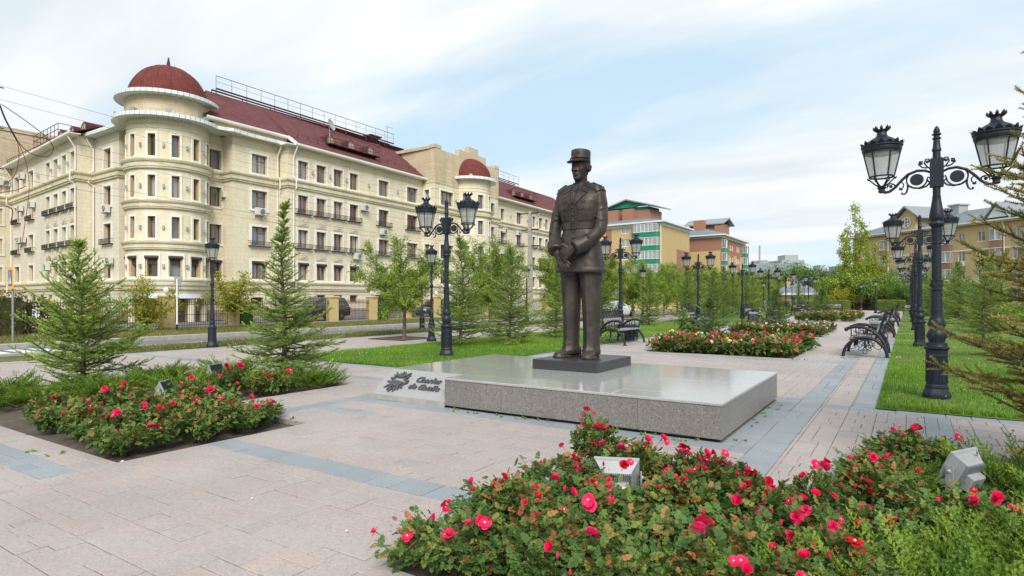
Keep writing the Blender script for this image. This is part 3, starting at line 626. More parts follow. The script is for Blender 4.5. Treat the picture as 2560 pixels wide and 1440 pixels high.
# arms: his right (viewer's left) hangs a little out, his left crosses over
limb(sb, [(-0.320, 0.020, 2.975, 0.073, 0.109), (-0.370, 0.020, 2.900, 0.105, 0.146), (-0.405, 0.020, 2.740, 0.109, 0.150), (-0.465, 0.015, 2.550, 0.111, 0.146), (-0.485, -0.010, 2.400, 0.107, 0.137), (-0.470, -0.080, 2.270, 0.105, 0.132), (-0.418, -0.190, 2.130, 0.102, 0.123), (-0.345, -0.310, 1.990, 0.108, 0.120), (-0.295, -0.375, 1.915, 0.110, 0.120)])
limb(sb, [(0.330, 0.020, 2.975, 0.073, 0.109), (0.375, 0.020, 2.900, 0.105, 0.146), (0.395, 0.030, 2.740, 0.109, 0.155), (0.405, 0.030, 2.570, 0.109, 0.150), (0.415, 0.010, 2.410, 0.109, 0.146), (0.408, -0.040, 2.270, 0.107, 0.137), (0.356, -0.170, 2.140, 0.106, 0.132), (0.267, -0.325, 2.030, 0.115, 0.130), (0.150, -0.425, 1.955, 0.120, 0.130)])
# turned-back cuffs
limb(sb, [(-.375, -.275, 2.035, .12, .136), (-.365, -.288, 2.018, .13, .145), (-.285, -.39, 1.905, .132, .145), (-.275, -.402, 1.89, .12, .13)])
limb(sb, [(.30, -.292, 2.055, .125, .142), (.285, -.308, 2.043, .138, .152), (.13, -.445, 1.94, .14, .152), (.115, -.458, 1.93, .125, .135)])
# cloth creases round the elbows and waist
for cx_, cy_, cz_, r_, tl in ((.405, .02, 2.60, .102, .05), (.412, .01, 2.47, .104, -.045), (.414, .0, 2.40, .104, .05), (.41, -.03, 2.31, .104, -.04), (-.46, .015, 2.60, .104, -.05), (-.475, .0, 2.47, .104, .045), (-.482, -.01, 2.39, .104, -.05), (-.472, -.05, 2.30, .102, .04)):
    sb.tube([(cx_ + r_ * math.cos(R(t_)), cy_ - r_ * 1.3 * math.sin(R(t_)), cz_ + tl * math.cos(R(t_)) * 1.2) for t_ in range(15, 170, 18)], [.004, .010, .015, .017, .017, .016, .013, .009, .004], 8)
# trousers with a pressed crease, breaking over the shoes
def leg(x, toe):
    rings = []
    for z, cx, cy, rx, ry in ((.06, x * 1.0, .045, .15, .185), (.12, x, .035, .158, .20), (.2, x, .04, .143, .178), (.3, x * .99, .045, .138, .168), (.55, x * .98, .05, .142, .176), (.9, x * .97, .045, .155, .19), (1.2, x * .95, .04, .174, .205), (1.5, x * .92, .035, .2, .225), (1.7, x * .9, .03, .205, .23)):
        rg = ering((cx, cy, z), rx, ry, 28, 2.15); 
        for i in range(28):
            a = 2 * math.pi * i / 28; f = math.exp(-((a - 1.5 * math.pi) / .16) ** 2) + math.exp(-((a - .5 * math.pi) / .16) ** 2); rg[i] = rg[i] + Vector((0, math.copysign(.022, math.sin(a)), 0)) * f
        rings.append(rg)
    sb.loft(rings)
leg(-.205, -.35); leg(.205, .2)
def shoe(x, y, yaw):
    prof = [(.19, .08, .02, .17), (.16, .098, .0, .2), (.05, .105, .0, .23), (-.08, .105, .0, .205), (-.18, .115, .0, .15), (-.27, .118, .0, .118), (-.34, .098, .0, .098), (-.385, .06, .0, .075), (-.40, .025, .01, .05)]
    rm = Matrix.Rotation(yaw, 3, 'Z'); rings = []
    for yy, w_, z0, z1 in prof:
        rg = []
        for i in range(16):
            a = 2 * math.pi * i / 16; xx = w_ * math.copysign(abs(math.cos(a)) ** .7, math.cos(a)); zz_ = (z0 + z1) / 2 + (z1 - z0) / 2 * math.copysign(abs(math.sin(a)) ** .8, math.sin(a)); rg.append(rm @ Vector((xx, yy, zz_)) + Vector((x, y, 0)))
        rings.append(rg)
    sb.loft(rings)
    rings = []
    for zz_, gx in ((0, .012), (.022, .014), (.035, .004)):
        outl = [(.2, .08), (.1, .1), (-.08, .104), (-.18, .114), (-.28, .117), (-.36, .085), (-.41, .03)]
        rg = [rm @ Vector((w_ + gx, yy, zz_)) + Vector((x, y, 0)) for yy, w_ in outl] + [rm @ Vector((-w_ - gx, yy, zz_)) + Vector((x, y, 0)) for yy, w_ in outl[::-1]]; rings.append(rg)
    sb.loft(rings)
shoe(-.205, .05, R(-19)); shoe(.205, .05, R(10))
# neck and head: a face worked out as a height field over angle and height
HY_, HX, HYAW = .03, 0., R(-5)
limb(sb, [(0, .06, 3.0, .125, .125), (0, .045, 3.12, .115, .115), (0, .03, 3.25, .115, .12), (0, .02, 3.34, .11, .12)])
NA, NZ = 72, 60; rings = []
def gs(v, c, s_): return math.exp(-((v - c) / s_) ** 2)
for j in range(NZ + 1):
    z = 3.155 + (3.64 - 3.155) * j / NZ; zr = (z - 3.155) / .485
    # width, face depth and back depth by height
    wd_ = np.interp(zr, [0, .06, .16, .3, .5, .7, .85, 1], [.045, .082, .108, .126, .142, .146, .14, .12])
    fr = np.interp(zr, [0, .04, .12, .2, .3, .45, .6, .75, 1], [.135, .172, .185, .178, .182, .182, .18, .18, .16])
    bk = np.interp(zr, [0, .1, .25, .4, .6, .8, 1], [.02, .06, .11, .16, .185, .185, .15])
    rg = []
    for i in range(NA):
        a = 2 * math.pi * i / NA; ca, sa = math.sin(a), math.cos(a)       # a=0 faces front (-y)
        x = wd_ * math.copysign(abs(ca) ** .86, ca); y = -(fr if sa > 0 else bk) * abs(sa) ** .9 * (1 if sa > 0 else -1)
        aa = a if a < math.pi else a - 2 * math.pi
        d = 0
        d += .070 * gs(aa, 0, .14) * (max(0, min(1, (.575 - zr) / .20)) if zr > .375 else max(0, 1 - (.375 - zr) / .035))   # nose
        d += .018 * gs(abs(aa), .2, .1) * gs(zr, .385, .03)        # nostrils
        d -= .040 * gs(abs(aa), .42, .18) * gs(zr, .545, .05)      # eye sockets
        d += .026 * gs(abs(aa), .38, .28) * gs(zr, .622, .026)     # brows
        d += .018 * gs(abs(aa), .72, .2) * gs(zr, .43, .07)       # cheekbones
        d += .027 * gs(aa, 0, .27) * gs(zr, .264, .016) - .022 * gs(aa, 0, .3) * gs(zr, .236, .010) + .027 * gs(aa, 0, .24) * gs(zr, .206, .017) - .020 * gs(aa, 0, .3) * gs(zr, .16, .025)   # lips
        d += .018 * gs(aa, 0, .3) * gs(zr, .085, .045)             # chin
        d -= .014 * gs(abs(aa), .48, .08) * gs(zr, .31, .07)        # fold beside the mouth
        d += .006 * gs(aa, 0, .12) * gs(zr, .315, .03)
        v = Vector((x, y, 0)); L = v.length; v = v * ((L + d) / L); rg.append(v)
    rings.append([(Matrix.Rotation(HYAW, 3, 'Z') @ v) + Vector((HX, HY_ - .005, z)) for v in rg])
sb.loft(rings)
Hm = Matrix.Translation((HX, HY_ - .005, 0)) @ Matrix.Rotation(HYAW, 4, 'Z')
def hp(x, y, z): return tuple(Hm @ Vector((x, y, z)))
for sg in (-1, 1):
    sb.sphere(hp(sg * .062, -.148, 3.418), (.03, .022, .019), 12, 8)                                  # eyeballs
    sb.tube([hp(sg * .028, -.166, 3.424), hp(sg * .062, -.176, 3.440), hp(sg * .1, -.15, 3.424)], [.005, .008, .005], 7)  # upper lids
    sb.tube([hp(sg * .03, -.164, 3.408), hp(sg * .062, -.168, 3.398), hp(sg * .098, -.148, 3.41)], [.004, .006, .004], 7)
    st_ = len(sb.v); sb.sphere((0, 0, 0), (.022, .045, .068), 12, 9); sb.xf(Hm @ Matrix.Translation((sg * .158, .03, 3.39)) @ Matrix.Rotation(sg * R(22), 4, 'Z'), st_)  # ears
    sb.tube([hp(sg * .166, -.012, 3.36), hp(sg * .182, -.006, 3.42), hp(sg * .184, .035, 3.452), hp(sg * .18, .07, 3.42), hp(sg * .172, .06, 3.36), hp(sg * .162, .02, 3.325)], .011, 7)
sb.loft([[Hm @ (Vector((p.x, p.y, z))) for p in ering((0, .01, 0), rx, ry, 28, 2)] for z, rx, ry in ((3.30, .12, .15), (3.36, .148, .178), (3.5, .155, .19), (3.56, .15, .185))]) if False else None
# hands: palm and five bent fingers each
def hand(wrist, knuckle_dir, side, nrm, fingers, thumb, pw=.085, plen=.16):
    d = Vector(knuckle_dir).normalized(); s_ = Vector(side).normalized(); n_ = Vector(nrm).normalized(); W_ = Vector(wrist)
    rings = []
    for t, wd_, th in ((-.05, .062, .05), (.0, .066, .05), (.06, .084, .052), (.12, .092, .05), (.16, .09, .042), (.185, .078, .03)):
        rings.append([W_ + d * t + s_ * wd_ * math.cos(2 * math.pi * q / 14) + n_ * th * math.sin(2 * math.pi * q / 14) for q in range(14)])
    sb.loft(rings)
    for k, (off, L, b1, b2, lat) in enumerate(fingers):
        p = W_ + d * .155 + s_ * off + n_ * .008; dd = (d + s_ * lat).normalized(); pts = [p - dd * .05]; rad = [.026]
        pts.append(p + dd * .01); rad.append(.0275)
        for seg, bend in ((.42, b1), (.33, b2), (.25, b2 * .8)):
            dd = (Matrix.Rotation(bend, 3, s_) @ dd); p = pts[-1] + dd * L * seg; pts.append(p); rad.append((.026, .0235, .019)[len(pts) - 3])
        sb.tube(pts, rad, 10); sb.sphere(tuple(pts[-1]), rad[-1], 8, 6); sb.sphere(tuple(pts[1]), .03, 8, 6); sb.sphere(tuple(pts[2]), .0265, 8, 6)
    (o1, l1, d1, d2) = thumb; p = W_ + d * o1 + s_ * l1; q1 = p + Vector(d1); q2 = q1 + Vector(d2); sb.tube([p, q1, q2], [.04, .031, .022], 10); sb.sphere(tuple(q1), .031, 8, 6); sb.sphere(tuple(q2), .022, 8, 6)
# his left hand lies over the right, its back to the front
hand((.085, -.50, 1.915), (-.80, -.12, -.62), (-.58, -.05, .78), (-.12, -.98, .02),
     [(.066, .155, -.45, -.5, .05), (.024, .175, -.42, -.45, -.12), (-.020, .165, -.36, -.42, -.28), (-.062, .135, -.3, -.38, -.42)],
     (.05, .07, (-.055, -.02, .05), (-.07, .01, -.01)))
# his right hand is held below it; its fingers show pointing down and across
hand((-.235, -.43, 1.845), (.66, -.22, -.72), (.70, .05, .66), (.1, -.97, .15),
     [(.06, .17, .16, .2, .05), (.02, .185, .16, .2, .0), (-.022, .175, .16, .22, -.04), (-.062, .145, .18, .22, -.1)],
     (.03, .07, (.05, -.03, .03), (.06, .0, -.02)))
body_me = remesh(sb, .0088, 1); body_me.materials.append(M['bronze']); link('body', body_me, ST)
_v = np.empty(len(body_me.vertices) * 3, np.float32); body_me.vertices.foreach_get('co', _v); _v = _v.reshape(-1, 3)
bvh = BVHTree.FromPolygons([tuple(x) for x in _v.tolist()], [tuple(p.vertices) for p in body_me.polygons])
def hit(x, z, off=.006, y0=-1.5):
    r_ = bvh.ray_cast(Vector((x, y0, z)), Vector((0, 1, 0)))
    return Vector((x, (r_[0].y if r_[0] is not None else -.2) - off, z))
def drape(name, c00, c10, c11, c01, nx=6, nz=6, off=.01, sink=.03, parent=None, mb=None):
    """a patch laid on the body: corners in (x,z), thickness down into the cloth"""
    b = mb or MB(); top = []; 
    for j in range(nz + 1):
        for i in range(nx + 1):
            u, v = i / nx, j / nz; x = (1 - v) * ((1 - u) * c00[0] + u * c10[0]) + v * ((1 - u) * c01[0] + u * c11[0]); z = (1 - v) * ((1 - u) * c00[1] + u * c10[1]) + v * ((1 - u) * c01[1] + u * c11[1])
            top.append(hit(x, z, off))
    n = len(top); vs = top + [p + Vector((0, sink, 0)) for p in top]; fs = []
    I = lambda i, j: j * (nx + 1) + i
    for j in range(nz):
        for i in range(nx): fs.append((I(i, j), I(i + 1, j), I(i + 1, j + 1), I(i, j + 1)))
    for i in range(nx): fs.append((I(i, 0), n + I(i, 0), n + I(i + 1, 0), I(i + 1, 0))); fs.append((I(i, nz), I(i + 1, nz), n + I(i + 1, nz), n + I(i, nz)))
    for j in range(nz): fs.append((I(0, j), I(0, j + 1), n + I(0, j + 1), n + I(0, j))); fs.append((I(nx, j), n + I(nx, j), n + I(nx, j + 1), I(nx, j + 1)))
    b.add(vs, fs)
    return b if mb else b.build(name, 'bronze', parent or ST, True)
# shirt, tie, lapels
drape('shirt', (-.02, 2.74), (.02, 2.74), (.10, 3.04), (-.10, 3.04), 8, 8, .006, .03)
drape('tie', (-.025, 2.74), (.025, 2.74), (.034, 2.98), (-.034, 2.98), 4, 6, .022, .03)
drape('tie_knot', (-.03, 2.965), (.03, 2.965), (.042, 3.03), (-.042, 3.03), 4, 4, .034, .05)
for sg in (-1, 1):
    cb = MB(); cb.add([(sg * .035, -.12, 3.03), (sg * .11, -.135, 2.955), (sg * .165, -.06, 3.05), (sg * .155, .06, 3.13), (sg * .12, .07, 3.17), (sg * .115, -.03, 3.135), (sg * .05, -.095, 3.075)], [(0, 1, 2, 5, 6), (2, 3, 4, 5)]); st_ = len(cb.v)
    cb.add([(x, y + .022, z - .012) for x, y, z in cb.v], [(6, 5, 2, 1, 0), (5, 4, 3, 2), (0, 7, 8, 1), ]) if False else None
    b = MB(); ring_a = [(sg * .03, -.125, 3.035), (sg * .10, -.15, 2.95), (sg * .17, -.06, 3.06), (sg * .16, .08, 3.12)]; ring_b = [(sg * .045, -.105, 3.085), (sg * .12, -.095, 3.07), (sg * .125, -.02, 3.15), (sg * .12, .1, 3.18)]
    b.add(ring_a + ring_b + [(x * .97, y + .03, z) for x, y, z in ring_a] + [(x * .97, y + .03, z) for x, y, z in ring_b], [(0, 1, 5, 4), (1, 2, 6, 5), (2, 3, 7, 6), (0, 8, 9, 1), (1, 9, 10, 2), (2, 10, 11, 3), (4, 5, 13, 12), (5, 6, 14, 13), (6, 7, 15, 14), (0, 4, 12, 8), (3, 11, 15, 7)]); b.build('shirt_collar', 'bronze', ST)
    drape('lapel', (sg * .012, 2.70), (sg * .05, 2.71), (sg * .225, 2.905), (sg * .10, 2.965), 6, 8, .02, .04)
    drape('jacket_collar', (sg * .115, 2.975), (sg * .24, 2.925), (sg * .225, 3.0), (sg * .12, 3.09), 6, 5, .022, .05)
    # chest pocket with pleat and flap
    xa, xb = (.10, .295); 
    drape('chest_pocket', (sg * xa, 2.43), (sg * xb, 2.44), (sg * xb, 2.655), (sg * xa, 2.655), 8, 6, .008, .03)
    drape('pocket_pleat', (sg * .175, 2.435), (sg * .215, 2.437), (sg * .215, 2.65), (sg * .175, 2.65), 2, 6, .014, .03)
    drape('pocket_flap', (sg * (xa - .006), 2.62), (sg * (xb + .006), 2.62), (sg * (xb + .008), 2.70), (sg * (xa - .008), 2.70), 8, 3, .019, .03)
    p = hit(sg * .197, 2.642, .026); MB().sphere(p, (.014, .012, .014), 8, 6).build('button', 'bronze', ST, 'all')
    drape('skirt_pocket', (sg * .20, 1.64), (sg * .385, 1.645), (sg * .365, 1.82), (sg * .20, 1.82), 6, 6, .010, .03) if sg > 0 else drape('skirt_pocket', (-.40, 1.64), (-.30, 1.64), (-.29, 1.80), (-.385, 1.80), 4, 4, .010, .03)
    drape('service_badge', (sg * .175, 2.745), (sg * .215, 2.745), (sg * .225, 2.775), (sg * .165, 2.775), 2, 2, .014, .03)
    b = MB(); b.add([(sg * .27, -.05, 3.125), (sg * .425, -.06, 3.04), (sg * .435, .09, 3.04), (sg * .27, .10, 3.125), (sg * .27, -.045, 3.06), (sg * .43, -.055, 2.975), (sg * .44, .09, 2.975), (sg * .27, .095, 3.06)], [(0, 1, 2, 3), (4, 7, 6, 5), (0, 4, 5, 1), (1, 5, 6, 2), (2, 6, 7, 3), (3, 7, 4, 0)]); b.build('epaulette', 'bronze', ST)
    for (ax, az) in (((.30, 2.145), (.36, 2.10)) if sg > 0 else ((-.47, 2.22),)):
        p = hit(ax, az, .012); sbm = MB(); pts = []
        for q in range(10): rr_ = .03 if q % 2 == 0 else .012; pts.append((p.x + rr_ * math.sin(q * math.pi / 5), p.z + rr_ * math.cos(q * math.pi / 5)))
        sbm.prism(pts, 0, .03); sbm.v = [(x, p.y + z, y) for x, y, z in sbm.v]; sbm.build('sleeve_star', 'bronze', ST)
# front edge, buttons, belt
drape('front_placket', (-.025, 2.06), (.025, 2.06), (.02, 2.70), (-.02, 2.71), 3, 12, .007, .03)
for z in (2.66, 2.545, 2.43, 2.245, 2.13):
    p = hit(.0, z, .012); MB().sphere(p, (.022, .016, .022), 10, 7).build('button', 'bronze', ST, 'all')
bb = MB(); bb.loft([ering((0, -.01, z), .318 + e, .24 + e, 40, 2.2) for z, e in ((2.285, .0), (2.29, .014), (2.395, .018), (2.40, .0))]); bb.build('belt', 'bronze', ST, True)
p = hit(0, 2.34, .02); b = MB()
for a in ((-.05, .05, .045, .058), (-.05, .05, -.058, -.045), (-.062, -.048, -.058, .058), (.048, .062, -.058, .058), (-.008, .008, -.05, .05)): b.box(a[0], a[1], -.285, -.25, 2.342 + a[2], 2.342 + a[3])
b.build('belt_buckle', 'bronze', ST)
# kepi
CM = Hm @ Matrix.Translation((0, .0, 3.52)) @ Matrix.Rotation(R(-4), 4, 'X') @ Matrix.Translation((0, 0, -3.52))
b = MB(); z0 = 3.50
prof = [(.163, .188, 3.505, -.0), (.170, .196, 3.515, 0), (.170, .196, 3.545, 0), (.168, .193, 3.55, 0), (.170, .190, 3.62, -.004), (.172, .186, 3.70, -.008), (.168, .18, 3.716, -.008), (.155, .166, 3.721, -.008), (.15, .16, 3.712, -.008)]
b.loft([ering((0, 0 + cy, z), rx, ry, 36, 2) for rx, ry, z, cy in prof]); b.xf(CM @ Matrix.Translation((0, -.205, 0))) if False else b.xf(CM @ Matrix.Translation((0, 0, -.0)))
cap = b.build('kepi', 'bronze', ST, True)
b = MB(); n = 18; vis_t = []; 
for k_ in range(n + 1):
    a = R(-78 + 156 * k_ / n); ext = .115 * math.cos(a) ** .8 if abs(a) < math.pi / 2 else 0
    vis_t.append([(.172 * math.sin(a), -.195 * math.cos(a), 3.535), ((.172 + ext * .75) * math.sin(a), -(.195 + ext) * math.cos(a), 3.535 - .055 * math.cos(a)), ((.168 + ext * .75) * math.sin(a), -(.19 + ext) * math.cos(a), 3.518 - .055 * math.cos(a)), (.165 * math.sin(a), -.188 * math.cos(a), 3.515)])
b.loft(vis_t, 0, .5, True, True); b.xf(CM); b.build('kepi_visor', 'bronze', cap, True)
b = MB(); b.tube([CM @ Vector((.186 * math.sin(R(a)), -.212 * math.cos(R(a)) + .0, 3.56 + (.0 if abs(a) < 60 else .005))) for a in range(-85, 86, 10)], .009, 7); b.build('chin_cord', 'bronze', cap, True)
for xx in (-.06, .045):
    pts = []
    for q in range(10): rr_ = .027 if q % 2 == 0 else .011; pts.append((xx + rr_ * math.sin(q * math.pi / 5), 3.645 + rr_ * math.cos(q * math.pi / 5)))
    b = MB(); b.prism(pts, 0, .02); yy = -.188 * math.sqrt(1 - (xx / .172) ** 2) - .008 - .008; b.v = [(x, yy + z, y) for x, y, z in b.v]; b.xf(CM); b.build('cap_star', 'bronze', cap)
b = MB(); b.loft([[Hm @ Vector((p_.x, p_.y, z)) for p_ in ering((0, .03, 0), rx, ry, 28, 2)] for z, rx, ry in ((3.40, .120, .140), (3.43, .140, .163), (3.48, .151, .172), (3.53, .156, .176))]); b.build('hair', 'bronze', ST, True)
# ------------------------------------------------------------------ cream apartment building with the round corner tower
BLD = thing('apartment_building', 'cream stone apartment block with round corner tower and dark red roof', 'building')
ROWS = [(11.31, 13.14), (8.50, 10.31), (5.67, 7.47), (3.02, 4.77)]   # outer trim, top storey first
_wc = {}
def wall(P0, P1, z0, z1, holes, mat, parent, name='wall', reveal=.32, rmat=None):
    """upright wall from P0 to P1 (seen from its right-hand side) with openings (s0,s1,z0,z1) and their reveals"""
    P0 = Vector((*P0, 0)); u = Vector((P1[0] - P0.x, P1[1] - P0.y, 0)); L = u.length; u.normalize(); n = Vector((u.y, -u.x, 0)); b = MB()
    ss = sorted({0, L} | {h[i] for h in holes for i in (0, 1)}); zs = sorted({z0, z1} | {h[i] for h in holes for i in (2, 3)})
    pt = lambda s, z, d=0: tuple(P0 + u * s - n * d + Vector((0, 0, z)))
    for i in range(len(ss) - 1):
        for j in range(len(zs) - 1):
            cs, cz = (ss[i] + ss[i + 1]) / 2, (zs[j] + zs[j + 1]) / 2
            if cs < 0 or cs > L or cz < z0 or cz > z1 or any(h[0] < cs < h[1] and h[2] < cz < h[3] for h in holes): continue
            b.add([pt(ss[i], zs[j]), pt(ss[i + 1], zs[j]), pt(ss[i + 1], zs[j + 1]), pt(ss[i], zs[j + 1])], [(0, 1, 2, 3)])
    for h in holes:
        a, c, e, f = h[:4]
        for q in (((a, e), (a, f)), ((c, f), (c, e)), ((a, f), (c, f)), ((c, e), (a, e))):
            b.add([pt(*q[0]), pt(*q[1]), pt(*q[1], reveal), pt(*q[0], reveal)], [(0, 3, 2, 1)], 1)
    return b.build(name, [mat, rmat or mat], parent)
def frame_at(P0, P1, s, z, out=0.):
    P0 = Vector((*P0, 0)); u = Vector((P1[0] - P0.x, P1[1] - P0.y, 0)).normalized(); n = Vector((u.y, -u.x, 0))
    m = Matrix((u, -n, Vector((0, 0, 1)))).transposed().to_4x4(); m.translation = P0 + u * s + n * out + Vector((0, 0, z)); return m     # local: x along, y into the wall, z up
def window_parts(w, h, style, trim, deep, pane):
    key = (round(w, 2), round(h, 2), style, trim, deep, pane)
    if key in _wc: return _wc[key]
    fm = 'pvc_white' if 'pvc' in style else 'window_brown'; t = .07; y = deep; out = {}
    b = MB(); b.box(0, w, y - .03, y + .04, 0, t).box(0, w, y - .03, y + .04, h - t, h).box(0, t, y - .03, y + .04, t, h - t).box(w - t, w, y - .03, y + .04, t, h - t)
    if 'cross' in style: mx_ = .5 * w; b.box(mx_ - t * .6, mx_ + t * .6, y - .035, y + .04, t, h - t); b.box(mx_ + t * .6, w - t, y - .03, y + .04, h * .66, h * .66 + t)
    elif 'double' in style or 'pvc' in style: b.box(w / 2 - t * .6, w / 2 + t * .6, y - .035, y + .04, t, h - t)
    elif 'triple' in style:
        for q in (1, 2): b.box(w * q / 3 - t * .5, w * q / 3 + t * .5, y - .035, y + .04, t, h - t)
        b.box(t, w - t, y - .032, y + .04, h * .28, h * .28 + t * .8)
    out['window_frame'] = b.mesh('window_frame', fm)
    b = MB(); b.add([(t * .9, y + .015, t * .9), (w - t * .9, y + .015, t * .9), (w - t * .9, y + .015, h - t * .9), (t * .9, y + .015, h - t * .9)], [(0, 1, 2, 3)]); out['pane'] = b.mesh('pane', pane)
    if trim:
        b = MB(); e = trim; d0 = -.045
        b.box(-e, w + e, d0, .0, h, h + e).box(-e, w + e, d0 - .03, .0, -e, 0).box(-e, 0, d0, .0, 0, h).box(w, w + e, d0, .0, 0, h)
        e2 = e * .45; b.box(-e2, w + e2, d0 - .018, d0, h, h + e2).box(-e2, 0, d0 - .018, d0, 0, h).box(w, w + e2, d0 - .018, d0, 0, h)
        out['surround'] = b.mesh('surround', 'white_trim')
    b = MB().box(-.02, w + .02, -.02, deep - .03, -.03, .012); out['sill'] = b.mesh('sill', 'brick_cream' if 'pvc' not in style else 'white_paint')
    if 'shutter' in style:
        hh = .30 * h if 'low' in style else .06; b = MB(); b.tube([(-.02, -.02, h - .11), (w + .02, -.02, h - .11)], .12, 10)
        for q in range(int(hh / .055)): z = h - .22 - q * .055; b.box(.02, w - .02, deep * .4, deep * .4 + .02, z - .05, z)
        out['roller_shutter'] = b.mesh('roller_shutter', 'shutter_brown')
    if 'reveal' in style:
        b = MB().box(0.001, .10, .05, deep - .03, 0.01, h - .001).box(w - .10, w - .001, .05, deep - .03, 0.01, h - .001); out['brick_jamb'] = b.mesh('brick_jamb', 'brick_cream')
    if 'balconet' in style:
        b = MB(); dd = .26; x0, x1 = -.30, w + .30; hh = .36; z0 = -.08
        for z in (z0, z0 + hh): b.box(x0, x1, -dd - .02, -dd + .01, z, z + .03).box(x0, x0 + .025, -dd, 0, z, z + .03).box(x1 - .025, x1, -dd, 0, z, z + .03)
        nb = int((x1 - x0) / .11)
        for q in range(nb + 1): x = x0 + (x1 - x0 - .02) * q / nb; b.box(x, x + .018, -dd - .012, -dd + .006, z0, z0 + hh)
        for q in range(0, nb, 2):
            x = x0 + (x1 - x0) * (q + .5) / nb; b.tube([(x + .05 * math.cos(a), -dd - .01, z0 + .2 + .06 * math.sin(a)) for a in np.linspace(0, 2 * math.pi, 9)], .01, 4)
        b.box(x0, x1, -dd, -.0, z0 - .02, z0 + .0)
        out['balconet_rail'] = b.mesh('balconet_rail', 'iron_black')
    _wc[key] = out; return out
PANES = ['pane_dark', 'pane_curtain', 'pane_blue', 'pane_pale', 'pane_curtain', 'pane_blue']
_pr = random.Random(11)
def window(parent, m, w, h, style='double', trim=.17, deep=.28, pane=None):
    pane = pane or _pr.choice(PANES); ps = window_parts(w, h, style, trim, deep, pane)
    o = link('window', ps['window_frame'], parent, mat=m)
    for nme, me in ps.items():
        if nme != 'window_frame': link(nme, me, o)
    return o
TR = .17
def opening(a, b, row): z0, z1 = ROWS[row]; return (a + TR, b - TR, z0 + TR, z1 - TR)
def facade(P0, P1, wins, z0=0, z1=14.05, mat='cream_stone', extra=(), rmat='plain_cream', name='wall', styles=None, basement=True):
    holes = []; put = []
    for (a, b, rows, st) in wins:
        for r_ in rows:
            h = opening(a, b, r_); holes.append(h); put.append((h, st[r_] if isinstance(st, (list, tuple)) else st))
    for e in extra: holes.append(e[:4]); put.append((e[:4], e[4]))
    wall(P0, P1, z0, z1, holes, mat, BLD, name, .34, rmat)
    for h, st in put:
        if st: window(BLD, frame_at(P0, P1, h[0], h[2]), h[1] - h[0], h[3] - h[2], st, TR if 'bare' not in st else 0, pane='pane_dark' if 'bare' in st else None)
def band(P0, P1, z0, z1, out, mat='plain_cream', parent=BLD, name='cornice', ext=(0, 0), steps=None):
    """moulded string course along a wall"""
    P0v = Vector((*P0, 0)); u = Vector((P1[0] - P0[0], P1[1] - P0[1], 0)); L = u.length; u.normalize(); n = Vector((u.y, -u.x, 0)); b = MB()
    prof = steps or [(0, z0), (out * .35, z0), (out * .35, z0 + (z1 - z0) * .18), (out * .6, z0 + (z1 - z0) * .22), (out * .6, z0 + (z1 - z0) * .66), (out * .85, z0 + (z1 - z0) * .72), (out, z0 + (z1 - z0) * .86), (out, z1), (0, z1 + .03)]
    sg_ = lambda e: 0 if e == 0 else math.copysign(1, e)
    rings = [[tuple(P0v + u * (-sg_(ext[0]) * d if k_ == 0 else L + sg_(ext[1]) * d) + n * d + Vector((0, 0, z))) for d, z in prof] for k_ in (0, 1)]     # mitred ends
    b.loft(rings, 0, .5, True, True); return b.build(name, mat, parent)
BAL = ['double', 'double balconet', 'double balconet', 'double shutter']
W1 = [(0.74, 2.13), (2.66, 4.06), (4.56, 5.96), (6.46, 7.85)]
PM0, PM1 = (-41.64, 30.7), (-42.5, 49.0); PB0, PB1 = (-42.7, 26.55), (-42.75, 30.65); PR0, PR1 = (-43.95, 23.6), (-44.0, 26.6)
main = [(a, b, (0, 1, 2, 3), BAL) for a, b in W1] + [(10.18, 11.92, (0, 1, 2, 3), ['double', 'double balconet', 'double balconet', 'double']), (14.28, 16.30, (0, 1, 2, 3), ['cross', 'cross balconet', 'cross balconet', 'double'])]
small = [(1.0 + 1.9 * q, 1.95 + 1.9 * q, 1.35, 1.95, 'double bare') for q in (1, 2, 3)] + [(15.2, 16.2, 1.3, 1.9, 'double bare')]
facade(PM0, PM1, main, extra=small + [(10.1, 12.6, 0, 1.95, None)])
MB().box(-.02, .02, 0, 2.5, 0, 1.95).build('entrance_door', 'brown_door', BLD).matrix_local = frame_at(PM0, PM1, 10.1, 0, -.33) @ Matrix.Rotation(R(-90), 4, 'Z')
o = MB().box(-.1, 2.9, -.9, 0, 1.96, 2.12).build('entrance_canopy', 'white_panel', BLD); o.matrix_local = frame_at(PM0, PM1, 9.9, .05, 0)
facade(PB0, PB1, [(1.43, 3.13, (0, 1, 2, 3), ['cross', 'cross', 'cross balconet', 'double shutter'])], extra=[(1.55, 2.65, 0, 1.75, None)])
MB().box(0, 1.1, 0, .04, 0, 1.75).build('service_door', 'brown_door', BLD).matrix_local = frame_at(PB0, PB1, 1.55, 0, -.3)
facade(PR0, PR1, [(1.30, 3.0, (0, 1, 2, 3), ['double', 'double', 'double', 'double shutter'])])
facade((-44.0, 26.55), PB0, []); facade((-42.75, 30.7), PM0, [])
PL0, PL1 = (-52.74, 21.35), (-48.65, 21.3); PLB0, PLB1 = (-71.5, 21.95), (-52.74, 20.2); PLW0, PLW1 = (-71.4, 9), (-71.5, 21.95)
facade(PL0, PL1, [(1.5, 3.05, (0, 1, 2, 3), ['double', 'double', 'double balconet', 'double shutter'])], mat='pale_stone', extra=[(2.0, 2.75, 0, 1.75, None)])
MB().box(0, .75, 0, .04, 0, 1.75).build('service_door', 'brown_door', BLD).matrix_local = frame_at(PL0, PL1, 2.0, 0, -.3)
facade((-48.65, 21.3), (-48.65, 24.4), []); facade(PLB1, (-52.74, 21.35), [])
facade((-48.65, 24.4), (-43.95, 24.4), [])
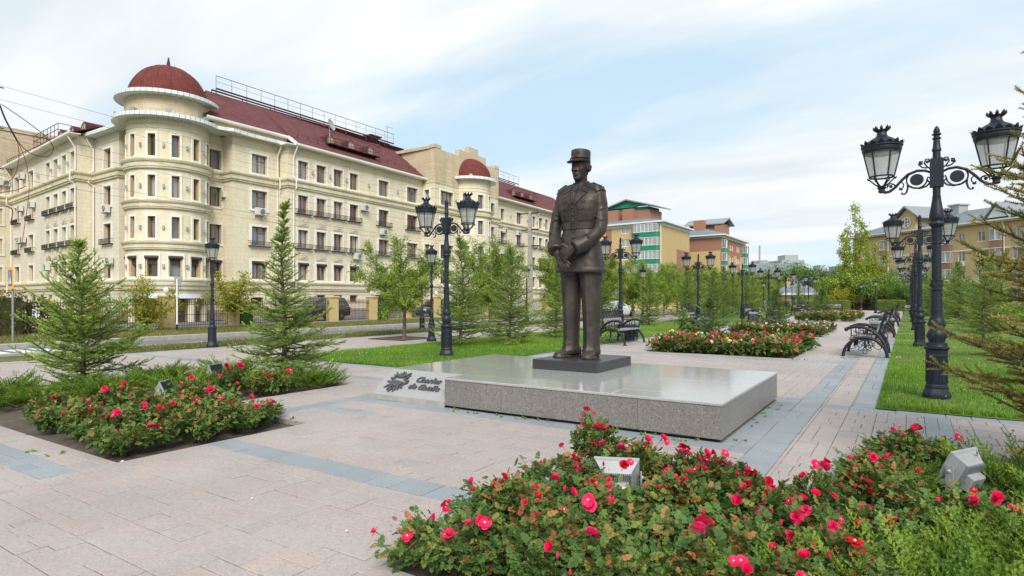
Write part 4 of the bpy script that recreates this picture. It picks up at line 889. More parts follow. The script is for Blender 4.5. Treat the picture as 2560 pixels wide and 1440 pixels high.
facade(PLB0, PLB1, [(a, b, (0, 1, 2, 3), ['double', 'double balconet', 'double balconet', 'double']) for a, b in ((.92, 3.0), (5.6, 7.5))] + [(a, b, (0, 1, 2, 3), ['double', 'double balconet', 'double balconet', 'double shutter']) for a, b in ((10.78, 12.3), (12.87, 14.4), (15.05, 16.5), (17.12, 18.55))], mat='pale_stone', extra=[(6.2, 7.9, 1.35, 1.95, 'double bare'), (11.6, 12.5, 1.4, 1.95, 'double bare')])
facade(PLW0, PLW1, [(6.2, 8.1, (0, 1, 2, 3), 'double'), (8.45, 9.9, (0, 1, 2, 3), 'double'), (10.4, 12.4, (0, 1, 2, 3), 'double')])
# string courses: one above the second storey from the top, one over the base
segs = [(PLW0, PLW1, 0, -.3), (PLB0, PLB1, -.3, .3), (PLB1, (-52.74, 21.35), .3, -.3), (PL0, PL1, -.3, .3), ((-48.65, 21.3), (-48.65, 24.4), .3, 0), (PR0, PR1, 0, -.3), ((-44.0, 26.55), PB0, -.28, .28), (PB0, PB1, .3, -.3), ((-42.75, 30.7), PM0, -.28, .28), (PM0, PM1, .3, -.3)]
for P0, P1, e0, e1 in segs:
    band(P0, P1, 10.62, 11.3, .34, ext=(e0, e1)); band(P0, P1, 2.3, 3.0, .30, ext=(e0, e1))
    band(P0, P1, 13.42, 13.47, .035, ext=(e0 * .1, e1 * .1), name='string_moulding', steps=[(0, 13.42), (.04, 13.42), (.04, 13.48), (0, 13.48)])
    band(P0, P1, 2.02, 2.07, .03, ext=(0, 0), name='string_moulding', steps=[(0, 2.0), (.03, 2.0), (.03, 2.06), (0, 2.06)])
    band(P0, P1, 0, .78, .06, 'base_stone', ext=(.05 if e0 > 0 else 0, .05 if e1 > 0 else 0), name='plinth_course', steps=[(0, 0), (.06, 0), (.06, .76), (0, .78)])
# carved medallions between the four windows
def medallion(P0, P1, s, z, mat):
    m = frame_at(P0, P1, s, z); b = MB(); b.box(-.55, .55, -.05, 0, -.42, .42).box(-.47, .47, -.07, -.05, -.34, .34)
    for q in range(8):
        a = q * math.pi / 4; b.sphere((.2 * math.cos(a), -.08, .2 * math.sin(a)), (.10, .04, .10), 8, 5)
    b.sphere((0, -.09, 0), (.1, .05, .1), 8, 5)
    for q in range(4): a = math.pi / 4 + q * math.pi / 2; b.tube([(.25 * math.cos(a), -.08, .25 * math.sin(a)), (.36 * math.cos(a + .25), -.08, .34 * math.sin(a + .25))], .03, 5)
    o = b.build('carved_medallion', mat, BLD, True); o.matrix_local = m
for a, b_ in W1:
    for z in (7.98, 5.24):
        if not (z < 6 and a > 6): medallion(PM0, PM1, (a + b_) / 2, z, 'medallion_stone')
for a, b_ in ((10.78, 12.3), (12.87, 14.4), (15.05, 16.5), (17.12, 18.55)):
    for z in (7.98, 5.24): medallion(PLB0, PLB1, (a + b_) / 2, z, 'medallion_stone')
# --- round tower
TX, TY, TRD = -45.0, 23.0, 2.62
def drum(r, z0, z1, holes, name, mat, n=96, reveal=.4, rmat='brick_cream', a0=-180, a1=65):
    """part of a cylinder, angles in degrees, with openings (a0,a1,z0,z1)"""
    angs = sorted({a0 + (a1 - a0) * i / n for i in range(n + 1)} | {h[i] for h in holes for i in (0, 1)}); zs = sorted({z0, z1} | {h[i] for h in holes for i in (2, 3)}); b = MB()
    pt = lambda a, z, d=0: (TX + (r - d) * math.cos(R(a)), TY + (r - d) * math.sin(R(a)), z)
    for i in range(len(angs) - 1):
        for j in range(len(zs) - 1):
            ca, cz = (angs[i] + angs[i + 1]) / 2, (zs[j] + zs[j + 1]) / 2
            if any(h[0] < ca < h[1] and h[2] < cz < h[3] for h in holes): continue
            b.add([pt(angs[i], zs[j]), pt(angs[i + 1], zs[j]), pt(angs[i + 1], zs[j + 1]), pt(angs[i], zs[j + 1])], [(0, 1, 2, 3)])
    for h in holes:
        for q in (((h[0], h[2]), (h[0], h[3])), ((h[1], h[3]), (h[1], h[2])), ((h[0], h[3]), (h[1], h[3])), ((h[1], h[2]), (h[0], h[2]))):
            b.add([pt(*q[0]), pt(*q[1]), pt(*q[1], reveal), pt(*q[0], reveal)], [(0, 3, 2, 1)], 1)
    return b.build(name, [mat, rmat], BLD)
view_a = math.degrees(math.atan2(-TY, -TX))            # towards the viewer
TW = [view_a + q for q in (-88.5, -55, -22.5, 9.5, 41, 72)]
holes = []; ww = .50; wide = .86
for k_, r_ in enumerate(ROWS):
    hw = math.degrees((wide if k_ == 3 else ww * 1.0) / 2 / TRD)
    for a in TW: holes.append((a - hw, a + hw, r_[0] + .15, r_[1] - .15))
drum(TRD, 2.1, 14.08, holes, 'tower_wall', 'cream_stone')
for k_, r_ in enumerate(ROWS):
    hw = (wide if k_ == 3 else ww) / 2
    for a in TW:
        m = Matrix.Translation((TX, TY, 0)) @ Matrix.Rotation(R(a + 90), 4, 'Z') @ Matrix.Translation((-hw, -TRD * math.cos(hw / TRD), r_[0] + .15))
        h = r_[1] - r_[0] - .3; o = window(BLD, m, hw * 2, h, 'single shutter low reveal' if k_ == 3 else 'single', 0, .36)
        key = ('tsur', k_ == 3, round(h, 2))
        if key not in _wc:
            b = MB(); e = .14; w_ = hw * 2; b.box(-e, w_ + e, -.05, .06, h, h + e).box(-e, w_ + e, -.07, .06, -e, 0).box(-e, 0, -.05, .09, 0, h).box(w_, w_ + e, -.05, .09, 0, h); _wc[key] = b.mesh('surround', 'white_trim')
        link('surround', _wc[key], o)
    for q in range(len(TW) - 1):
        a = R((TW[q] + TW[q + 1]) / 2); b = MB(); b.box(-.06, .06, -.14, 0, -.14, .14).box(-.045, .045, -.15, -.14, -.12, .12); o = b.build('wall_lamp', 'light_grey', BLD); o.matrix_local = Matrix.Translation((TX + TRD * math.cos(a), TY + TRD * math.sin(a), (r_[0] + r_[1]) / 2)) @ Matrix.Rotation(a + R(90), 4, 'Z')
def ringband(prof, name, mat, c=(TX, TY, 0), n=64, a0=R(-180), a1=R(70)):
    b = MB(); b.lathe(prof, n, c, 0, .5, a0, a1, False); return b.build(name, mat, BLD, True)
def tower_cornice(z0, z1, e, big=False):
    r = TRD - .01; h = z1 - z0
    ringband([(r, z0 - .02), (r + e * .45, z0), (r + e * .5, z0 + h * .15), (r + e * .62, z0 + h * .2), (r + e * .62, z0 + h * .62), (r + e * .8, z0 + h * .66), (r + e * .95, z0 + h * .8), (r + e, z0 + h * .86), (r + e, z1 - .01), (r, z1 + .05)], 'cornice', 'plain_cream')
tower_cornice(10.62, 11.28, .36); tower_cornice(7.88, 8.45, .34); tower_cornice(5.05, 5.62, .34)
ringband([(TRD - .3, 1.98), (TRD + .02, 2.0), (TRD + .06, 2.22), (TRD + .2, 2.3), (TRD + .24, 2.5), (TRD + .3, 2.55), (TRD + .34, 2.62), (TRD + .34, 2.85), (TRD + .40, 2.88), (TRD + .42, 2.98), (TRD - .01, 3.04)], 'cornice', 'plain_cream')
for z in (13.42, 13.72): ringband([(TRD, z - .02), (TRD + .035, z - .01), (TRD + .035, z + .04), (TRD, z + .05)], 'string_moulding', 'plain_cream')
ringband([(TRD - .4, 1.66), (TRD + .03, 1.68), (TRD + .03, 2.0), (TRD - .4, 2.0)], 'entrance_fascia', 'white_panel')
for q in (-75, -38, 0, 38, 75):
    a = R(view_a + q); MB().lathe([(.24, 0), (.24, 1.68)], 14, (TX + 2.3 * math.cos(a), TY + 2.3 * math.sin(a), 0)).build('entrance_column', 'plain_cream', BLD, True)
ringband([(1.6, 0), (1.6, 1.7)], 'entrance_wall', 'brick_cream')
for q in (-45, 20): a = R(view_a + q); o = MB().box(-.45, .45, -.06, 0, 0, 1.65).build('entrance_door', 'brown_door', BLD); o.matrix_local = Matrix.Translation((TX + 1.6 * math.cos(a), TY + 1.6 * math.sin(a), 0)) @ Matrix.Rotation(a + R(90), 4, 'Z')
# flat ledge of white panels sweeping round the tower and along the bays
def fascia_path(path, z0, z1, depth, n_out, name='fascia_panel'):
    """white cassettes: each a panel of its own with its soffit"""
    for i in range(len(path) - 1):
        p, q = Vector((*path[i], 0)), Vector((*path[i + 1], 0)); d = (q - p); L = d.length; d.normalize(); pi_, qi = Vector((*n_out[i], 0)), Vector((*n_out[i + 1], 0)); g = .012
        p2, q2 = p + d * g, q - d * g; b = MB(); up = Vector((0, 0, 1))
        b.add([p2 + up * z0, q2 + up * z0, q2 + up * z1, p2 + up * z1, pi_ + up * z1, qi + up * z1, pi_ + (p2 - p) + up * (z0 + .012), qi + (q2 - q) + up * (z0 + .012)], [(0, 1, 2, 3), (3, 2, 5, 4), (1, 0, 6, 7)]); b.build(name, 'white_panel', BLD)
def circ(r, a0, a1, n): return [(TX + r * math.cos(R(a)), TY + r * math.sin(R(a))) for a in np.linspace(a0, a1, n + 1)]
cR = 3.50; aA, aB = view_a - 108, view_a + 62
p1 = circ(cR, aA, aB, 30); i1 = circ(TRD - .05, aA, aB, 30)
endp = p1[-1]; ys_ = [28.0, 28.9, 29.8, 30.7, 31.3]
sweep = [(-42.0, 25.6), (-41.75, 26.1), (-41.85, 26.7), (-41.95, 27.3)] + [(-42.0, y) for y in ys_]
insw = [(-44.0, 25.2), (-44.0, 26.2), (-43.4, 26.7), (-42.8, 27.3)] + [(-42.8, y) for y in ys_]
fascia_path(p1 + sweep, 14.05, 14.30, .9, i1 + insw)
startp = p1[0]
lp = [(-53.3, 20.55), (-52.4, 20.6), (-51.5, 20.6), (-50.6, 20.6), (-49.7, 20.6), (-48.75, 20.62)]; li = [(-53.3, 21.4), (-52.4, 21.4), (-51.5, 21.4), (-50.6, 21.4), (-49.7, 21.4), (-48.75, 21.6)]
fascia_path(lp + [startp], 14.05, 14.30, .9, li + [i1[0]])
# drum and dome above the ledge
ringband([(2.74, 14.2), (2.74, 15.72)], 'tower_drum', 'buff_stone')
p2 = circ(3.36, view_a - 120, view_a + 74, 30); i2 = circ(2.6, view_a - 120, view_a + 74, 30); fascia_path(p2, 15.66, 15.90, .7, i2)
def dome(c, r, z0, h, name, a0, a1, nu=64, nv=20, flat=1.):
    me = bpy.data.meshes.new(name); vs, fs, uv = [], [], []
    for j in range(nv + 1):
        t = (math.pi / 2) * j / nv
        for i in range(nu + 1):
            a = a0 + (a1 - a0) * i / nu; rr = r * math.cos(t) ** flat; vs.append((c[0] + rr * math.cos(a), c[1] + rr * math.sin(a), z0 + h * math.sin(t)))
    for j in range(nv):
        for i in range(nu): fs.append((j * (nu + 1) + i, j * (nu + 1) + i + 1, (j + 1) * (nu + 1) + i + 1, (j + 1) * (nu + 1) + i))
    me.from_pydata(vs, [], fs); me.materials.append(M['red_shingle']); ul = me.uv_layers.new(name='UVMap')
    for p in me.polygons:
        for li_, vi in zip(p.loop_indices, p.vertices):
            i, j = vi % (nu + 1), vi // (nu + 1); ul.data[li_].uv = ((i / nu) * (a1 - a0) * r * max(.35, math.cos(math.pi / 2 * j / nv) ** .5), j / nv * h * 1.45)
    me.polygons.foreach_set('use_smooth', [True] * len(me.polygons)); return link(name, me, BLD)
dm = dome((TX, TY), 2.58, 15.88, 2.62, 'dome', R(-180), R(180))
b = MB()
for q in range(16):
    a = 2 * math.pi * q / 16; b.tube([(TX + 2.59 * math.cos(t) * math.cos(a), TY + 2.59 * math.cos(t) * math.sin(a), 15.88 + 2.63 * math.sin(t)) for t in np.linspace(0, 1.5, 12)], .012, 5)
b.build('dome_rib', 'red_roof', dm)
MB().lathe([(.2, 18.35), (.16, 18.5), (.04, 19.2), (.0, 19.25)], 10, (TX, TY, 0)).build('finial', 'red_roof', dm, True)
for q in (-78, -40, 0, 45, 70):
    a = R(view_a + q); o = MB().box(-.17, .17, -.12, .06, 0, .2).box(-.19, .19, -.2, -.12, .02, .24).build('ledge_floodlight', 'grey_metal', BLD); o.matrix_local = Matrix.Translation((TX + 3.15 * math.cos(a), TY + 3.15 * math.sin(a), 14.34)) @ Matrix.Rotation(a + R(90), 4, 'Z')
# --- roofs: slope, gutter, ridge walk
def quadroof(name, pts, mat, us=1., parent=BLD):
    me = bpy.data.meshes.new(name); me.from_pydata(pts, [], [tuple(range(len(pts)))]); me.materials.append(M[mat]); ul = me.uv_layers.new(name='UVMap'); P = [Vector(p) for p in pts]; u = (P[1] - P[0]).normalized(); n = (P[1] - P[0]).cross(P[-1] - P[0]).normalized(); v = n.cross(u)
    for i, p in enumerate(P): ul.data[i].uv = ((p - P[0]).dot(u), (p - P[0]).dot(v))
    return link(name, me, parent)
E_, RZ, RX = 14.12, 18.1, 5.2
def ex(y): return -41.1 - (y - 30.7) * .047
quadroof('roof_slope', [(ex(31.2), 31.2, E_), (ex(49), 49, E_), (ex(49) - RX, 49, RZ), (ex(31.2) - RX, 31.2, RZ)], 'red_roof')
quadroof('roof_slope', [(-42.2, 24.0, 14.82), (-42.2, 31.2, 14.82), (ex(31.2) - RX, 31.2, RZ), (-46.3, 26.5, RZ)], 'red_roof')
quadroof('roof_slope', [(-42.2, 31.2, 14.82), (ex(31.2), 31.2, E_), (ex(31.2) - RX, 31.2, RZ)], 'red_roof')
quadroof('roof_slope', [(-46.3, 26.5, RZ), (-46.3, 49, RZ), (-52, 49, 13.5), (-52, 26.5, 13.5)], 'red_roof')
quadroof('roof_slope', [(-72, 21.45, E_), (-52.2, 19.6, E_), (-52.2, 24.6, 16.2), (-72, 26.6, 16.2)], 'red_roof')
quadroof('roof_slope', [(-52.2, 20.9, 14.3), (-47, 20.9, 14.3), (-46.5, 26.4, 17.4), (-52.2, 24.7, 16.2)], 'red_roof')
quadroof('roof_slope', [(-52.2, 24.6, 16.2), (-46.5, 26.3, 17.3), (-46.5, 31, 14), (-52.2, 31, 14)], 'red_roof')
quadroof('roof_slope', [(-72, 26.6, 16.2), (-52.2, 24.6, 16.2), (-52.2, 31, 13), (-72, 33, 13)], 'red_roof')
b = MB(); b.box(-42.62, -42.42, 24.9, 31.15, 14.05, 14.72); b.build('parapet', 'brick_yellow', BLD)
def gutter(p, q, z, out=.16):
    b = MB(); p, q = Vector((*p, z)), Vector((*q, z)); d = (q - p).normalized(); n = Vector((d.y, -d.x, 0)); pr_ = [(-.55, -.12), (-.02, -.14), (0, -.16), (out * .7, -.16), (out, -.08), (out, .06), (out * .85, .06), (out * .8, -.06), (0, -.08), (-.55, -.06)]
    b.loft([[tuple(p + n * a + Vector((0, 0, c))) for a, c in pr_], [tuple(q + n * a + Vector((0, 0, c))) for a, c in pr_]]); return b.build('gutter', 'white_trim', BLD)
gutter((ex(30.9), 30.9), (ex(49), 49), E_); gutter((-42.2, 24.2), (-42.2, 31.15), 14.82); gutter((-72, 21.45), (-52.0, 19.58), E_)
MB().add([(-42.1, 31.15, 14.6), (ex(31.1) + .1, 31.15, 13.95), (ex(31.1) + .1, 31.15, 14.2), (-42.1, 31.15, 14.92), (-42.1, 31.05, 14.6), (ex(31.1) + .1, 31.05, 13.95), (ex(31.1) + .1, 31.05, 14.2), (-42.1, 31.05, 14.92)], [(0, 1, 2, 3), (7, 6, 5, 4), (4, 5, 1, 0), (5, 6, 2, 1), (6, 7, 3, 2)]).build('verge_board', 'white_panel', BLD)
def soffit(P0, P1, z, w_, mat='white_panel'):
    P0v = Vector((*P0, z)); u = Vector((P1[0] - P0[0], P1[1] - P0[1], 0)); L = u.length; u.normalize(); n = Vector((u.y, -u.x, 0)); b = MB(); b.add([P0v, P0v + n * w_, P0v + u * L + n * w_, P0v + u * L], [(0, 1, 2, 3)]); b.build('soffit', mat, BLD)
MB().box(-42.8, -41.05, 30.2, 31.4, 13.96, 14.04).build('soffit', 'white_panel', BLD); soffit(PM0, PM1, 14.0, .6); soffit(PLB0, PLB1, 14.0, .7)
def ridge_rail(p, q, h=1.02, step=1.35, name='roof_railing', deck=True):
    p, q = Vector(p), Vector(q); L = (q - p).length; n = int(L / step); b = MB(); up = Vector((0, 0, 1)); d = (q - p) / L; s_ = Vector((d.y, -d.x, 0)) * .3
    for o_ in (s_,):
        b.tube([p + o_ + up * h, q + o_ + up * h], .026, 5); b.tube([p + o_ + up * h * .55, q + o_ + up * h * .55], .012, 4)
        for i in range(n + 1): c = p + d * (L * i / n) + o_; b.tube([c, c + up * h], .02, 4)
    if deck: 
        b.tube([p + s_, q + s_], .07, 6); b.tube([p - s_, q - s_], .07, 6)
        for i in range(0, n + 1, 2): c = p + d * (L * i / n); b.tube([c + s_, c + s_ - up * .5], .045, 4); b.tube([c - s_, c - s_ - up * .5], .045, 4)
    o = b.build(name, 'roof_rail', BLD); return o
ridge_rail((-46.3, 27.2, RZ + .28), (-46.75, 47.5, RZ + .28)); ridge_rail((-58, 25.2, 16.3), (-49.0, 25.4, 16.5), .9, 1.0)
ridge_rail((-71.5, 21.9, 14.35), (-63.5, 21.3, 14.3), .45, .7, 'roof_railing', False)
# snow guards along the slope
b = MB()
for i in range(16):
    y = 31.9 + i * 1.08; x = ex(y) - 1.05; z = E_ + .82; b.tube([(x, y, z), (x + .12, y, z + .32)], .014, 4); b.tube([(x, y + .12, z), (x + .12, y, z + .32)], .014, 4)
b.tube([(ex(31.9) - .95, 31.9, E_ + 1.1), (ex(48) - .95, 48, E_ + 1.1)], .01, 4); b.build('snow_guard', 'roof_rail', BLD)
# barrel dormers behind a steel gallery
def dormer(P, nrm, w_, h, back, platform=None):
    n = Vector(nrm).normalized(); u = Vector((-n.y, n.x, 0)); P = Vector(P); b = MB(); arch = [(-w_ / 2, 0)] + [(-w_ / 2 * math.cos(math.pi * i / 10), h - w_ / 2 + w_ / 2 * math.sin(math.pi * i / 10)) for i in range(11)] + [(w_ / 2, 0)]
    b.loft([[P + u * a + Vector((0, 0, c)) for a, c in arch], [P + u * a - n * back + Vector((0, 0, c)) for a, c in arch]], 0); o = b.build('dormer', 'red_roof', BLD, True)
    sc_ = .8; b = MB(); f = [P + u * a * sc_ + n * .03 + Vector((0, 0, c * sc_ + .08)) for a, c in arch]; b.add(f, [tuple(range(len(f)))]); b.build('dormer_pane', 'pane_pale', o)
    b = MB(); b.tube(f, .05, 5); b.tube([P + n * .04 + Vector((0, 0, .08)), P + n * .04 + Vector((0, 0, h * .86))], .03, 4); b.tube([P - u * w_ * .4 + n * .04 + Vector((0, 0, h * .45)), P + u * w_ * .4 + n * .04 + Vector((0, 0, h * .45))], .025, 4); b.build('dormer_frame', 'window_brown', o)
def gallery(p, q, h, dep, nrm):
    p, q = Vector(p), Vector(q); n = Vector(nrm).normalized(); b = MB(); up = Vector((0, 0, 1))
    c = [p, q, q + n * dep, p + n * dep]; b.add([x for x in c] + [x + up * .08 for x in c], [(0, 1, 2, 3), (7, 6, 5, 4), (0, 4, 5, 1), (1, 5, 6, 2), (2, 6, 7, 3), (3, 7, 4, 0)])
    for z in (h, h * .55): b.tube([c[0] + up * z, c[3] + up * z, c[2] + up * z, c[1] + up * z], .028, 5)
    m = max(3, int((q - p).length / .9))
    for i in range(m + 1): x = c[3] + (c[2] - c[3]) * i / m; b.tube([x, x + up * h], .024, 4)
    for x in (c[0], c[1]): b.tube([x, x + up * h], .024, 4)
    b.build('roof_gallery', 'roof_rail', BLD)
dx_ = ex(38) - 1.5
for y in (35.95, 38.35, 40.75): dormer((dx_ + .05, y, E_ + 1.1), (1, 0, 0), .82, 1.05, 1.6)
gallery((dx_ + .1, 35.3, E_ + 1.08), (dx_ - .12, 41.5, E_ + 1.08), 1.0, .75, (1, 0, 0))
for x in (-59.6, -57.4, -55.2): dormer((x, 21.6, 14.7), (0, -1, 0), .9, 1.15, 2.)
gallery((-62.5, 21.6, 14.5), (-56.2, 21.1, 14.5), 1.05, .9, (0, -1, 0))
# satellite dish on the slope, vent stack, aerial
b = MB(); 
for j, (r_, y_) in enumerate([(0.02, .0)]): pass
b.lathe([(.02, 0), (.25, .02), (.42, .07), (.52, .13), (.53, .14), (.42, .085), (.25, .035), (.02, .015)], 20); b.xf(Matrix.Translation((dx_ + .25, 35.8, 17.0)) @ Matrix.Rotation(R(20), 4, 'Z') @ Matrix.Rotation(R(72), 4, 'Y')); b.tube([(dx_ + .15, 35.8, 15.3), (dx_ + .15, 35.8, 16.95)], .04, 6); b.build('satellite_dish', 'light_grey', BLD, True)
b = MB(); b.box(-47.6, -46.6, 44.4, 45.6, 17.4, 18.1).build('chimney', 'brick_yellow', BLD); MB().box(-47.5, -46.7, 44.5, 45.5, 18.1, 18.6).box(-47.75, -46.45, 44.2, 45.8, 18.6, 18.72).build('chimney_cowl', 'red_roof', BLD)
MB().tube([(-46.6, 46.7, 17.9), (-46.6, 46.7, 20.1)], .03, 5).tube([(-46.6, 46.3, 20.0), (-46.6, 47.6, 20.1)], .02, 4).build('aerial', 'grey_metal', BLD)
# --- central pavilion with stepped parapet, curved bay and half dome
PV0, PV1 = (-40.72, 47.6), (-41.35, 60.0)
facade((-42.45, 47.65), PV0, [(.15, 1.15, (0, 1, 2), 'single')], z1=13.6)
facade(PV0, PV1, [(.75, 3.35, (0, 1, 2, 3), 'triple'), (9.35, 11.7, (0, 1, 2, 3), 'double')], z1=13.6)
steps_ = [(0, .9, 17.55), (.9, 4.3, 17.2), (4.3, 6.2, 17.95), (6.2, 8.1, 18.65), (8.1, 9.7, 18.0), (9.7, 11.7, 17.2), (11.7, 12.42, 17.5)]
for s0, s1, z in steps_:
    b = MB(); b.box(s0 + .001, s1 - .001, 0.001 if z != 17.55 and s1 < 12 else -.06, .55, 13.605, z); o = b.build('parapet_wall', 'buff_stone', BLD); o.matrix_local = frame_at(PV0, PV1, 0, 0)
b = MB(); b.box(-.1, 1.0, -.1, .6, 17.25, 17.6).box(11.6, 12.5, -.1, .6, 17.2, 17.56); o = b.build('parapet_cap', 'buff_stone', BLD); o.matrix_local = frame_at(PV0, PV1, 0, 0)
b = MB(); b.add([(-40.72, 47.6, 13.6), (-47.5, 47.9, 13.6), (-47.5, 47.9, 17.5), (-40.72, 47.6, 17.5)], [(0, 3, 2, 1)]); b.box(-47.5, -41.3, 47.52, 47.85, 17.2, 17.5); b.build('parapet_return', 'buff_stone', BLD)
b = MB(); b.box(-47.5, -41.4, 48.1, 59.8, 16.6, 16.9); b.build('flat_roof', 'grey_metal', BLD)
for P0, P1, e0, e1 in (((-42.45, 47.65), PV0, 0, .28), (PV0, PV1, .3, .3)):
    band(P0, P1, 10.62, 11.3, .34, ext=(e0, e1)); band(P0, P1, 2.3, 3.0, .30, ext=(e0, e1)); band(P0, P1, 13.6, 13.7, .06, name='string_moulding'); band(P0, P1, 13.0, 13.06, .03, name='string_moulding')
    band(P0, P1, 0, .78, .06, 'base_stone', name='plinth_course', steps=[(0, 0), (.06, 0), (.06, .76), (0, .78)])
_tx, _ty, _tr = TX, TY, TRD; TX, TY, TRD = -41.25, 54.2, 2.35
BW = [-62, -22, 18, 58]; holes = [(a - 9, a + 9, r_[0] + .15, r_[1] - .15) for r_ in ROWS for a in BW]
drum(TRD, 2.0, 14.7, holes, 'bay_wall', 'cream_stone', 60, .3, 'plain_cream', -90, 90)
for r_ in ROWS:
    for a in BW:
        hw = TRD * R(9); h = r_[1] - r_[0] - .3; m = Matrix.Translation((TX, TY, 0)) @ Matrix.Rotation(R(a + 90), 4, 'Z') @ Matrix.Translation((-hw, -TRD * .99, r_[0] + .15)); o = window(BLD, m, hw * 2, h, 'single', .13, .26)
def bayring(prof, name, mat='plain_cream'): return ringband(prof, name, mat, (TX, TY, 0), 40, R(-90), R(90))
for z0, z1, e in ((10.62, 11.28, .36), (2.1, 3.02, .36)):
    r = TRD; h = z1 - z0; bayring([(r, z0), (r + e * .5, z0), (r + e * .62, z0 + h * .2), (r + e * .62, z0 + h * .62), (r + e, z0 + h * .86), (r + e, z1 - .01), (r, z1 + .05)], 'cornice')
for z in (13.3, 13.65): bayring([(TRD, z - .02), (TRD + .035, z - .01), (TRD + .035, z + .04), (TRD, z + .05)], 'string_moulding')
fascia_path([(TX + 3.05 * math.cos(R(a)), TY + 3.05 * math.sin(R(a))) for a in np.linspace(-95, 95, 19)], 14.62, 14.9, .6, [(TX + 2.2 * math.cos(R(a)), TY + 2.2 * math.sin(R(a))) for a in np.linspace(-95, 95, 19)])
dome((TX, TY), 2.45, 14.88, 2.45, 'half_dome', R(-90), R(90), 48)
bayring([(.2, 14.86), (2.9, 14.87)], 'bay_roof', 'grey_metal')
for q in (-50, 10, 60): a = R(q); o = MB().box(-.17, .17, -.12, .06, 0, .22).build('ledge_floodlight', 'light_grey', BLD); o.matrix_local = Matrix.Translation((TX + 2.75 * math.cos(a), TY + 2.75 * math.sin(a), 14.91)) @ Matrix.Rotation(a + R(90), 4, 'Z')
TX, TY, TRD = _tx, _ty, _tr
# --- the wing beyond the pavilion
PZ0, PZ1 = (-42.6, 60.2), (-43.9, 86.2)
m2 = [(2.1, 3.4), (6.1, 7.9), (10.5, 11.74), (12.38, 13.8), (14.33, 15.6), (16.2, 17.5), (20.1, 21.6)]
facade(PZ0, PZ1, [(a, b_, (0, 1, 2, 3), ['double', 'double balconet', 'double balconet', 'double']) for a, b_ in m2]); band(PZ0, PZ1, 10.62, 11.3, .34); band(PZ0, PZ1, 2.3, 3.0, .3); band(PZ0, PZ1, 13.4, 13.5, .04, name='string_moulding')
quadroof('roof_slope', [(-42.0, 60.2, E_), (-43.3, 86.2, E_), (-48.5, 86.2, RZ), (-47.2, 60.2, RZ)], 'red_roof'); gutter((-42.0, 60.2), (-43.3, 86.2), E_); soffit(PZ0, PZ1, 14.0, .6)
quadroof('roof_slope', [(-47.2, 60.2, RZ), (-48.5, 86.2, RZ), (-54, 86.2, 13.5), (-53, 60.2, 13.5)], 'red_roof')
ridge_rail((-47.3, 60.6, RZ + .28), (-48.0, 74.5, RZ + .28))
for y in (67.3, 69.5, 71.7): dormer((-43.95, y, E_ + 1.1), (1, 0, 0), .82, 1.05, 1.6)
gallery((-43.85, 66.6, E_ + 1.08), (-44.05, 72.5, E_ + 1.08), 1.0, .75, (1, 0, 0))
facade((-54, 86.2), (-43.9, 86.2), [], z1=14) if False else None
# attic block at the far end of the left wing
b = MB(); b.box(-84, -71.6, 9, 32, 0, 17.6); b.box(-84.2, -71.5, 8.9, 32.1, 17.6, 17.95); b.build('attic_block', 'buff_stone', BLD)
# downpipes, small lamps, lettering-free service boxes
def downpipe(P0, P1, s, z0=2.2, z1=13.7, out=.12):
    m = frame_at(P0, P1, s, 0); pts = [(0, -.62, 14.0), (0, -.5, 13.75), (0, -out, 13.15), (0, -out, 11.5), (0, -.45, 11.3), (0, -.45, 10.55), (0, -out, 10.35), (0, -out, 3.15), (0, -.42, 2.95), (0, -.42, 2.25), (.0, -out, 2.0), (0, -out, .1)]
    o = MB().tube(pts, .06, 7).build('downpipe', 'white_trim', BLD, True); o.matrix_local = m
downpipe(PM0, PM1, .42); downpipe(PM0, PM1, 17.0); downpipe(PB0, PB1, 3.85); downpipe(PLB0, PLB1, 18.75); downpipe(PL0, PL1, .12); downpipe(PLB0, PLB1, .3); downpipe(PZ0, PZ1, .3)
for P0, P1, sl_, z in ((PM0, PM1, (2.4, 4.3, 6.2, 9.0, 13.0), 12.2), (PLB0, PLB1, (12.6, 14.7, 16.8, 9.0), 12.2), (PZ0, PZ1, (4.7, 9.2, 12.0, 14.1), 12.2), (PV0, PV1, (3.6,), 12.2)):
    for s in sl_: o = MB().box(-.07, .07, -.18, 0, -.13, .13).build('wall_lamp', 'light_grey', BLD); o.matrix_local = frame_at(P0, P1, s, z)
# ------------------------------------------------------------------ air conditioners hung on the walls
def ac_unit(label, m, fan='front'):
    t = thing('air_conditioner', label, 'air conditioner', (0, 0, 0), 0, 'air conditioners on the cream building'); t.matrix_world = m
    if 'body' not in AC:
        b = MB(); b.cbox(-.4, .4, -.42, -.10, 0, .56, .015); AC['body'] = b.mesh('casing', 'ac_white')
        b = MB(); b.lathe([(.0, 0), (.2, .0), (.22, .012), (.22, .03), (.2, .03)], 18); b.xf(Matrix.Translation((.1, -.42, .28)) @ Matrix.Rotation(R(90), 4, 'X')); AC['grille'] = b.mesh('fan_grille', 'dark_grille')
        b = MB()
        for r_ in (.08, .14, .2): b.tube([(.1 + r_ * math.cos(a), -.455, .28 + r_ * math.sin(a)) for a in np.linspace(0, 2 * math.pi, 15)], .008, 4)
        AC['rings'] = b.mesh('fan_guard', 'ac_white')
        b = MB(); b.box(-.3, -.26, -.42, 0, -.05, 0).box(.26, .3, -.42, 0, -.05, 0).box(-.3, -.26, -.04, 0, -.3, 0).box(.26, .3, -.04, 0, -.3, 0); AC['bracket'] = b.mesh('bracket', 'grey_metal')
    link('casing', AC['body'], t); link('fan_grille', AC['grille'], t); link('fan_guard', AC['rings'], t); link('bracket', AC['bracket'], t); return t
AC = {}
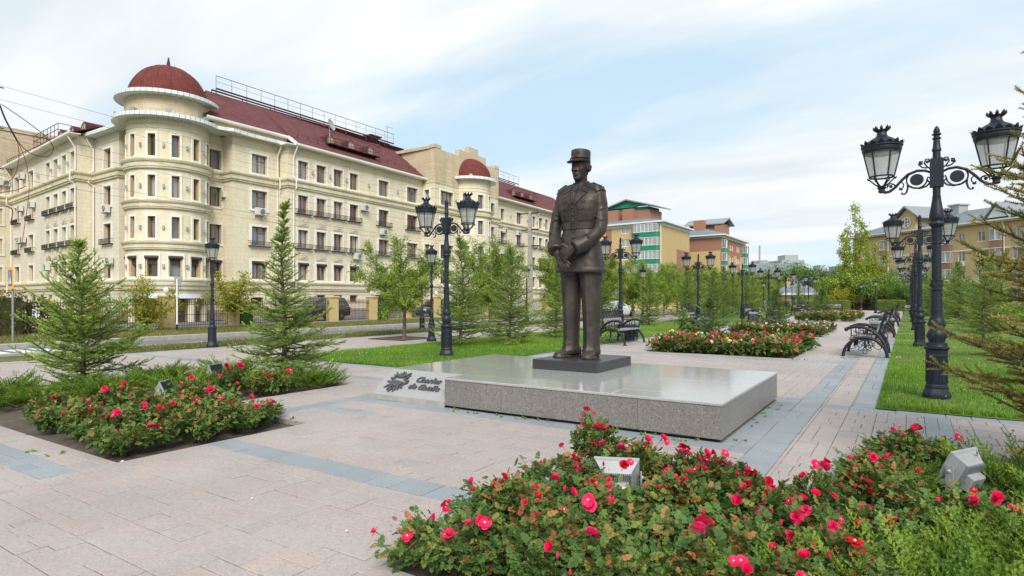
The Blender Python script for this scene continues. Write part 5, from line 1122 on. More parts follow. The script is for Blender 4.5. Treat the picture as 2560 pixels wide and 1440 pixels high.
for lab, P0, P1, s, z in (
    ('air conditioner under the second window down in the bay right of the tower', PB0, PB1, 2.2, 8.2),
    ('air conditioner right of the fourth window in the second row of the main front', PM0, PM1, 8.3, 9.75),
    ('air conditioner below the third-row balcony rail at the right end of the four windows', PM0, PM1, 7.4, 5.2),
    ('air conditioner under the second-row fifth window of the main front', PM0, PM1, 10.8, 7.75),
    ('air conditioner by the downpipe left of the pavilion, middle storey', PM0, PM1, 17.3, 8.15),
    ('large air conditioner low on the base wall behind the black car', PM0, PM1, 2.2, 1.35),
    ('air conditioner beside the narrow top window left of the pavilion', PM0, PM1, 17.35, 11.95),
    ('air conditioner just right of the pavilion under the main cornice', PZ0, PZ1, 2.98, 9.95),
    ('air conditioner second to the right of the pavilion under the cornice', PZ0, PZ1, 6.38, 9.95),
    ('air conditioner under the second window of the narrow strip left of the tower', PL0, PL1, 2.5, 8.1),
    ('air conditioner beside the shuttered window of the narrow strip left of the tower', PL0, PL1, 3.0, 4.2),
    ('air conditioner between the two top windows of the left front', PLB0, PLB1, 4.5, 12.45),
    ('air conditioner right of the first second-row window of the left front', PLB0, PLB1, 4.0, 9.6),
    ('air conditioner over the second second-row window of the left front', PLB0, PLB1, 7.6, 9.6),
    ('right one of the two adjoining air conditioners in the third row, left front', PLB0, PLB1, 4.85, 6.7),
    ('left one of the two adjoining air conditioners in the third row, left front', PLB0, PLB1, 3.75, 6.7),
    ('air conditioner in front of the lowest shuttered window of the left front', PLB0, PLB1, 12.0, 4.0),
    ('air conditioner in the inner corner of the left wing by the top cornice', PLW0, PLW1, 12.3, 12.3)):
    ac_unit(lab, frame_at(P0, P1, s, z))
ac_unit('air conditioner on the tower recess beside its top-right window pair', frame_at(PR0, PR1, 3.05, 9.4, .1) @ Matrix.Scale(.85, 4))
ac_unit('big white air conditioner low beside the tower entrance', frame_at((-48.65, 21.3), (-48.65, 24.4), .9, 1.25) @ Matrix.Scale(1.35, 4))
# ------------------------------------------------------------------ street lamps
def lantern(parent, scale=1., mat='lamp_paint'):
    """crowned six-sided lantern; local origin where its stem begins, 1.03 m tall"""
    key = ('lantern', scale)
    if key not in _wc:
        out = {}; S = scale
        b = MB(); b.lathe([(.03 * S, 0), (.055 * S, .02 * S), (.05 * S, .07 * S), (.075 * S, .10 * S), (.04 * S, .14 * S)], 10)
        for q in range(6):
            a = q * math.pi / 3; b.tube([(.04 * S * math.cos(a), .04 * S * math.sin(a), .12 * S), (.10 * S * math.cos(a), .10 * S * math.sin(a), .17 * S), (.19 * S * math.cos(a), .19 * S * math.sin(a), .27 * S), (.215 * S * math.cos(a), .215 * S * math.sin(a), .30 * S), (.20 * S * math.cos(a), .20 * S * math.sin(a), .255 * S)], .013 * S, 5)
        out['stem'] = b
        b = MB()
        for z, r_ in ((.305, .182), (.76, .272)): b.lathe([((r_ - .008) * S, (z - .014) * S), ((r_ + .012) * S, (z - .014) * S), ((r_ + .012) * S, (z + .014) * S), ((r_ - .008) * S, (z + .014) * S)], 24, caps=False)
        for q in range(6): a = q * math.pi / 3; b.tube([(.184 * S * math.cos(a), .184 * S * math.sin(a), .305 * S), (.274 * S * math.cos(a), .274 * S * math.sin(a), .76 * S)], .012 * S, 5)
        out['lantern_frame'] = b
        b = MB(); b.lathe([(.176 * S, .31 * S), (.264 * S, .755 * S)], 24, caps=False); out['lantern_glass'] = b
        b = MB(); b.lathe([(.20 * S, .762 * S), (.292 * S, .77 * S), (.302 * S, .80 * S), (.302 * S, .845 * S), (.318 * S, .865 * S), (.318 * S, .885 * S), (.285 * S, .90 * S), (.26 * S, .935 * S), (.215 * S, .985 * S), (.15 * S, 1.03 * S), (.10 * S, 1.06 * S), (.078 * S, 1.10 * S), (.075 * S, 1.15 * S), (.09 * S, 1.165 * S), (.09 * S, 1.18 * S), (.0, 1.185 * S)], 24)
        out['lantern_cap'] = b
        b = MB(); n = 16
        for q in range(n):
            a = q * 2 * math.pi / n; big = q % 2 == 0; h = .085 if big else .055; w_ = .055
            P = lambda r_, da, z: (r_ * S * math.cos(a + da), r_ * S * math.sin(a + da), z * S)
            for k_ in (0, 1):
                o_ = .0 if k_ == 0 else -.012
                b.add([P(.312 + o_, -.19, .885), P(.312 + o_, .19, .885), P(.325 + o_, .12, .925), P(.345 + o_, 0, .885 + h), P(.325 + o_, -.12, .925)], [(0, 1, 2, 3, 4) if k_ == 0 else (4, 3, 2, 1, 0)])
        out['lantern_frieze'] = b
        b = MB()
        for q in range(8):
            a = q * math.pi / 4; b.tube([(.085 * S * math.cos(a), .085 * S * math.sin(a), 1.175 * S), (.115 * S * math.cos(a), .115 * S * math.sin(a), 1.22 * S), (.125 * S * math.cos(a), .125 * S * math.sin(a), 1.26 * S)], [.02 * S, .026 * S, .006 * S], 5)
        b.lathe([(.08 * S, 1.17 * S), (.10 * S, 1.18 * S), (.10 * S, 1.195 * S), (.07 * S, 1.2 * S)], 14); out['lantern_crown'] = b
        _wc[key] = {k_: v.mesh(k_, 'lamp_glass' if 'glass' in k_ else mat, True) for k_, v in out.items()}
    first = None
    for k_, me in _wc[key].items():
        if first is None: first = link('lantern', me, parent)
        else: link(k_, me, first)
    return first
def column_mesh(prof, n, base):
    b = MB(); 
    # octagonal base with recessed panels
    def octa(r_, z): return [(r_ * math.cos(math.pi / 8 + q * math.pi / 4), r_ * math.sin(math.pi / 8 + q * math.pi / 4), z) for q in range(8)]
    b.loft([octa(r_, z) for r_, z in base]); zb = base[1][1]
    return b
LAMP_ARMS = .78
def double_lamp(name, label, loc, group):
    t = thing(name, label, 'street lamp', loc, 0, group)
    b = MB()
    def octa(r_, z): return [(r_ * math.cos(math.pi / 8 + q * math.pi / 4), r_ * math.sin(math.pi / 8 + q * math.pi / 4), z) for q in range(8)]
    b.loft([octa(*p) for p in ((.215, 0), (.215, .10), (.205, .13), (.17, .20), (.172, .225), (.168, .25), (.158, .27), (.158, .72), (.168, .735), (.168, .76), (.16, .77), (.165, .84), (.195, .865), (.195, .885), (.16, .90))])
    for q in range(8):
        a = q * math.pi / 4; r_ = .158 * math.cos(math.pi / 8); st = len(b.v)
        for x0, x1, z0, z1 in ((-.045, .045, .30, .315), (-.045, .045, .675, .69), (-.045, -.033, .315, .675), (.033, .045, .315, .675)): b.box(x0, x1, -.008, .004, z0, z1)
        b.xf(Matrix.Rotation(a, 4, 'Z') @ Matrix.Translation((0, -r_, 0)), st)
    b.build('base', 'lamp_paint', t)
    b = MB(); b.lathe([(.16, .90), (.15, .93), (.15, .955), (.115, .97), (.125, 1.02), (.135, 1.08), (.13, 1.13), (.105, 1.17), (.10, 1.2), (.115, 1.215), (.118, 1.28), (.11, 1.34), (.098, 1.365), (.098, 1.385), (.085, 1.395), (.079, 1.6), (.075, 1.815), (.09, 1.83), (.09, 1.85), (.078, 1.86), (.078, 1.98), (.086, 1.985), (.086, 2.0), (.068, 2.01), (.066, 2.55), (.066, 2.6), (.078, 2.61), (.078, 2.635), (.07, 2.645), (.075, 2.75), (.08, 2.84), (.082, 2.86), (.07, 2.87), (.09, 2.9), (.102, 2.93), (.102, 2.95), (.085, 2.98), (.098, 3.01), (.105, 3.04), (.102, 3.1), (.085, 3.2), (.07, 3.3), (.06, 3.37), (.062, 3.38), (.062, 3.395), (.055, 3.4), (.055, 3.56)], 16)
    # cast leaves on the lower shaft
    for q in range(6):
        a = q * math.pi / 3
        for z, r_, h in ((1.07, .132, .09), (1.26, .114, .08), (1.92, .078, .10), (2.93, .100, .05)):
            b.sphere(((r_ - .012) * math.cos(a), (r_ - .012) * math.sin(a), z), (.026, .026, h * .5), 6, 5)
        for z in (1.46, 1.56, 1.66, 1.75): b.sphere((.070 * math.cos(a + z), .070 * math.sin(a + z), z), (.017, .017, .032), 5, 4)
    b.build('column', 'lamp_paint', t, True)
    b = MB(); b.cbox(-.095, .095, -.075, .075, 3.55, 4.03, .02); b.build('bracket_block', 'lamp_paint', t)
    b = MB(); b.lathe([(.06, 4.02), (.056, 4.06), (.055, 4.14), (.066, 4.15), (.068, 4.18), (.056, 4.2), (.05, 4.28), (.046, 4.34), (.066, 4.352), (.066, 4.366), (.044, 4.375), (.044, 4.405), (.068, 4.42), (.068, 4.435), (.04, 4.445), (.048, 4.47), (.046, 4.50), (.028, 4.54), (.008, 4.565)], 12); b.build('finial', 'lamp_paint', t, True)
    for sg in (-1, 1):
        b = MB(); T = lambda pts: [(sg * x, 0, z) for x, z in pts]
        main_ = [(.08, 3.80), (.16, 3.84), (.27, 3.85), (.40, 3.80), (.50, 3.70), (.58, 3.60), (.66, 3.535), (.73, 3.525), (.775, 3.56), (.78, 3.63)]
        b.tube(T(main_), [.018, .022, .024, .024, .023, .023, .024, .026, .03, .036], 7)
        b.tube(T([(.08, 3.64), (.14, 3.575), (.23, 3.55), (.33, 3.57), (.41, 3.63)]), .016, 6); b.tube(T([(.41, 3.63), (.40, 3.58), (.42, 3.50), (.45, 3.47), (.48, 3.475), (.485, 3.50)]), [.014, .018, .016, .014, .016, .02], 6)
        b.tube(T(spiral(.275, 3.70, .145, .145, 100, -.78, 16)), .014, 6)
        st = len(b.v); b.lathe([(.0, -.02), (.095, -.02), (.10, 0), (.095, .02), (.0, .02)], 18); b.xf(Matrix.Translation((sg * .275, 0, 3.70)) @ Matrix.Rotation(R(90), 4, 'X'), st)
        b.tube(T([(.08, 3.86), (.13, 3.9), (.17, 3.97), (.15, 4.03), (.11, 4.03), (.10, 3.99), (.13, 3.975)]), .013, 6); b.sphere((sg * .128, 0, 3.985), .026, 7, 5)
        b.tube(T([(.13, 3.88), (.20, 3.9), (.25, 3.95), (.235, 4.0), (.19, 3.995)]), .013, 6); b.sphere((sg * .215, 0, 3.965), .026, 7, 5)
        b.tube(T([(.08, 3.7), (.12, 3.73), (.13, 3.68), (.1, 3.64)]), .013, 6); b.tube(T(spiral(.645, 3.62, .055, .055, -30, .9, 10)), .010, 5); b.sphere((sg * .645, 0, 3.62), .026, 6, 5)
        b.tube(T([(.50, 3.7), (.46, 3.64), (.47, 3.585), (.5, 3.57), (.525, 3.59)]), .011, 5); b.sphere((sg * .5, 0, 3.56), (.03, .02, .022), 6, 4); b.tube(T([(.56, 3.61), (.6, 3.66), (.7, 3.63)]), .010, 5)
        b.build('bracket_arm', 'lamp_paint', t, True)
        l = lantern(t); l.location = (sg * .78, 0, 3.52); l.scale = (1, 1, .92)
    return t
Lr = ['nearest tall double street lamp on the right lawn edge, panelled base fully in view', 'second double street lamp of the right-hand row, behind the nearest one', 'third double street lamp of the right-hand row', 'fourth double street lamp of the right-hand row', 'fifth double street lamp of the right-hand row', 'sixth double street lamp of the right-hand row', 'far seventh double street lamp of the right-hand row']
d0 = double_lamp('double_street_lamp', Lr[0], (.41, 12.28, 0), 'double street lamps along the path')
for k_ in range(1, 7): dup(d0, (.36, 12.28 + 12.75 * k_, 0), 0, Lr[k_])
Ll = ['double street lamp between the plinth and the lawn spruces left of the statue', 'double street lamp just right of the statue behind the first bench', 'double street lamp behind the second left bench and its bin', 'double street lamp beside the third left bench', 'double street lamp behind the fourth left bench, left of the small lodge', 'double street lamp right in front of the small lodge roof', 'double street lamp right of the lodge, before the dark trees', 'farthest double street lamp of the left-hand row']
for k_, (x, y) in enumerate([(-11.15, 13.55), (-11.32, 26.6), (-11.3, 39.2), (-11.35, 51.9), (-11.4, 63.5), (-11.4, 73.5), (-11.4, 83.), (-11.4, 92)]): dup(d0, (x, y, 0), 0, Ll[k_])
def single_lamp(label, loc):
    t = thing('single_street_lamp', label, 'street lamp', loc, 0, 'single street lamps')
    b = MB()
    def octa(r_, z): return [(r_ * math.cos(math.pi / 8 + q * math.pi / 4), r_ * math.sin(math.pi / 8 + q * math.pi / 4), z) for q in range(8)]
    b.loft([octa(*p) for p in ((.20, 0), (.20, .08), (.15, .17), (.14, .22), (.135, .62), (.15, .64), (.15, .68), (.12, .70))]); b.build('base', 'lamp_paint', t)
    b = MB(); b.lathe([(.12, .70), (.11, .74), (.085, .78), (.095, .85), (.085, .9), (.06, .93), (.075, .95), (.07, 1.1), (.055, 1.15), (.05, 1.6), (.065, 1.62), (.065, 1.66), (.048, 1.68), (.045, 2.1), (.06, 2.12), (.065, 2.2), (.045, 2.26), (.04, 2.7), (.055, 2.72), (.04, 2.74), (.038, 2.9)], 12); b.build('column', 'lamp_paint', t, True)
    l = lantern(t, .74); l.location = (0, 0, 2.86); return t
sg0 = single_lamp('single street lamp on the roadside strip between the two near spruces', (-20.1, 11.75, 0))
for lab, x, y in (('single street lamp on the near lawn edge, directly left of the double lamp', -15.65, 18.1), ('single street lamp by the road behind the round willow', -20.7, 23.2), ('single street lamp by the road behind the lawn spruces', -20.5, 33.0), ('single street lamp showing between the statue legs and the first bench', -15, 28.4),
                  ('single street lamp behind the first bench, left of the second bench', -14.7, 38.3), ('single street lamp right behind the second bench lamp', -14.5, 48.7), ('single street lamp over the lawn spruces between second and third bench', -14.6, 59.2), ('single street lamp behind the third-bench double lamp', -14.6, 69.5), ('distant single street lamp left of the lodge', -14.6, 78), ('single street lamp in front of the lodge window', -12.6, 86),
                  ('far single street lamp at the end of the path before the hedge gap', -5.25, 95.0), ('single street lamp by the far right hedge', -2.95, 78.5), ('far single street lamp beside the lodge door', -12.2, 94)): dup(sg0, (x, y, 0), 0, lab)
# ------------------------------------------------------------------ benches: arched cast frames, plank seat, scrolled back
def bench(label, loc, rotz):
    t = thing('park_bench', label, 'bench', loc, rotz, 'cast iron benches along the path')     # local: x to the front, y along the bench
    Lb = 1.9
    for y in (-Lb / 2, Lb / 2):
        b = MB(); Y = lambda pts: [(x, y, z) for x, z in pts]
        b.tube(Y(arc(.0, 0, .55, .56, 0, 180, 18)), .042, 8)                                    # lower arch
        b.tube(Y([(.46, .79), (.40, .83), (.25, .87), (.05, .86), (-.15, .78), (-.32, .64), (-.45, .45), (-.52, .25), (-.55, .05)]), .045, 8); b.sphere((.47, y, .785), .058, 8, 6)   # arm rest
        b.box(.50, .63, y - .05, y + .05, 0, .02).box(-.63, -.48, y - .05, y + .05, 0, .02)
        # key pattern between the arcs
        for x0, x1, z0, z1 in ((.33, .36, .58, .82), (.2, .33, .60, .62), (.2, .22, .60, .74), (.22, .29, .72, .74), (.14, .16, .58, .85), (.0, .14, .66, .68), (.02, .04, .68, .78), (.04, .1, .76, .78), (-.06, -.04, .56, .80), (-.18, -.06, .64, .66), (-.18, -.16, .56, .66), (-.28, -.26, .45, .64), (-.36, -.28, .5, .52), (-.05, .3, .565, .585)): b.box(x0, x1, y - .015, y + .015, z0, z1)
        # scrolls under the arch
        for sg in (-1, 1):
            b.tube(Y([(.0, .5), (sg * .05, .46), (sg * .13, .45), (sg * .19, .38), (sg * .17, .29), (sg * .10, .27), (sg * .07, .33), (sg * .11, .37)]), .012, 5); b.tube(Y([(sg * .19, .36), (sg * .25, .26), (sg * .33, .22), (sg * .40, .26), (sg * .40, .33), (sg * .35, .33)]), .012, 5)
            b.tube(Y([(0, .3), (sg * .05, .22), (sg * .12, .18), (sg * .17, .22), (sg * .14, .27)]), .012, 5)
        b.box(-.03, .03, y - .02, y + .02, .25, .54); b.tube(Y(arc(0, .15, .06, .06, 0, 360, 12)), .012, 5)
        b.build('end_frame', 'iron_black', t, True)
    for q in range(4): MB().cbox(-.20 + q * .155, -.20 + q * .155 + .145, -Lb / 2 + .02, Lb / 2 - .02, .50 + .004 * q, .545 + .004 * q, .006).build('seat_plank', 'bench_wood', t)
    b = MB()
    for q in (-.6, 0, .6): b.box(-.2, .42, q - .03, q + .03, .46, .497)
    b.tube([(.28, -Lb / 2, .46), (.28, Lb / 2, .46)], .02, 6)
    for q in range(-4, 5): b.tube([(.28, q * .2 + .08 * math.cos(a), .36 + .075 * math.sin(a)) for a in np.linspace(0, 2 * math.pi, 11)], .012, 5)
    b.build('under_frame', 'iron_black', t, True)
    tilt = R(-16); TM = Matrix.Translation((-.26, 0, .52)) @ Matrix.Rotation(tilt, 4, 'Y')
    b = MB(); z0, z1 = .17, .43
    for ya, yb, za, zb in ((-.78, .78, z0, z0 + .09), (-.78, .78, z1 - .09, z1), (-.78, -.62, z0 + .09, z1 - .09), (-.36, -.14, z0 + .09, z1 - .09), (.14, .36, z0 + .09, z1 - .09), (.62, .78, z0 + .09, z1 - .09)): b.box(.0, .045, ya, yb, za, zb)
    b.xf(TM).build('back_plank', 'bench_wood', t)
    b = MB()
    for y in (-.72, .72): b.box(-.03, .0, y - .05, y + .05, -.05, .52)
    for k_, y in enumerate((-.72, -.48, -.24, 0, .24, .48, .72)):
        h = .80 if k_ % 2 else .88
        b.tube([(-.01, y - .10, .44), (-.01, y - .11, h - .16), (-.01, y - .06, h - .03), (-.01, y, h), (-.01, y + .06, h - .03), (-.01, y + .11, h - .16), (-.01, y + .10, .44)], .017, 6)
        b.tube([(-.01, y + .06 * math.cos(a), .58 + .07 * math.sin(a)) for a in np.linspace(0, 2 * math.pi, 11)], .012, 5); b.sphere((-.01, y, .70), (.02, .035, .045), 6, 5)
    b.box(-.02, .01, -.85, .85, .43, .46)
    for y in (-.85, .85): b.tube([(-.02, y, .45), (-.06, y * 1.06, .6), (-.05, y * 1.1, .72), (-.02, y * 1.04, .78), (-.0, y * .98, .72)], .016, 6); b.tube([(-.03, y, .3), (-.12, y, .2), (-.24, y, .1), (-.26, y, -.02), (-.18, y, -.05), (-.13, y, .02)], .016, 6)
    b.xf(TM).build('scrolled_back', 'iron_black', t, True)
    return t
bn = bench('bench just right of the statue, plank seat and scrolled back facing the path', (-9.0, 21.2, 0), 0)
for lab, x, y in (('second left bench, with a litter bin before its near arm', -9.05, 31.05), ('third left bench, beyond the white rose bed', -9.1, 44.9), ('fourth left bench, half behind a small spruce', -9.1, 53.6), ('fifth left bench, before the clipped hedge', -9.3, 67.6), ('sixth and farthest left bench, next to a bin', -9.3, 73.6)): dup(bn, (x, y, 0), 0, lab)
for lab, x, y in (('nearest bench of the right-hand row, its arched iron end facing the camera', -1.02, 21.05), ('second bench of the right-hand row, close behind the nearest', -1.02, 31.6), ('third bench of the right-hand row', -1.0, 43.9), ('fourth bench of the right-hand row', -1.0, 52.5)): dup(bn, (x, y, 0), R(180), lab)
for lab, x, y, rz in (('bench standing across the far end of the path, right side', .6, 74.5, R(-90)), ('bench across the far end behind the lodge-side beds', -7.6, 84, R(-90))): dup(bn, (x, y, 0), rz, lab)
def bin_(label, loc, rotz):
    t = thing('litter_bin', label, 'litter bin', loc, rotz, 'grey litter bins beside the benches')
    b = MB(); b.loft([[(x * s_, y * s_, z) for x, y in ((-1, -1), (1, -1), (1, 1), (-1, 1))] for s_, z in ((.17, .04), (.22, .62))]); b.build('body', 'bin_grey', t)
    b = MB(); b.cbox(-.25, .25, -.25, .25, .62, .74, .05); b.build('lid', 'bin_lid', t)
    b = MB()
    for sx_, sy_ in ((-1, -1), (1, -1), (1, 1), (-1, 1)): b.tube([(sx_ * .17, sy_ * .17, 0), (sx_ * .24, sy_ * .24, .64)], .022, 5)
    for y in (-.215, .215):
        for x in (-.05, .05): b.tube([(x, y * .95, .15), (x * .6, y * 1.02, .5)], .014, 5)
        b.tube([(-.14, y, .5), (0, y, .42), (.14, y, .5)], .014, 5)
    for x in (-.215, .215): b.tube([(x * .95, -.05, .15), (x, 0, .5), (x * .95, .05, .15)], .014, 5)
    b.build('bin_frame', 'iron_black', t, True); return t
b0 = bin_('litter bin in front of the second left bench', (-8.3, 29.75, 0), 0)
for lab, x, y in (('litter bin beyond the far arm of the first left bench', -9.2, 22.7), ('litter bin at the third left bench', -8.75, 43.3), ('litter bin at the fourth left bench, by the small spruce', -8.8, 52.0), ('litter bin left of the farthest left bench', -9.9, 71.5), ('litter bin between the two nearest right-hand benches', -1.0, 29.6), ('litter bin behind the second right-hand bench', -.75, 34.2)): dup(b0, (x, y, 0), 0, lab)
# ------------------------------------------------------------------ floodlights in the flower beds
def floodlight(label, loc, aim, s=1.):
    t = thing('garden_floodlight', label, 'floodlight', loc, aim, 'grey floodlights aimed at the statue'); t.scale = (s,) * 3        # local -y faces what it lights; tilted up
    TM = Matrix.Translation((0, 0, .46)) @ Matrix.Rotation(R(-24), 4, 'X')
    b = MB(); rect = lambda w_, h, y: [(-w_, y, -h), (w_, y, -h), (w_, y, h), (-w_, y, h)]
    b.loft([rect(.20, .165, -.075), rect(.20, .165, -.05), rect(.185, .15, -.04), rect(.13, .105, .055), rect(.125, .10, .065)]); b.xf(TM).build('housing', 'light_grey', t)
    b = MB()
    for q in range(15): x = -.125 + q * .0178; b.box(x, x + .006, .02, .085, -.07, .10)
    b.xf(TM).build('cooling_fin', 'grey_metal', t)['kind'] = 'stuff'
    b = MB(); b.box(-.128, .128, .035, .06, -.075, .102); b.xf(TM).build('fin_recess', 'dark_grille', t)
    b = MB(); b.loft([[(-w_, y, z0), (w_, y, z0), (w_, y, z1), (-w_, y, z1)] for w_, y, z0, z1 in ((.105, .06, -.125, .02), (.105, .13, -.12, .01), (.095, .145, -.11, .0))]); b.xf(TM).build('ballast_box', 'light_grey', t)
    b = MB(); b.box(-.185, .185, -.082, -.076, -.15, .15); b.xf(TM).build('front_glass', 'pane_dark', t)
    b = MB()
    for x in (-.215, .215): b.box(x - .006, x + .006, -.03, .03, .29, .52); b.sphere((x * 1.04, 0, .47), .018, 6, 5)
    b.box(-.221, .221, -.035, .035, .28, .292); b.build('yoke', 'light_grey', t)
    b = MB(); b.box(-.025, .025, -.025, .025, -.05, .28); b.build('post', 'iron_black', t)
    b = MB(); b.cbox(-.055, .055, -.10, -.025, .10, .24, .012); b.box(-.06, .06, -.105, -.02, .232, .25); b.build('junction_box', 'white_paint', t); return t
def aim_at(x, y): return math.atan2(9.75 - y, -4.9 - x) + R(90)
floodlight('floodlight seen from behind among the roses in front of the plinth', (-2.0, 4.62, -.2), aim_at(-2.02, 4.62) + R(-6), .92)
floodlight('floodlight half behind spruce twigs in the right-hand bed', (.40, 6.42, -.2), aim_at(.55, 6.05) + R(4), .95)
floodlight('floodlight among the roses of the left bed, turned side-on', (-10.0, 5.05, -.2), aim_at(-10, 5.05) + R(-3), .9)
floodlight('floodlight at the back of the left bed below the sparse spruce', (-11.2, 6.6, -.15), aim_at(-11.2, 6.6) + R(-6), .9)
# ------------------------------------------------------------------ fence: brick pillars and iron panels
FY = [5.9, 9.5, 13.15, 16.78, 20.5, 24.2, 27.85, 31.5, 35.2, 38.7, 42.4, 46.0, 49.7, 53.4, 57.1, 60.8]
def pillar_label(k_): return ['brick pillar at the far left end of the fence, mostly under creeper', 'brick pillar hidden in the creeper-covered fence', 'brick pillar right behind the left spruce', 'brick pillar behind the yellowing bush by the triangular sign', 'brick pillar right of the near single lamp, by the small yellow tree', 'brick pillar behind the sparse spruce', 'brick pillar in front of the black car', 'brick pillar left of the entrance door', 'brick pillar right of the entrance door, behind the round willow', 'brick pillar with a white globe lamp, right of the willow', 'brick pillar beside the creeper, left of the pavilion car', 'brick pillar behind the lawn spruces', 'far brick pillar behind the lawn spruces, ninth from the sign', 'far brick pillar near the statue coat', 'far brick pillar behind the statue', 'last brick pillar of the fence'][k_]
pil = None
for k_, y in enumerate(FY):
    t = thing('brick_pillar', pillar_label(k_), 'pillar', (-33, y, 0), 0, 'yellow brick fence pillars')
    b = MB(); b.box(-.29, .29, -.29, .29, -.1, 1.68).box(-.27, .27, -.27, .27, -.1, 0); b.build('shaft', 'brick_cream', t)
    MB().box(-.32, .32, -.32, .32, 1.68, 1.75).cbox(-.35, .35, -.35, .35, 1.752, 1.84, .04).build('cap', 'brick_cream', t)
bars = None
fl = ['iron fence panel at the far left, under creeper', 'iron fence panel behind the crossing sign, under creeper', 'iron fence panel behind the left spruce', 'iron fence panel in front of the tower entrance', 'iron fence panel right of the yellowing bush', 'iron fence panel left of the sparse spruce', 'iron fence panel before the front of the black car', 'iron fence panel right of the black car', 'iron fence panel in front of the entrance door', 'iron fence panel behind the round willow', 'iron fence panel right of the globe lamp pillar', 'iron fence panel before the small blue car', 'iron fence panel behind the lawn spruces', 'far iron fence panel behind the tall spruces', 'last iron fence panel before the statue']
for k_ in range(len(FY) - 1):
    y0, y1 = FY[k_] + .3, FY[k_ + 1] - .3
    key = ('fence', round(y1 - y0, 2)); t = thing('iron_fence_panel', fl[k_], 'fence', (-33, y0, 0), 0, 'iron fence panels between the brick pillars')
    if key not in _wc:
        L = y1 - y0; b = MB(); n = int(L / .125)
        for i in range(n + 1): y = L * i / n; b.box(-.009, .009, y - .009, y + .009, .12, 1.58); b.add([(-.014, y - .014, 1.58), (.014, y - .014, 1.58), (.014, y + .014, 1.58), (-.014, y + .014, 1.58), (0, y, 1.66)], [(0, 1, 4), (1, 2, 4), (2, 3, 4), (3, 0, 4)])
        me = b.mesh('fence_bars', 'fence_iron'); b = MB()
        for z in (.2, .78, 1.32, 1.47): b.box(-.013, .013, 0, L, z, z + .028)
        for i in range(0, n, 1): y = L * (i + .5) / n; b.tube([(0, y + .05 * math.cos(a), 1.41 + .05 * math.sin(a)) for a in np.linspace(0, 2 * math.pi, 9)], .007, 4)
        _wc[key] = (me, b.mesh('fence_rails', 'fence_iron'), MB().box(-.1, .1, 0, L, -.1, .12).mesh('fence_footing', 'kerb_concrete'))
    o = link('fence_bars', _wc[key][0], t); o['kind'] = 'stuff'; link('rails', _wc[key][1], t); link('footing', _wc[key][2], t)
def globe(label, loc):
    t = thing('globe_lamp', label, 'globe lamp', loc); MB().sphere((0, 0, .27), .17, 14, 10).build('globe', 'white_paint', t, 'all'); MB().lathe([(.07, 0), (.06, .06), (.04, .12)], 8).build('socket', 'grey_metal', t, True)
globe('white globe lamp on the pillar right of the round willow', (-33, 38.7, 1.84)); globe('white globe lamp on the pillar in front of the tower entrance', (-33, 16.78, 1.84)); globe('white globe lamp half hidden by the willow crown', (-33, 31.5, 1.84))
# ------------------------------------------------------------------ signs and overhead line
t = thing('crossing_sign', 'yellow-bordered pedestrian crossing sign on a grey pole by the road', 'road sign', (-27.6, 8.5, .05), R(-7))
MB().tube([(0, 0, 0), (0, 0, 2.05)], .035, 8).build('pole', 'grey_metal', t); plain('sign_yellow', (.85, .42, .01), .4); plain('sign_blue', (.01, .06, .32), .35); plain('sign_white', (.82, .83, .84), .35)
MB().box(-.40, .40, -.075, -.045, 1.98, 2.80).build('yellow_board', 'sign_yellow', t); MB().box(-.29, .29, -.083, -.0755, 2.09, 2.69).build('blue_panel', 'sign_blue', t)
b = MB(); b.add([(-.23, -.085, 2.17), (.23, -.085, 2.17), (0, -.085, 2.63)], [(0, 1, 2)]); b.build('white_triangle', 'sign_white', t)
b = MB(); P = lambda pts: [(x, -.088, z) for x, z in pts]
b.add(P([(-.015, 2.50), (.025, 2.50), (.03, 2.54), (.005, 2.56), (-.02, 2.54)]), [(0, 1, 2, 3, 4)])
for pts in ([(-.03, 2.49), (.03, 2.49), (.03, 2.36), (-.03, 2.36)], [(-.03, 2.36), (.0, 2.36), (-.06, 2.21), (-.09, 2.21)], [(.0, 2.36), (.03, 2.36), (.08, 2.22), (.05, 2.22)], [(.03, 2.48), (.08, 2.41), (.07, 2.395), (.03, 2.44)], [(-.03, 2.48), (-.08, 2.40), (-.065, 2.39), (-.03, 2.44)]): b.add(P(pts), [(0, 1, 2, 3)])
for x in (-.18, -.11, .13): b.add(P([(x, 2.18), (x + .045, 2.18), (x + .04, 2.205), (x + .005, 2.205)]), [(0, 1, 2, 3)])
b.build('walker_symbol', 'iron_black', t)
t = thing('triangular_sign', 'back of a grey triangular road sign on a white pole with black foot', 'road sign', (-30.4, 15.95, .03), R(5))
MB().tube([(0, 0, .36), (0, 0, 2.62)], .04, 8).build('pole', 'white_paint', t); MB().tube([(0, 0, 0), (0, 0, .36)], .042, 8).build('pole_foot', 'iron_black', t)
b = MB(); b.add([(-.38, .06, 2.72), (.38, .06, 2.72), (0, .06, 2.06), (-.38, .075, 2.72), (.38, .075, 2.72), (0, .075, 2.06)], [(0, 2, 1), (3, 4, 5), (0, 1, 4, 3), (1, 2, 5, 4), (2, 0, 3, 5)]); b.box(-.2, .2, .04, .062, 2.55, 2.6).box(-.1, .1, .04, .062, 2.3, 2.35); b.build('sign_plate', 'light_grey', t)
UX, UY = -27.0, 44.0
t = thing('utility_pole', 'grey concrete utility pole with three crossarms before the cream building', 'utility pole', (UX, UY, 0))
b = MB(); b.loft([[(-r_, -r_, z), (r_, -r_, z), (r_, r_, z), (-r_, r_, z)] for r_, z in ((.2, 0), (.12, 9.1))]); b.build('pole', 'kerb_concrete', t)
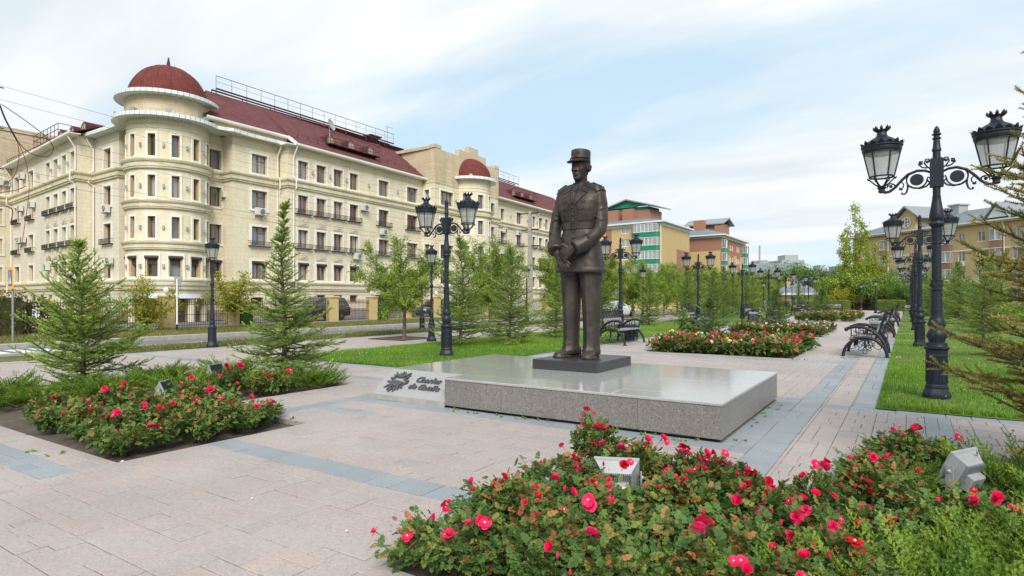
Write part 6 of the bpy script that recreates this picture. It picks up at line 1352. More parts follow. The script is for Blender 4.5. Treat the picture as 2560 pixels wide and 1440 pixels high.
for z in (8.95, 7.55, 6.15):
    o = MB().box(-.9, .9, -.04, .04, z - .04, z + .04).build('crossarm', 'iron_black', t)
    for x in (-.85, .85): MB().lathe([(.05, -.3), (.08, -.25), (.04, -.2), (.08, -.15), (.03, -.08), (.03, 0)], 8, (x, 0, z - .04)).build('insulator', 'light_grey', o)
WY = 7.2
for k_, (z, lab) in enumerate(((8.95, 'top'), (7.55, 'middle'), (6.15, 'lower'))):
    for sg in (-1, 1):
        za = z + .12; P0 = Vector((UX + sg * .85, WY - 2, za + .1)); P1 = Vector((UX + sg * .85, UY, z - .3)); pts = [P0.lerp(P1, i / 24) + Vector((0, 0, -.55 * math.sin(math.pi * i / 24))) for i in range(25)]
        t = thing('power_cable', f'{lab} overhead wire strung to the concrete pole, {"roadward" if sg > 0 else "house-side"} of its pair', 'power cable', tuple(P0), 0, 'overhead wires')
        b = MB(); b.tube([p - P0 for p in pts], .006, 4); b.build('wire', 'wire_grey', t)
        b = MB(); b.tube([(0, 1.2, -.12), (0, 2.6, -.21)], .022, 6); b.build('dead_end_clamp', 'iron_black', t)
        for q in (1.75, 2.05): MB().lathe([(.02, -.02), (.13, -.01), (.13, .01), (.02, .02)], 10).xf(Matrix.Translation((0, q, -.16)) @ Matrix.Rotation(R(90), 4, 'X')).build('insulator_disc', 'light_grey', t)
plain('red_cable', (.16, .03, .025), .5)
t = thing('cable_bundle', 'tangle of black and red cables hanging at the left edge below the wires', 'cables', (-27, 7.7, 8.7))
for mat_, pts, r_ in (('iron_black', [(.0, -.2, .5), (0, .15, .1), (0, .4, -.6), (0, .75, -1.3)], .045), ('iron_black', [(0, .75, -1.3), (0, 1.1, -1.65), (0, 1.65, -1.7), (0, 1.85, -1.3), (0, 1.55, -.9), (0, .9, -.45), (0, .3, -.1)], .022), ('red_cable', [(0, .75, -1.3), (0, .8, -1.9), (0, .65, -2.6), (0, .3, -3.0), (0, -.2, -3.4)], .022), ('red_cable', [(0, .78, -1.35), (0, 1.0, -2.0), (0, 1.1, -3.0), (0, .95, -4.5), (0, .85, -5.2)], .018), ('red_cable', [(0, -.3, -4.2), (0, .2, -3.75), (0, .6, -3.8), (0, .55, -4.3)], .03), ('red_cable', [(0, -.3, -4.1), (0, .0, -3.4), (0, .7, -3.1), (0, 1.0, -2.9)], .022)):
    b = MB(); P = [Vector(p) for p in pts]; q = []
    for i in range(len(P) - 1):
        for k_ in range(4):
            u = k_ / 4; p0, p1, p2, p3 = P[max(i - 1, 0)], P[i], P[i + 1], P[min(i + 2, len(P) - 1)]; q.append(.5 * ((2 * p1) + (p2 - p0) * u + (2 * p0 - 5 * p1 + 4 * p2 - p3) * u * u + (3 * p1 - p0 - 3 * p2 + p3) * u ** 3))
    b.tube(q + [P[-1]], r_ * .62, 6); b.build('cable', mat_, t, True)
# ------------------------------------------------------------------ cars
def car(label, loc, rotz, paint, kind='suv', name='parked_car'):
    t = thing(name, label, 'car', loc, rotz, None)      # local: x forward
    L, W_, H = {'suv': (4.7, 1.85, 1.75), 'sedan': (4.5, 1.75, 1.46), 'hatch': (4.2, 1.74, 1.55)}[kind]; h = W_ / 2
    gl = H - .05; belt = {'suv': 1.08, 'sedan': .93, 'hatch': .98}[kind]; hood = belt - .06
    sec = {'suv': [(-.5, .45, .85), (-.49, .36, 1.02), (-.40, .32, belt), (.12, .30, belt), (.22, .30, hood + .02), (.40, .30, hood - .08), (.475, .34, hood - .22), (.5, .45, .62)],
           'sedan': [(-.5, .42, .80), (-.485, .32, .92), (-.32, .28, belt), (.1, .26, belt), (.2, .26, hood), (.40, .26, hood - .12), (.475, .3, hood - .26), (.5, .4, .55)],
           'hatch': [(-.5, .42, .84), (-.49, .32, .98), (-.42, .28, belt), (.12, .26, belt), (.22, .26, hood), (.40, .26, hood - .12), (.475, .3, hood - .26), (.5, .4, .55)]}[kind]
    b = MB(); rings = []
    for fx, z0, z1 in sec:
        e = .86 if abs(fx) > .49 else (.95 if abs(fx) > .45 else 1); rings.append([(fx * L, -h * e * .96, z0), (fx * L, h * e * .96, z0), (fx * L, h * e, z0 + (z1 - z0) * .35), (fx * L, h * e, z0 + (z1 - z0) * .7), (fx * L, h * e * .93, z1), (fx * L, -h * e * .93, z1), (fx * L, -h * e, z0 + (z1 - z0) * .7), (fx * L, -h * e, z0 + (z1 - z0) * .35)])
    b.loft(rings)
    roof = {'suv': ((-.475, -.40, .06, .235)), 'sedan': ((-.36, -.22, .0, .20)), 'hatch': ((-.47, -.36, .02, .23))}[kind]; r0, r1, r2, r3 = [q * L for q in roof]; hb, hr = h * .93, h * .74
    A = [(r0, hb, belt - .01), (r3, hb, belt - .01), (r2, hr, gl), (r1, hr, gl)]
    b.add([A[0], A[1], A[2], A[3]] + [(x, -y, z) for x, y, z in A], [(0, 3, 2, 1), (4, 5, 6, 7), (3, 7, 6, 2), (0, 1, 5, 4), (0, 4, 7, 3), (1, 2, 6, 5)])
    b.add([(r1 + .05, hr * .9, gl), (r2 - .05, hr * .9, gl), (r2 - .15, hr * .75, gl + .05), (r1 + .15, hr * .75, gl + .05), (r1 + .05, -hr * .9, gl), (r2 - .05, -hr * .9, gl), (r2 - .15, -hr * .75, gl + .05), (r1 + .15, -hr * .75, gl + .05)], [(0, 1, 2, 3), (4, 7, 6, 5), (3, 2, 6, 7), (0, 3, 7, 4), (1, 5, 6, 2)])
    b.build('body', paint, t, True)
    def lerp(a, c, u): return tuple(a[i] + (c[i] - a[i]) * u for i in range(3))
    for sg in (1, -1):
        e = .012 * sg; q = [(x, y * sg + e, z) for x, y, z in A]
        lo = lambda u, v: lerp(lerp(q[0], q[1], u), lerp(q[3], q[2], u), v)
        for u0, u1 in ((.10, .34), (.37, .60), (.63, .86)) if kind == 'suv' else ((.14, .46), (.49, .84)): b = MB(); f = [lo(u0, .12), lo(u1, .12), lo(u1 * .96, .88), lo(u0 * 1.04, .88)]; b.add(f, [(0, 1, 2, 3)]); b.build('side_window', 'car_glass', t)
        for fx in (-.30, .31):
            b = MB(); b.lathe([(.19, -.11), (.33, -.10), (.345, -.06), (.345, .06), (.33, .10), (.19, .11)], 20); b.xf(Matrix.Translation((fx * L, sg * (h - .10), .345)) @ Matrix.Rotation(R(90), 4, 'X')); w_ = b.build('tyre', 'rubber', t, True)
            b = MB(); b.lathe([(.0, -.108), (.05, -.114), (.20, -.10), (.20, .10), (.05, .114), (0, .108)], 10); b.xf(Matrix.Translation((fx * L, sg * (h - .10), .345)) @ Matrix.Rotation(R(90), 4, 'X')); b.build('rim', 'chrome', w_)
            b = MB(); b.tube([(fx * L + .42 * math.cos(a), sg * (h - .012), .345 + .40 * math.sin(a)) for a in np.linspace(-.1, math.pi + .1, 12)], .04, 5); b.build('wheel_arch', 'rubber', t)
        b = MB(); b.box(-.498 * L, -.455 * L, sg * h * .80 - .12, sg * h * .80 + .12, belt - .30, belt - .06); b.build('tail_light', 'red_light', t); b = MB(); b.box(.455 * L, .492 * L, sg * h * .72 - .16, sg * h * .72 + .16, hood - .33, hood - .18); b.build('head_light', 'head_light', t)
        b = MB(); b.sphere((.17 * L, sg * (h + .07), belt + .02), (.08, .1, .07), 8, 5); b.build('wing_mirror', paint, t, True); MB().box(-.04 * L, .02 * L, sg * h - .012, sg * h + .012, belt - .16, belt - .13).build('door_handle', 'chrome', t)
    b = MB(); f0, f1 = (r3, hb * .9, belt + .03), (r2, hr * .9, gl - .05); b.add([(f0[0] + .0, f0[1], f0[2]), (f0[0], -f0[1], f0[2]), (f1[0] + .03, -f1[1], f1[2]), (f1[0] + .03, f1[1], f1[2])], [(0, 1, 2, 3)]); b.v = [(x + .02, y, z + .01) for x, y, z in b.v]; b.build('windscreen', 'car_glass', t)
    b = MB(); b.add([(r0, hb * .88, belt + .05), (r0, -hb * .88, belt + .05), (r1, -hr * .88, gl - .06), (r1, hr * .88, gl - .06)], [(0, 3, 2, 1)]); b.v = [(x - .02, y, z + .01) for x, y, z in b.v]; b.build('rear_window', 'car_glass', t)
    MB().box(-.503 * L, -.49 * L, -.26, .26, .62, .74).build('number_plate', 'white_paint', t)
    return t
car('black car parked behind the brick pillar and iron fence', (-37.0, 29.9, 0), R(-92), 'car_black', 'suv')
car('white car seen through the fence right of the left spruce', (-37.4, 10.6, 0), R(-94), 'car_white', 'hatch')
car('white car glimpsed through the creeper behind the left spruce', (-38.6, 6.0, 0), R(-90), 'car_white', 'sedan')
car('small blue car behind the fence left of the pavilion door', (-37.2, 43.4, 0), R(-90), 'car_blue', 'hatch')
car('dark blue car parked beyond the statue legs, before the green-balcony block', (-23.6, 54.5, 0), R(85), 'car_blue', 'suv')
car('white car with red tail light parked beyond the first bench', (-22.2, 51.2, 0), R(82), 'car_white', 'sedan')
# ------------------------------------------------------------------ conifers
def needle_twig(n, L, nl, nw, flat=.55, r=.004):
    """a needled twig along +x: (verts, tris)"""
    V, F = [], []; g = np.random.default_rng(4)
    for i in range(n):
        x = L * (i + .5) / n; a = g.uniform(0, 2 * math.pi); dy, dz = math.cos(a), math.sin(a) * flat + .18; fwd = g.uniform(.35, .75); ln = nl * g.uniform(.75, 1.15) * (1 - .45 * max(0, x / L - .8) / .2)
        d = np.array([fwd, dy, dz]); d /= np.linalg.norm(d); s_ = np.cross(d, [0.3, .2, 1.]); s_ /= np.linalg.norm(s_); b = np.array([x, 0, 0])
        o = len(V); V += [b - s_ * nw, b + s_ * nw, b + d * ln]; F.append((o, o + 1, o + 2))
    d = np.array([1., 0, 0]); 
    for s_ in (np.array([0, r, 0]), np.array([0, 0, r])):
        o = len(V); V += [-s_, s_, d * L]; F.append((o, o + 1, o + 2))
    return np.array(V), np.array(F)
def conifer(seed, h, rad, whorls, per, twig, step=.10, clear=.10, droop=.15, upturn=.45, dens=1., tip_tint=.9, shape=.85, lat=.5, lean=0., trunk_r=None, fill=1.):
    """returns (trunk MB, foliage arrays) of a spruce built branch by branch"""
    g = np.random.default_rng(seed); T, D, tint = [], [], []; tr = MB(); tr_r = trunk_r or (.012 * h + .012)
    def tx(z): return np.array([lean * z + .012 * h * math.sin(z * 2.1 + seed), .012 * h * math.cos(z * 1.7 + seed), z])
    tr.tube([tx(z) for z in np.linspace(-.08, h * .96, 9)], [tr_r * (1 - q / 8.6) + .004 for q in range(9)], 8)
    br = MB()
    for i in range(whorls):
        f = i / max(1, whorls - 1); z = h * (clear + (1 - clear) * f ** .92); z = min(z, h * .985); L0 = rad * max(.05, (1 - f) ** shape) * (1 if f > .12 else .78 + f * 1.8); n = max(3, int(per * (1.25 - .7 * f) + g.uniform(-.5, .8)))
        for k_ in range(n):
            a = 2 * math.pi * (k_ + g.uniform(-.3, .3)) / n + i * 1.3; L = L0 * g.uniform(.58, 1.25); el = .02 + .95 * f ** 1.2 + g.normal(0, .15); zz_ = z + g.uniform(-.5, .5) * h / whorls * 1.1; p = tx(min(max(zz_, .03), h)); pts = []; m = max(3, int(L / step)); d = np.array([math.cos(a) * math.cos(el), math.sin(a) * math.cos(el), math.sin(el)])
            for q in range(m + 1):
                u = q / m; c = p + d * L * u + np.array([0, 0, L * (-droop * math.sin(math.pi * u * .8) * (1 - f) + upturn * .35 * u ** 2.2)]); pts.append(c)
            if L > .12: br.tube([tuple(c) for c in pts], [max(.0025, tr_r * .34 * (1 - f * .5) * (1 - .85 * q / m)) for q in range(m + 1)], 4, 0, .5, False)
            base_t = g.normal(.42, .12)
            for q in range(1, m + 1):
                u = q / m
                if u < .22 * (1 - f) and g.random() > .35: continue
                dd = pts[q] - pts[q - 1]; dd /= np.linalg.norm(dd); T.append(pts[q - 1]); D.append(dd); tint.append(base_t + tip_tint * .28 * (u > .85))
                sd = np.cross(dd, [0, 0, 1.]); sd /= max(1e-6, np.linalg.norm(sd))
                for sg in (-1, 1):
                    if g.random() > lat * dens * 1.5: continue
                    ll = L * .42 * (1 - u * .72) * g.uniform(.6, 1.15) + step * .7; mm = max(1, int(ll / step)); ld = dd * .62 + sd * sg * .8 + np.array([0, 0, g.normal(.06, .22)]); ld /= np.linalg.norm(ld); c = pts[q].copy()
                    for w_ in range(mm):
                        T.append(c.copy()); D.append(ld.copy()); tint.append(base_t + g.normal(0, .08) + tip_tint * .38 * (w_ == mm - 1)); c = c + ld * step; ld = ld + np.array([0, 0, .05]) + dd * .08 + g.normal(0, .05, 3); ld /= np.linalg.norm(ld)
                        if fill > 0 and mm > 2 and w_ < mm - 1 and g.random() < .55 * fill:
                            s2 = np.cross(ld, [0, 0, 1.]) * g.choice([-1, 1]); l2 = ld * .6 + s2 * .75; l2 /= np.linalg.norm(l2); T.append(c.copy()); D.append(l2); tint.append(base_t + g.normal(.06, .1) + tip_tint * .25)
    # leader
    for q in range(4): T.append(tx(h * (.955 + .012 * q))); D.append(np.array([.05 * g.normal(), .05 * g.normal(), 1.])); tint.append(.7)
    T, D, tint = np.array(T), np.array(D), np.array(tint)
    V, F, tt = spread(twig[0], twig[1], T, frames(D, roll=g.uniform(-.6, .6, len(T))), np.full(len(T), 1.) * g.uniform(.85, 1.15, len(T)), tint, .09)
    return tr, br, (V, F, tt)
def make_conifer(name, label, cat_, loc, rotz, group, seed, h, rad, whorls, per, twig, mat='spruce_needles', **k):
    t = thing(name, label, cat_, loc, rotz, group); tr, br, (V, F, tt) = conifer(seed, h, rad, whorls, per, twig, **k)
    tr.build('trunk', 'bark', t, 'all'); br.build('branches', 'bark', t); link('needle_sprays', np_mesh('needle_sprays', V, F, tt, mat), t)['kind'] = 'stuff'; return t
TW_FINE = needle_twig(42, .125, .031, .0052, .8, .006); TW_MID = needle_twig(22, .16, .036, .0095, .75, .007); TW_SHARP = needle_twig(50, .115, .029, .0042, .85, .007)
make_conifer('young_spruce', 'bright green young spruce in the left bed, with a long bare leader', 'spruce', (-12.82, 4.97, -.05), .4, None, 31, 2.74, 1.15, 19, 8, TW_FINE, 'spruce_needles', step=.105, droop=.05, upturn=.5, tip_tint=.9, lat=.62, fill=1., shape=.75)
make_conifer('young_spruce', 'sparse tall spruce at the back of the left bed, thin at the top', 'spruce', (-10.88, 7.9, -.05), 1.1, None, 12, 3.68, 1.22, 23, 8, TW_FINE, 'spruce_needles', step=.105, droop=.10, upturn=.3, tip_tint=.5, lat=.6, fill=.9, shape=1.5)
make_conifer('young_spruce', 'close spruce with browning tips reaching in from the right edge', 'spruce', (1.66, 7.62, -.05), 2.2, None, 8, 4.6, 1.5, 24, 9, TW_SHARP, 'autumn_needles', step=.105, droop=.04, upturn=.35, tip_tint=1., lat=.66, fill=1.3, shape=.62)
sp = {}
for k_, (sd, h, rad, wh, per, mt) in enumerate(((41, 3.7, 1.2, 20, 8, 'spruce_needles'), (42, 3.4, 1.4, 18, 9, 'spruce_needles'), (43, 2.7, 1.0, 16, 8, 'spruce_needles'), (44, 1.7, .9, 12, 9, 'dark_spruce_needles'))):
    sp[k_] = dict(h=h, args=(sd, h, rad, wh, per, TW_MID), mat=mt)
first = {}
def spruce(kind, label, loc, rz, s=1., group='young spruces on the lawns'):
    if kind not in first:
        a = sp[kind]; first[kind] = make_conifer('young_spruce', label, 'spruce', loc, rz, group, *a['args'], mat=a['mat'], step=.14, lat=.62, fill=1., droop=.1, tip_tint=.5); first[kind].scale = (s,) * 3; return first[kind]
    return dup(first[kind], loc, rz, label, group, s)
for kd, lab, x, y, rz, s in ((0, 'tall narrow spruce on the left lawn, just right of the double lamp', -12.9, 16.5, .3, 1.0), (1, 'broad dark spruce in the middle of the left lawn', -12.25, 18.6, 1.4, 1.), (2, 'small spruce on the left lawn nearest the statue legs', -12.5, 22.5, 2., 1.0),
        (2, 'small spruce behind the first bench by the single lamp', -13.1, 35.2, .9, 1.15), (0, 'spruce behind the statue, left of the first bench lamp', -13.6, 29.5, 2.8, .95), (1, 'broad spruce between the second and third bench, left one', -13.3, 43.4, .2, 1.12), (0, 'spruce between the second and third bench, second from the left', -13.6, 46.6, 3.6, 1.15), (1, 'spruce between the second and third bench, middle one', -13.2, 49.8, 4.2, 1.1), (0, 'spruce just left of the third-bench lamp', -13.0, 52.6, 5.1, 1.15), (1, 'spruce behind the third bench', -13.4, 57.5, .8, 1.1), (0, 'spruce behind the fourth bench', -13.2, 62.0, 1.9, 1.15), (1, 'spruce left of the lodge', -13.8, 67.5, 2.9, 1.1), (0, 'yellowish spruce beside the lodge door', -11.0, 80.5, 4.4, 1.), (2, 'little spruce right of the lodge before the dark trees', -9.8, 86.5, .5, 1.25),
        (3, 'small spruce standing in the red rose bed', -6.0, 22.2, .7, .95), (3, 'dense little spruce in the white rose bed', -5.6, 33.1, 2.2, 1.18), (3, 'small dark spruce in the far pink rose bed', -5.9, 55.5, 1.2, 1.35),
        (1, 'dark spruce on the right lawn behind the browning spruce twigs', 4.1, 14.6, .4, 1.02), (0, 'spruce on the right lawn, second row', 3.4, 20.5, 1.6, .9), (1, 'broad spruce at the right edge, second row', 6.6, 21.0, 2.6, 1.15), (0, 'spruce on the right lawn right of the second lamp', 2.6, 31, .2, .95), (2, 'small spruce beyond the right lawn walk', 3.4, 38, 4., 1.2), (1, 'far spruce on the right lawn before the yellow block', 2.8, 48.5, 5., 1.15), (0, 'far slim spruce on the right lawn, left of the dark one', 4.2, 42, 3., 1.05), (1, 'far broad spruce right of the lamp row', 1.8, 57, 1., 1.15), (0, 'farthest spruce of the right lawn', 2.2, 68, 2., 1.25), (1, 'spruce far right behind the brown twigs', 9.5, 27, .5, 1.2), (0, 'tall spruce far right before the yellow block', 8.2, 36, 1.5, 1.2)):
    spruce(kd, lab, (x, y, 0 if y > 18 or x < -7 else 0), rz, s)
# ------------------------------------------------------------------ broad-leaved trees
def leaf_tpl(L, W_, fold=.25, droopy=0.):
    V = np.array([[0, 0, 0], [L * .45, W_, fold * W_], [L, 0, -droopy * L], [L * .45, -W_, fold * W_]]); return V, np.array([[0, 1, 2, 3]])
def tree_parts(seed, h, crown_r, clear, limbs, nleaf, leaf, spread_a=.55, squash=1., jitter=.16, hang=.0, trunk_r=.06, sub=5):
    g = np.random.default_rng(seed); wd = MB(); wd.tube([(0, 0, -.1), (.02, .01, clear * .5), (0, .02, clear)], [trunk_r * 1.25, trunk_r, trunk_r * .95], 8); ends = []
    for i in range(limbs):
        a = 2 * math.pi * i / limbs + g.uniform(-.4, .4); el = g.uniform(.45, 1.35) if i else 1.5; L = (h - clear) * g.uniform(.7, .98) / max(.75, math.sin(el)) * (.72 + .28 * math.sin(el)); L = min(L, crown_r * 1.15 / max(.28, math.cos(el)), (h - clear) / max(.3, math.sin(el))); p = np.array([0, 0, clear * g.uniform(.82, 1.)]); d = np.array([math.cos(a) * math.cos(el), math.sin(a) * math.cos(el), math.sin(el)]); pts = [p]
        for q in range(6): d = d + g.normal(0, .09, 3) + np.array([0, 0, .05]); d /= np.linalg.norm(d); pts.append(pts[-1] + d * L / 6)
        wd.tube([tuple(c) for c in pts], [trunk_r * .6 * (1 - q / 7.2) + .004 for q in range(7)], 5, 0, .5, False)
        for q in range(1, 7):
            for s_ in range(sub):
                sd = d * .5 + rdir(1)[0] * .75 + np.array([0, 0, .12]); sd /= np.linalg.norm(sd); ln = crown_r * g.uniform(.22, .5) * (1.15 - .08 * q); c0 = pts[q - 1] + (pts[q] - pts[q - 1]) * g.random(); c1 = c0 + sd * ln
                if s_ < 3: wd.tube([tuple(c0), tuple((c0 + c1) / 2 + np.array([0, 0, .02])), tuple(c1)], [.011, .007, .003], 3, 0, .5, False)
                ends.append((c0, c1))
    E0 = np.array([e[0] for e in ends]); E1 = np.array([e[1] for e in ends]); k_ = g.integers(0, len(ends), nleaf); u = g.beta(1.6, 1.1, nleaf)[:, None]; P = E0[k_] + (E1[k_] - E0[k_]) * u * 1.08 + g.normal(0, jitter * .35, (nleaf, 3)) * np.array([1, 1, squash]); D = (E1 - E0)[k_] + g.normal(0, .45, (nleaf, 3)) * np.linalg.norm((E1 - E0)[k_], axis=1, keepdims=True); D /= np.linalg.norm(D, axis=1, keepdims=True); D[:, 2] -= hang; tb = g.normal(.45, .16, len(ends))[k_] + g.normal(0, .14, nleaf)
    tb = np.where(g.random(nleaf) < .035, 1., np.clip(tb, 0, .9))
    V, F, tt = spread(leaf[0], leaf[1], P, frames(D, roll=g.uniform(-1.2, 1.2, nleaf)), g.uniform(.7, 1.25, nleaf), tb)
    return wd, (V, F, tt)
_tr = {}
def tree(key, name, label, cat_, loc, rz, s, group, spec, mat, bark='bark'):
    if key in _tr: return dup(_tr[key], loc, rz, label, group, s)
    t = thing(name, label, cat_, loc, rz, group); wd, (V, F, tt) = tree_parts(**spec); wd.build('trunk', bark, t, True); link('crown', np_mesh('crown', V, F, tt, mat), t)['kind'] = 'stuff'; t.scale = s if isinstance(s, tuple) else (s,) * 3; _tr[key] = t; return t
WL = leaf_tpl(.12, .016, .2, .15)
WIL = [dict(seed=s_, h=hh, crown_r=1.75, clear=1.25, limbs=10, nleaf=nl, leaf=WL, hang=.35, trunk_r=.075, sub=7, jitter=.2) for s_, hh, nl in ((61, 4.35, 21000), (62, 4.6, 23000), (63, 4.2, 21000))]
for i, (lab, x, y, kd, s, rz) in enumerate((('round willow on the promenade in a square pit, nearest, standing free', -17.4, 18.4, 0, 1., .3), ('second promenade willow, behind the tall narrow spruce', -17.85, 25.2, 1, 1.08, 1.5), ('third promenade willow, behind the broad dark spruce', -17.7, 31.9, 2, 1.1, 2.5), ('fourth promenade willow, left of the statue coat', -17.7, 38.4, 1, 1.1, .9), ('willow directly behind the statue', -17.7, 44.1, 0, 1.1, 2.), ('promenade willow right of the statue, left of the single lamp', -17.5, 46.5, 2, 1.05, 4.), ('promenade willow behind the small spruce by the first bench', -18.2, 52.6, 1, 1.1, 3.3), ('promenade willow with bare trunk between first and second bench', -18.6, 57.5, 0, 1.15, 1.), ('promenade willow left of the second bench', -18.0, 62.5, 2, 1.15, 5.), ('promenade willow behind the second bench', -18.2, 69., 1, 1.2, .2), ('promenade willow behind the second bench lamp', -18., 75.5, 0, 1.2, 2.2), ('promenade willow left of the third bench', -17.8, 82, 2, 1.2, 3.), ('distant promenade willow left of the lodge', -17.5, 89, 1, 1.25, 4.4), ('last distant promenade willow', -17.5, 97, 0, 1.3, 5.2))):
    tree(('wil', kd), 'willow_tree', lab, 'tree', (x, y, 0), rz, s, 'round willows along the promenade', WIL[kd], 'willow_leaves', 'willow_bark')
# yellowing maples in front of the fence
ML = leaf_tpl(.10, .032, .3, .2)
for i, (lab, x, y, s, rz, sd, cl) in enumerate((('yellowing bushy maple left of the triangular sign pole', -32.0, 15.3, .98, .2, 71, .35), ('yellowing small maple right of the near single lamp', -31.8, 19.9, 1.08, 1.3, 72, .9), ('low yellowing maple shoot right of the left spruce', -31.9, 12.7, .55, 2.2, 71, .35))):
    tree(('map', sd), 'maple_sapling', lab, 'sapling', (x, y, .03), rz, s, 'yellowing maples before the fence', dict(seed=sd, h=2.9, crown_r=1.5, clear=cl, limbs=9, nleaf=4200, leaf=ML, hang=.3, trunk_r=.04, sub=5, jitter=.3), 'yellow_leaves')
# park trees at the far end
BL = leaf_tpl(.26, .085, .3, .2); BLD_ = leaf_tpl(.40, .15, .3, .15)
FAR = dict(green=dict(seed=81, h=7.2, crown_r=3.0, clear=.9, limbs=11, nleaf=7600, leaf=BL, hang=.25, trunk_r=.12, sub=7, jitter=.9), dark=dict(seed=82, h=8.0, crown_r=3.1, clear=.8, limbs=11, nleaf=8200, leaf=BL, hang=.2, trunk_r=.14, sub=7, jitter=.9), pale=dict(seed=83, h=5.6, crown_r=2.6, clear=.7, limbs=10, nleaf=6800, leaf=BL, hang=.25, trunk_r=.1, sub=7, jitter=.8), yellow=dict(seed=84, h=4.2, crown_r=2.0, clear=.4, limbs=9, nleaf=4600, leaf=BL, hang=.25, trunk_r=.08, sub=7, jitter=.7))
FM = dict(green='deep_leaves', dark='deep_leaves', pale='willow_leaves', yellow='yellow_leaves')
i = 0; pos_words = ('behind the lodge', 'right of the lodge', 'over the far hedge', 'left of the poplar', 'under the poplar', 'right of the poplar', 'behind the lamp row', 'at the end of the path')
def fartree(kd, px, d, s, lab, name='park_tree'):
    x, y = ray(px, d); tree(('far', kd), name, lab, 'tree', (x, y, -.1), (px * 7 % 63) / 10, s, 'park trees at the end of the path', FAR[kd], FM[kd])
for kd, px, d, s, lab in (('green', 1935, 118, 1.25, 'green tree showing over the lodge roof, left'), ('green', 1968, 122, 1.35, 'green tree rising behind the lodge chimney'), ('dark', 2005, 100, .95, 'dark tree right beside the lodge'), ('dark', 2032, 104, .98, 'dark tree, second right of the lodge'), ('green', 2058, 108, 1.1, 'green tree third right of the lodge, tallest of its group'), ('pale', 2075, 98, 1.05, 'pale feathery tree before the dark group'), ('green', 2095, 110, 1.12, 'green tree left of the yellow poplar'), ('yellow', 2088, 112, 1.35, 'yellow-leaved tree peeping out left of the poplar'), ('pale', 2118, 100, 1.12, 'pale tree left under the poplar'), ('pale', 2142, 96, 1.15, 'pale feathery tree at the end of the path'), ('green', 2165, 102, 1.05, 'green tree under the poplar'), ('pale', 2185, 94, 1.0, 'pale tree right of the poplar'), ('yellow', 2172, 98, 1.2, 'yellow bush under the poplar, right'), ('yellow', 2125, 94, .8, 'yellow bush behind the hedge gap'), ('yellow', 2085, 93, .72, 'yellow bush behind the far hedge, left'), ('green', 2212, 90, .92, 'green tree left of the lamp row'), ('pale', 2235, 88, .85, 'pale tree behind the far right lamps'), ('green', 2262, 84, .75, 'green tree right behind the lamp row'), ('dark', 2330, 70, .62, 'grey-green shrub tree right of the second lamp'), ('green', 2300, 82, .7, 'green tree between second and nearest lamp'), ('dark', 2400, 66, .55, 'dark shrub tree before the yellow block'), ('green', 2460, 60, .55, 'green shrub tree before the yellow block'), ('pale', 1895, 112, .9, 'pale tree left of the lodge'), ('pale', 1860, 108, .95, 'pale tree behind the third bench'), ('green', 1820, 110, .95, 'green tree behind the third-bench lamp'), ('pale', 1780, 104, .95, 'pale tree below the brown-brick block'), ('green', 1735, 100, .9, 'green tree behind the second bench lamp'), ('pale', 1690, 96, .95, 'pale tree below the green balconies'), ('green', 1640, 92, .9, 'green tree below the yellow block corner'), ('pale', 1560, 86, .95, 'pale tree behind the first bench lamp')): fartree(kd, px, d, s, lab)
PL_ = leaf_tpl(.21, .085, .25, .15)
for lab, px, d, s, rz in (('tall yellow-green poplar before the right-hand block, left stem', 2142, 99, (1.0, 1.0, 1.66), .2), ('tall yellow-green poplar, right stem, lower and yellower', 2178, 100, (1., 1., 1.25), 2.2)):
    x, y = ray(px, d); tree(('pop',), 'poplar_tree', lab, 'tree', (x, y, -.1), rz, s, None, dict(seed=91, h=11., crown_r=2.5, clear=1.2, limbs=12, nleaf=15000, leaf=PL_, hang=.2, trunk_r=.16, sub=6, jitter=.6), 'poplar_leaves')
# ------------------------------------------------------------------ hedges and creeper
def leafy_box(name, label, cat_, x0, x1, y0, y1, z0, z1, n, leaf, mat, tmean=.45, rough=.06, seed=5, core='hedge_leaves'):
    g = np.random.default_rng(seed); t = thing(name, label, cat_, ((x0 + x1) / 2, (y0 + y1) / 2, 0)); b = MB(); e = .06; b.box(x0 + e - (x0 + x1) / 2, x1 - e - (x0 + x1) / 2, y0 + e - (y0 + y1) / 2, y1 - e - (y0 + y1) / 2, z0, z1 - e, 0, .15); b.build('core', core, t)
    A = [((x1 - x0) * (z1 - z0), 0), ((y1 - y0) * (z1 - z0), 1), ((x1 - x0) * (y1 - y0), 2)]; pr_ = np.array([A[0][0], A[0][0], A[1][0], A[1][0], A[2][0]]); pr_ /= pr_.sum(); s_ = g.choice(5, n, p=pr_); P = np.stack([g.uniform(x0, x1, n), g.uniform(y0, y1, n), g.uniform(z0, z1, n)], 1)
    P[s_ == 0, 1] = y0; P[s_ == 1, 1] = y1; P[s_ == 2, 0] = x0; P[s_ == 3, 0] = x1; P[s_ == 4, 2] = z1; P += g.normal(0, rough, P.shape); P -= np.array([(x0 + x1) / 2, (y0 + y1) / 2, 0]); N = np.array([[0, -1, .3], [0, 1, .3], [-1, 0, .3], [1, 0, .3], [0, 0, 1.]])[s_]; D = N + g.normal(0, .9, (n, 3)); lump = np.sin(P[:, 0] * 3 + P[:, 2] * 4) * np.sin(P[:, 1] * 2.6 + 1.3 * P[:, 2])
    V, F, tt = spread(leaf[0], leaf[1], P, frames(D, roll=g.uniform(-3, 3, n)), g.uniform(.7, 1.3, n), g.normal(tmean, .2, n) + .12 * lump); link('foliage', np_mesh('foliage', V, F, tt, mat), t)['kind'] = 'stuff'; return t
HL = leaf_tpl(.10, .035, .3); CL = leaf_tpl(.11, .042, .3, .2)
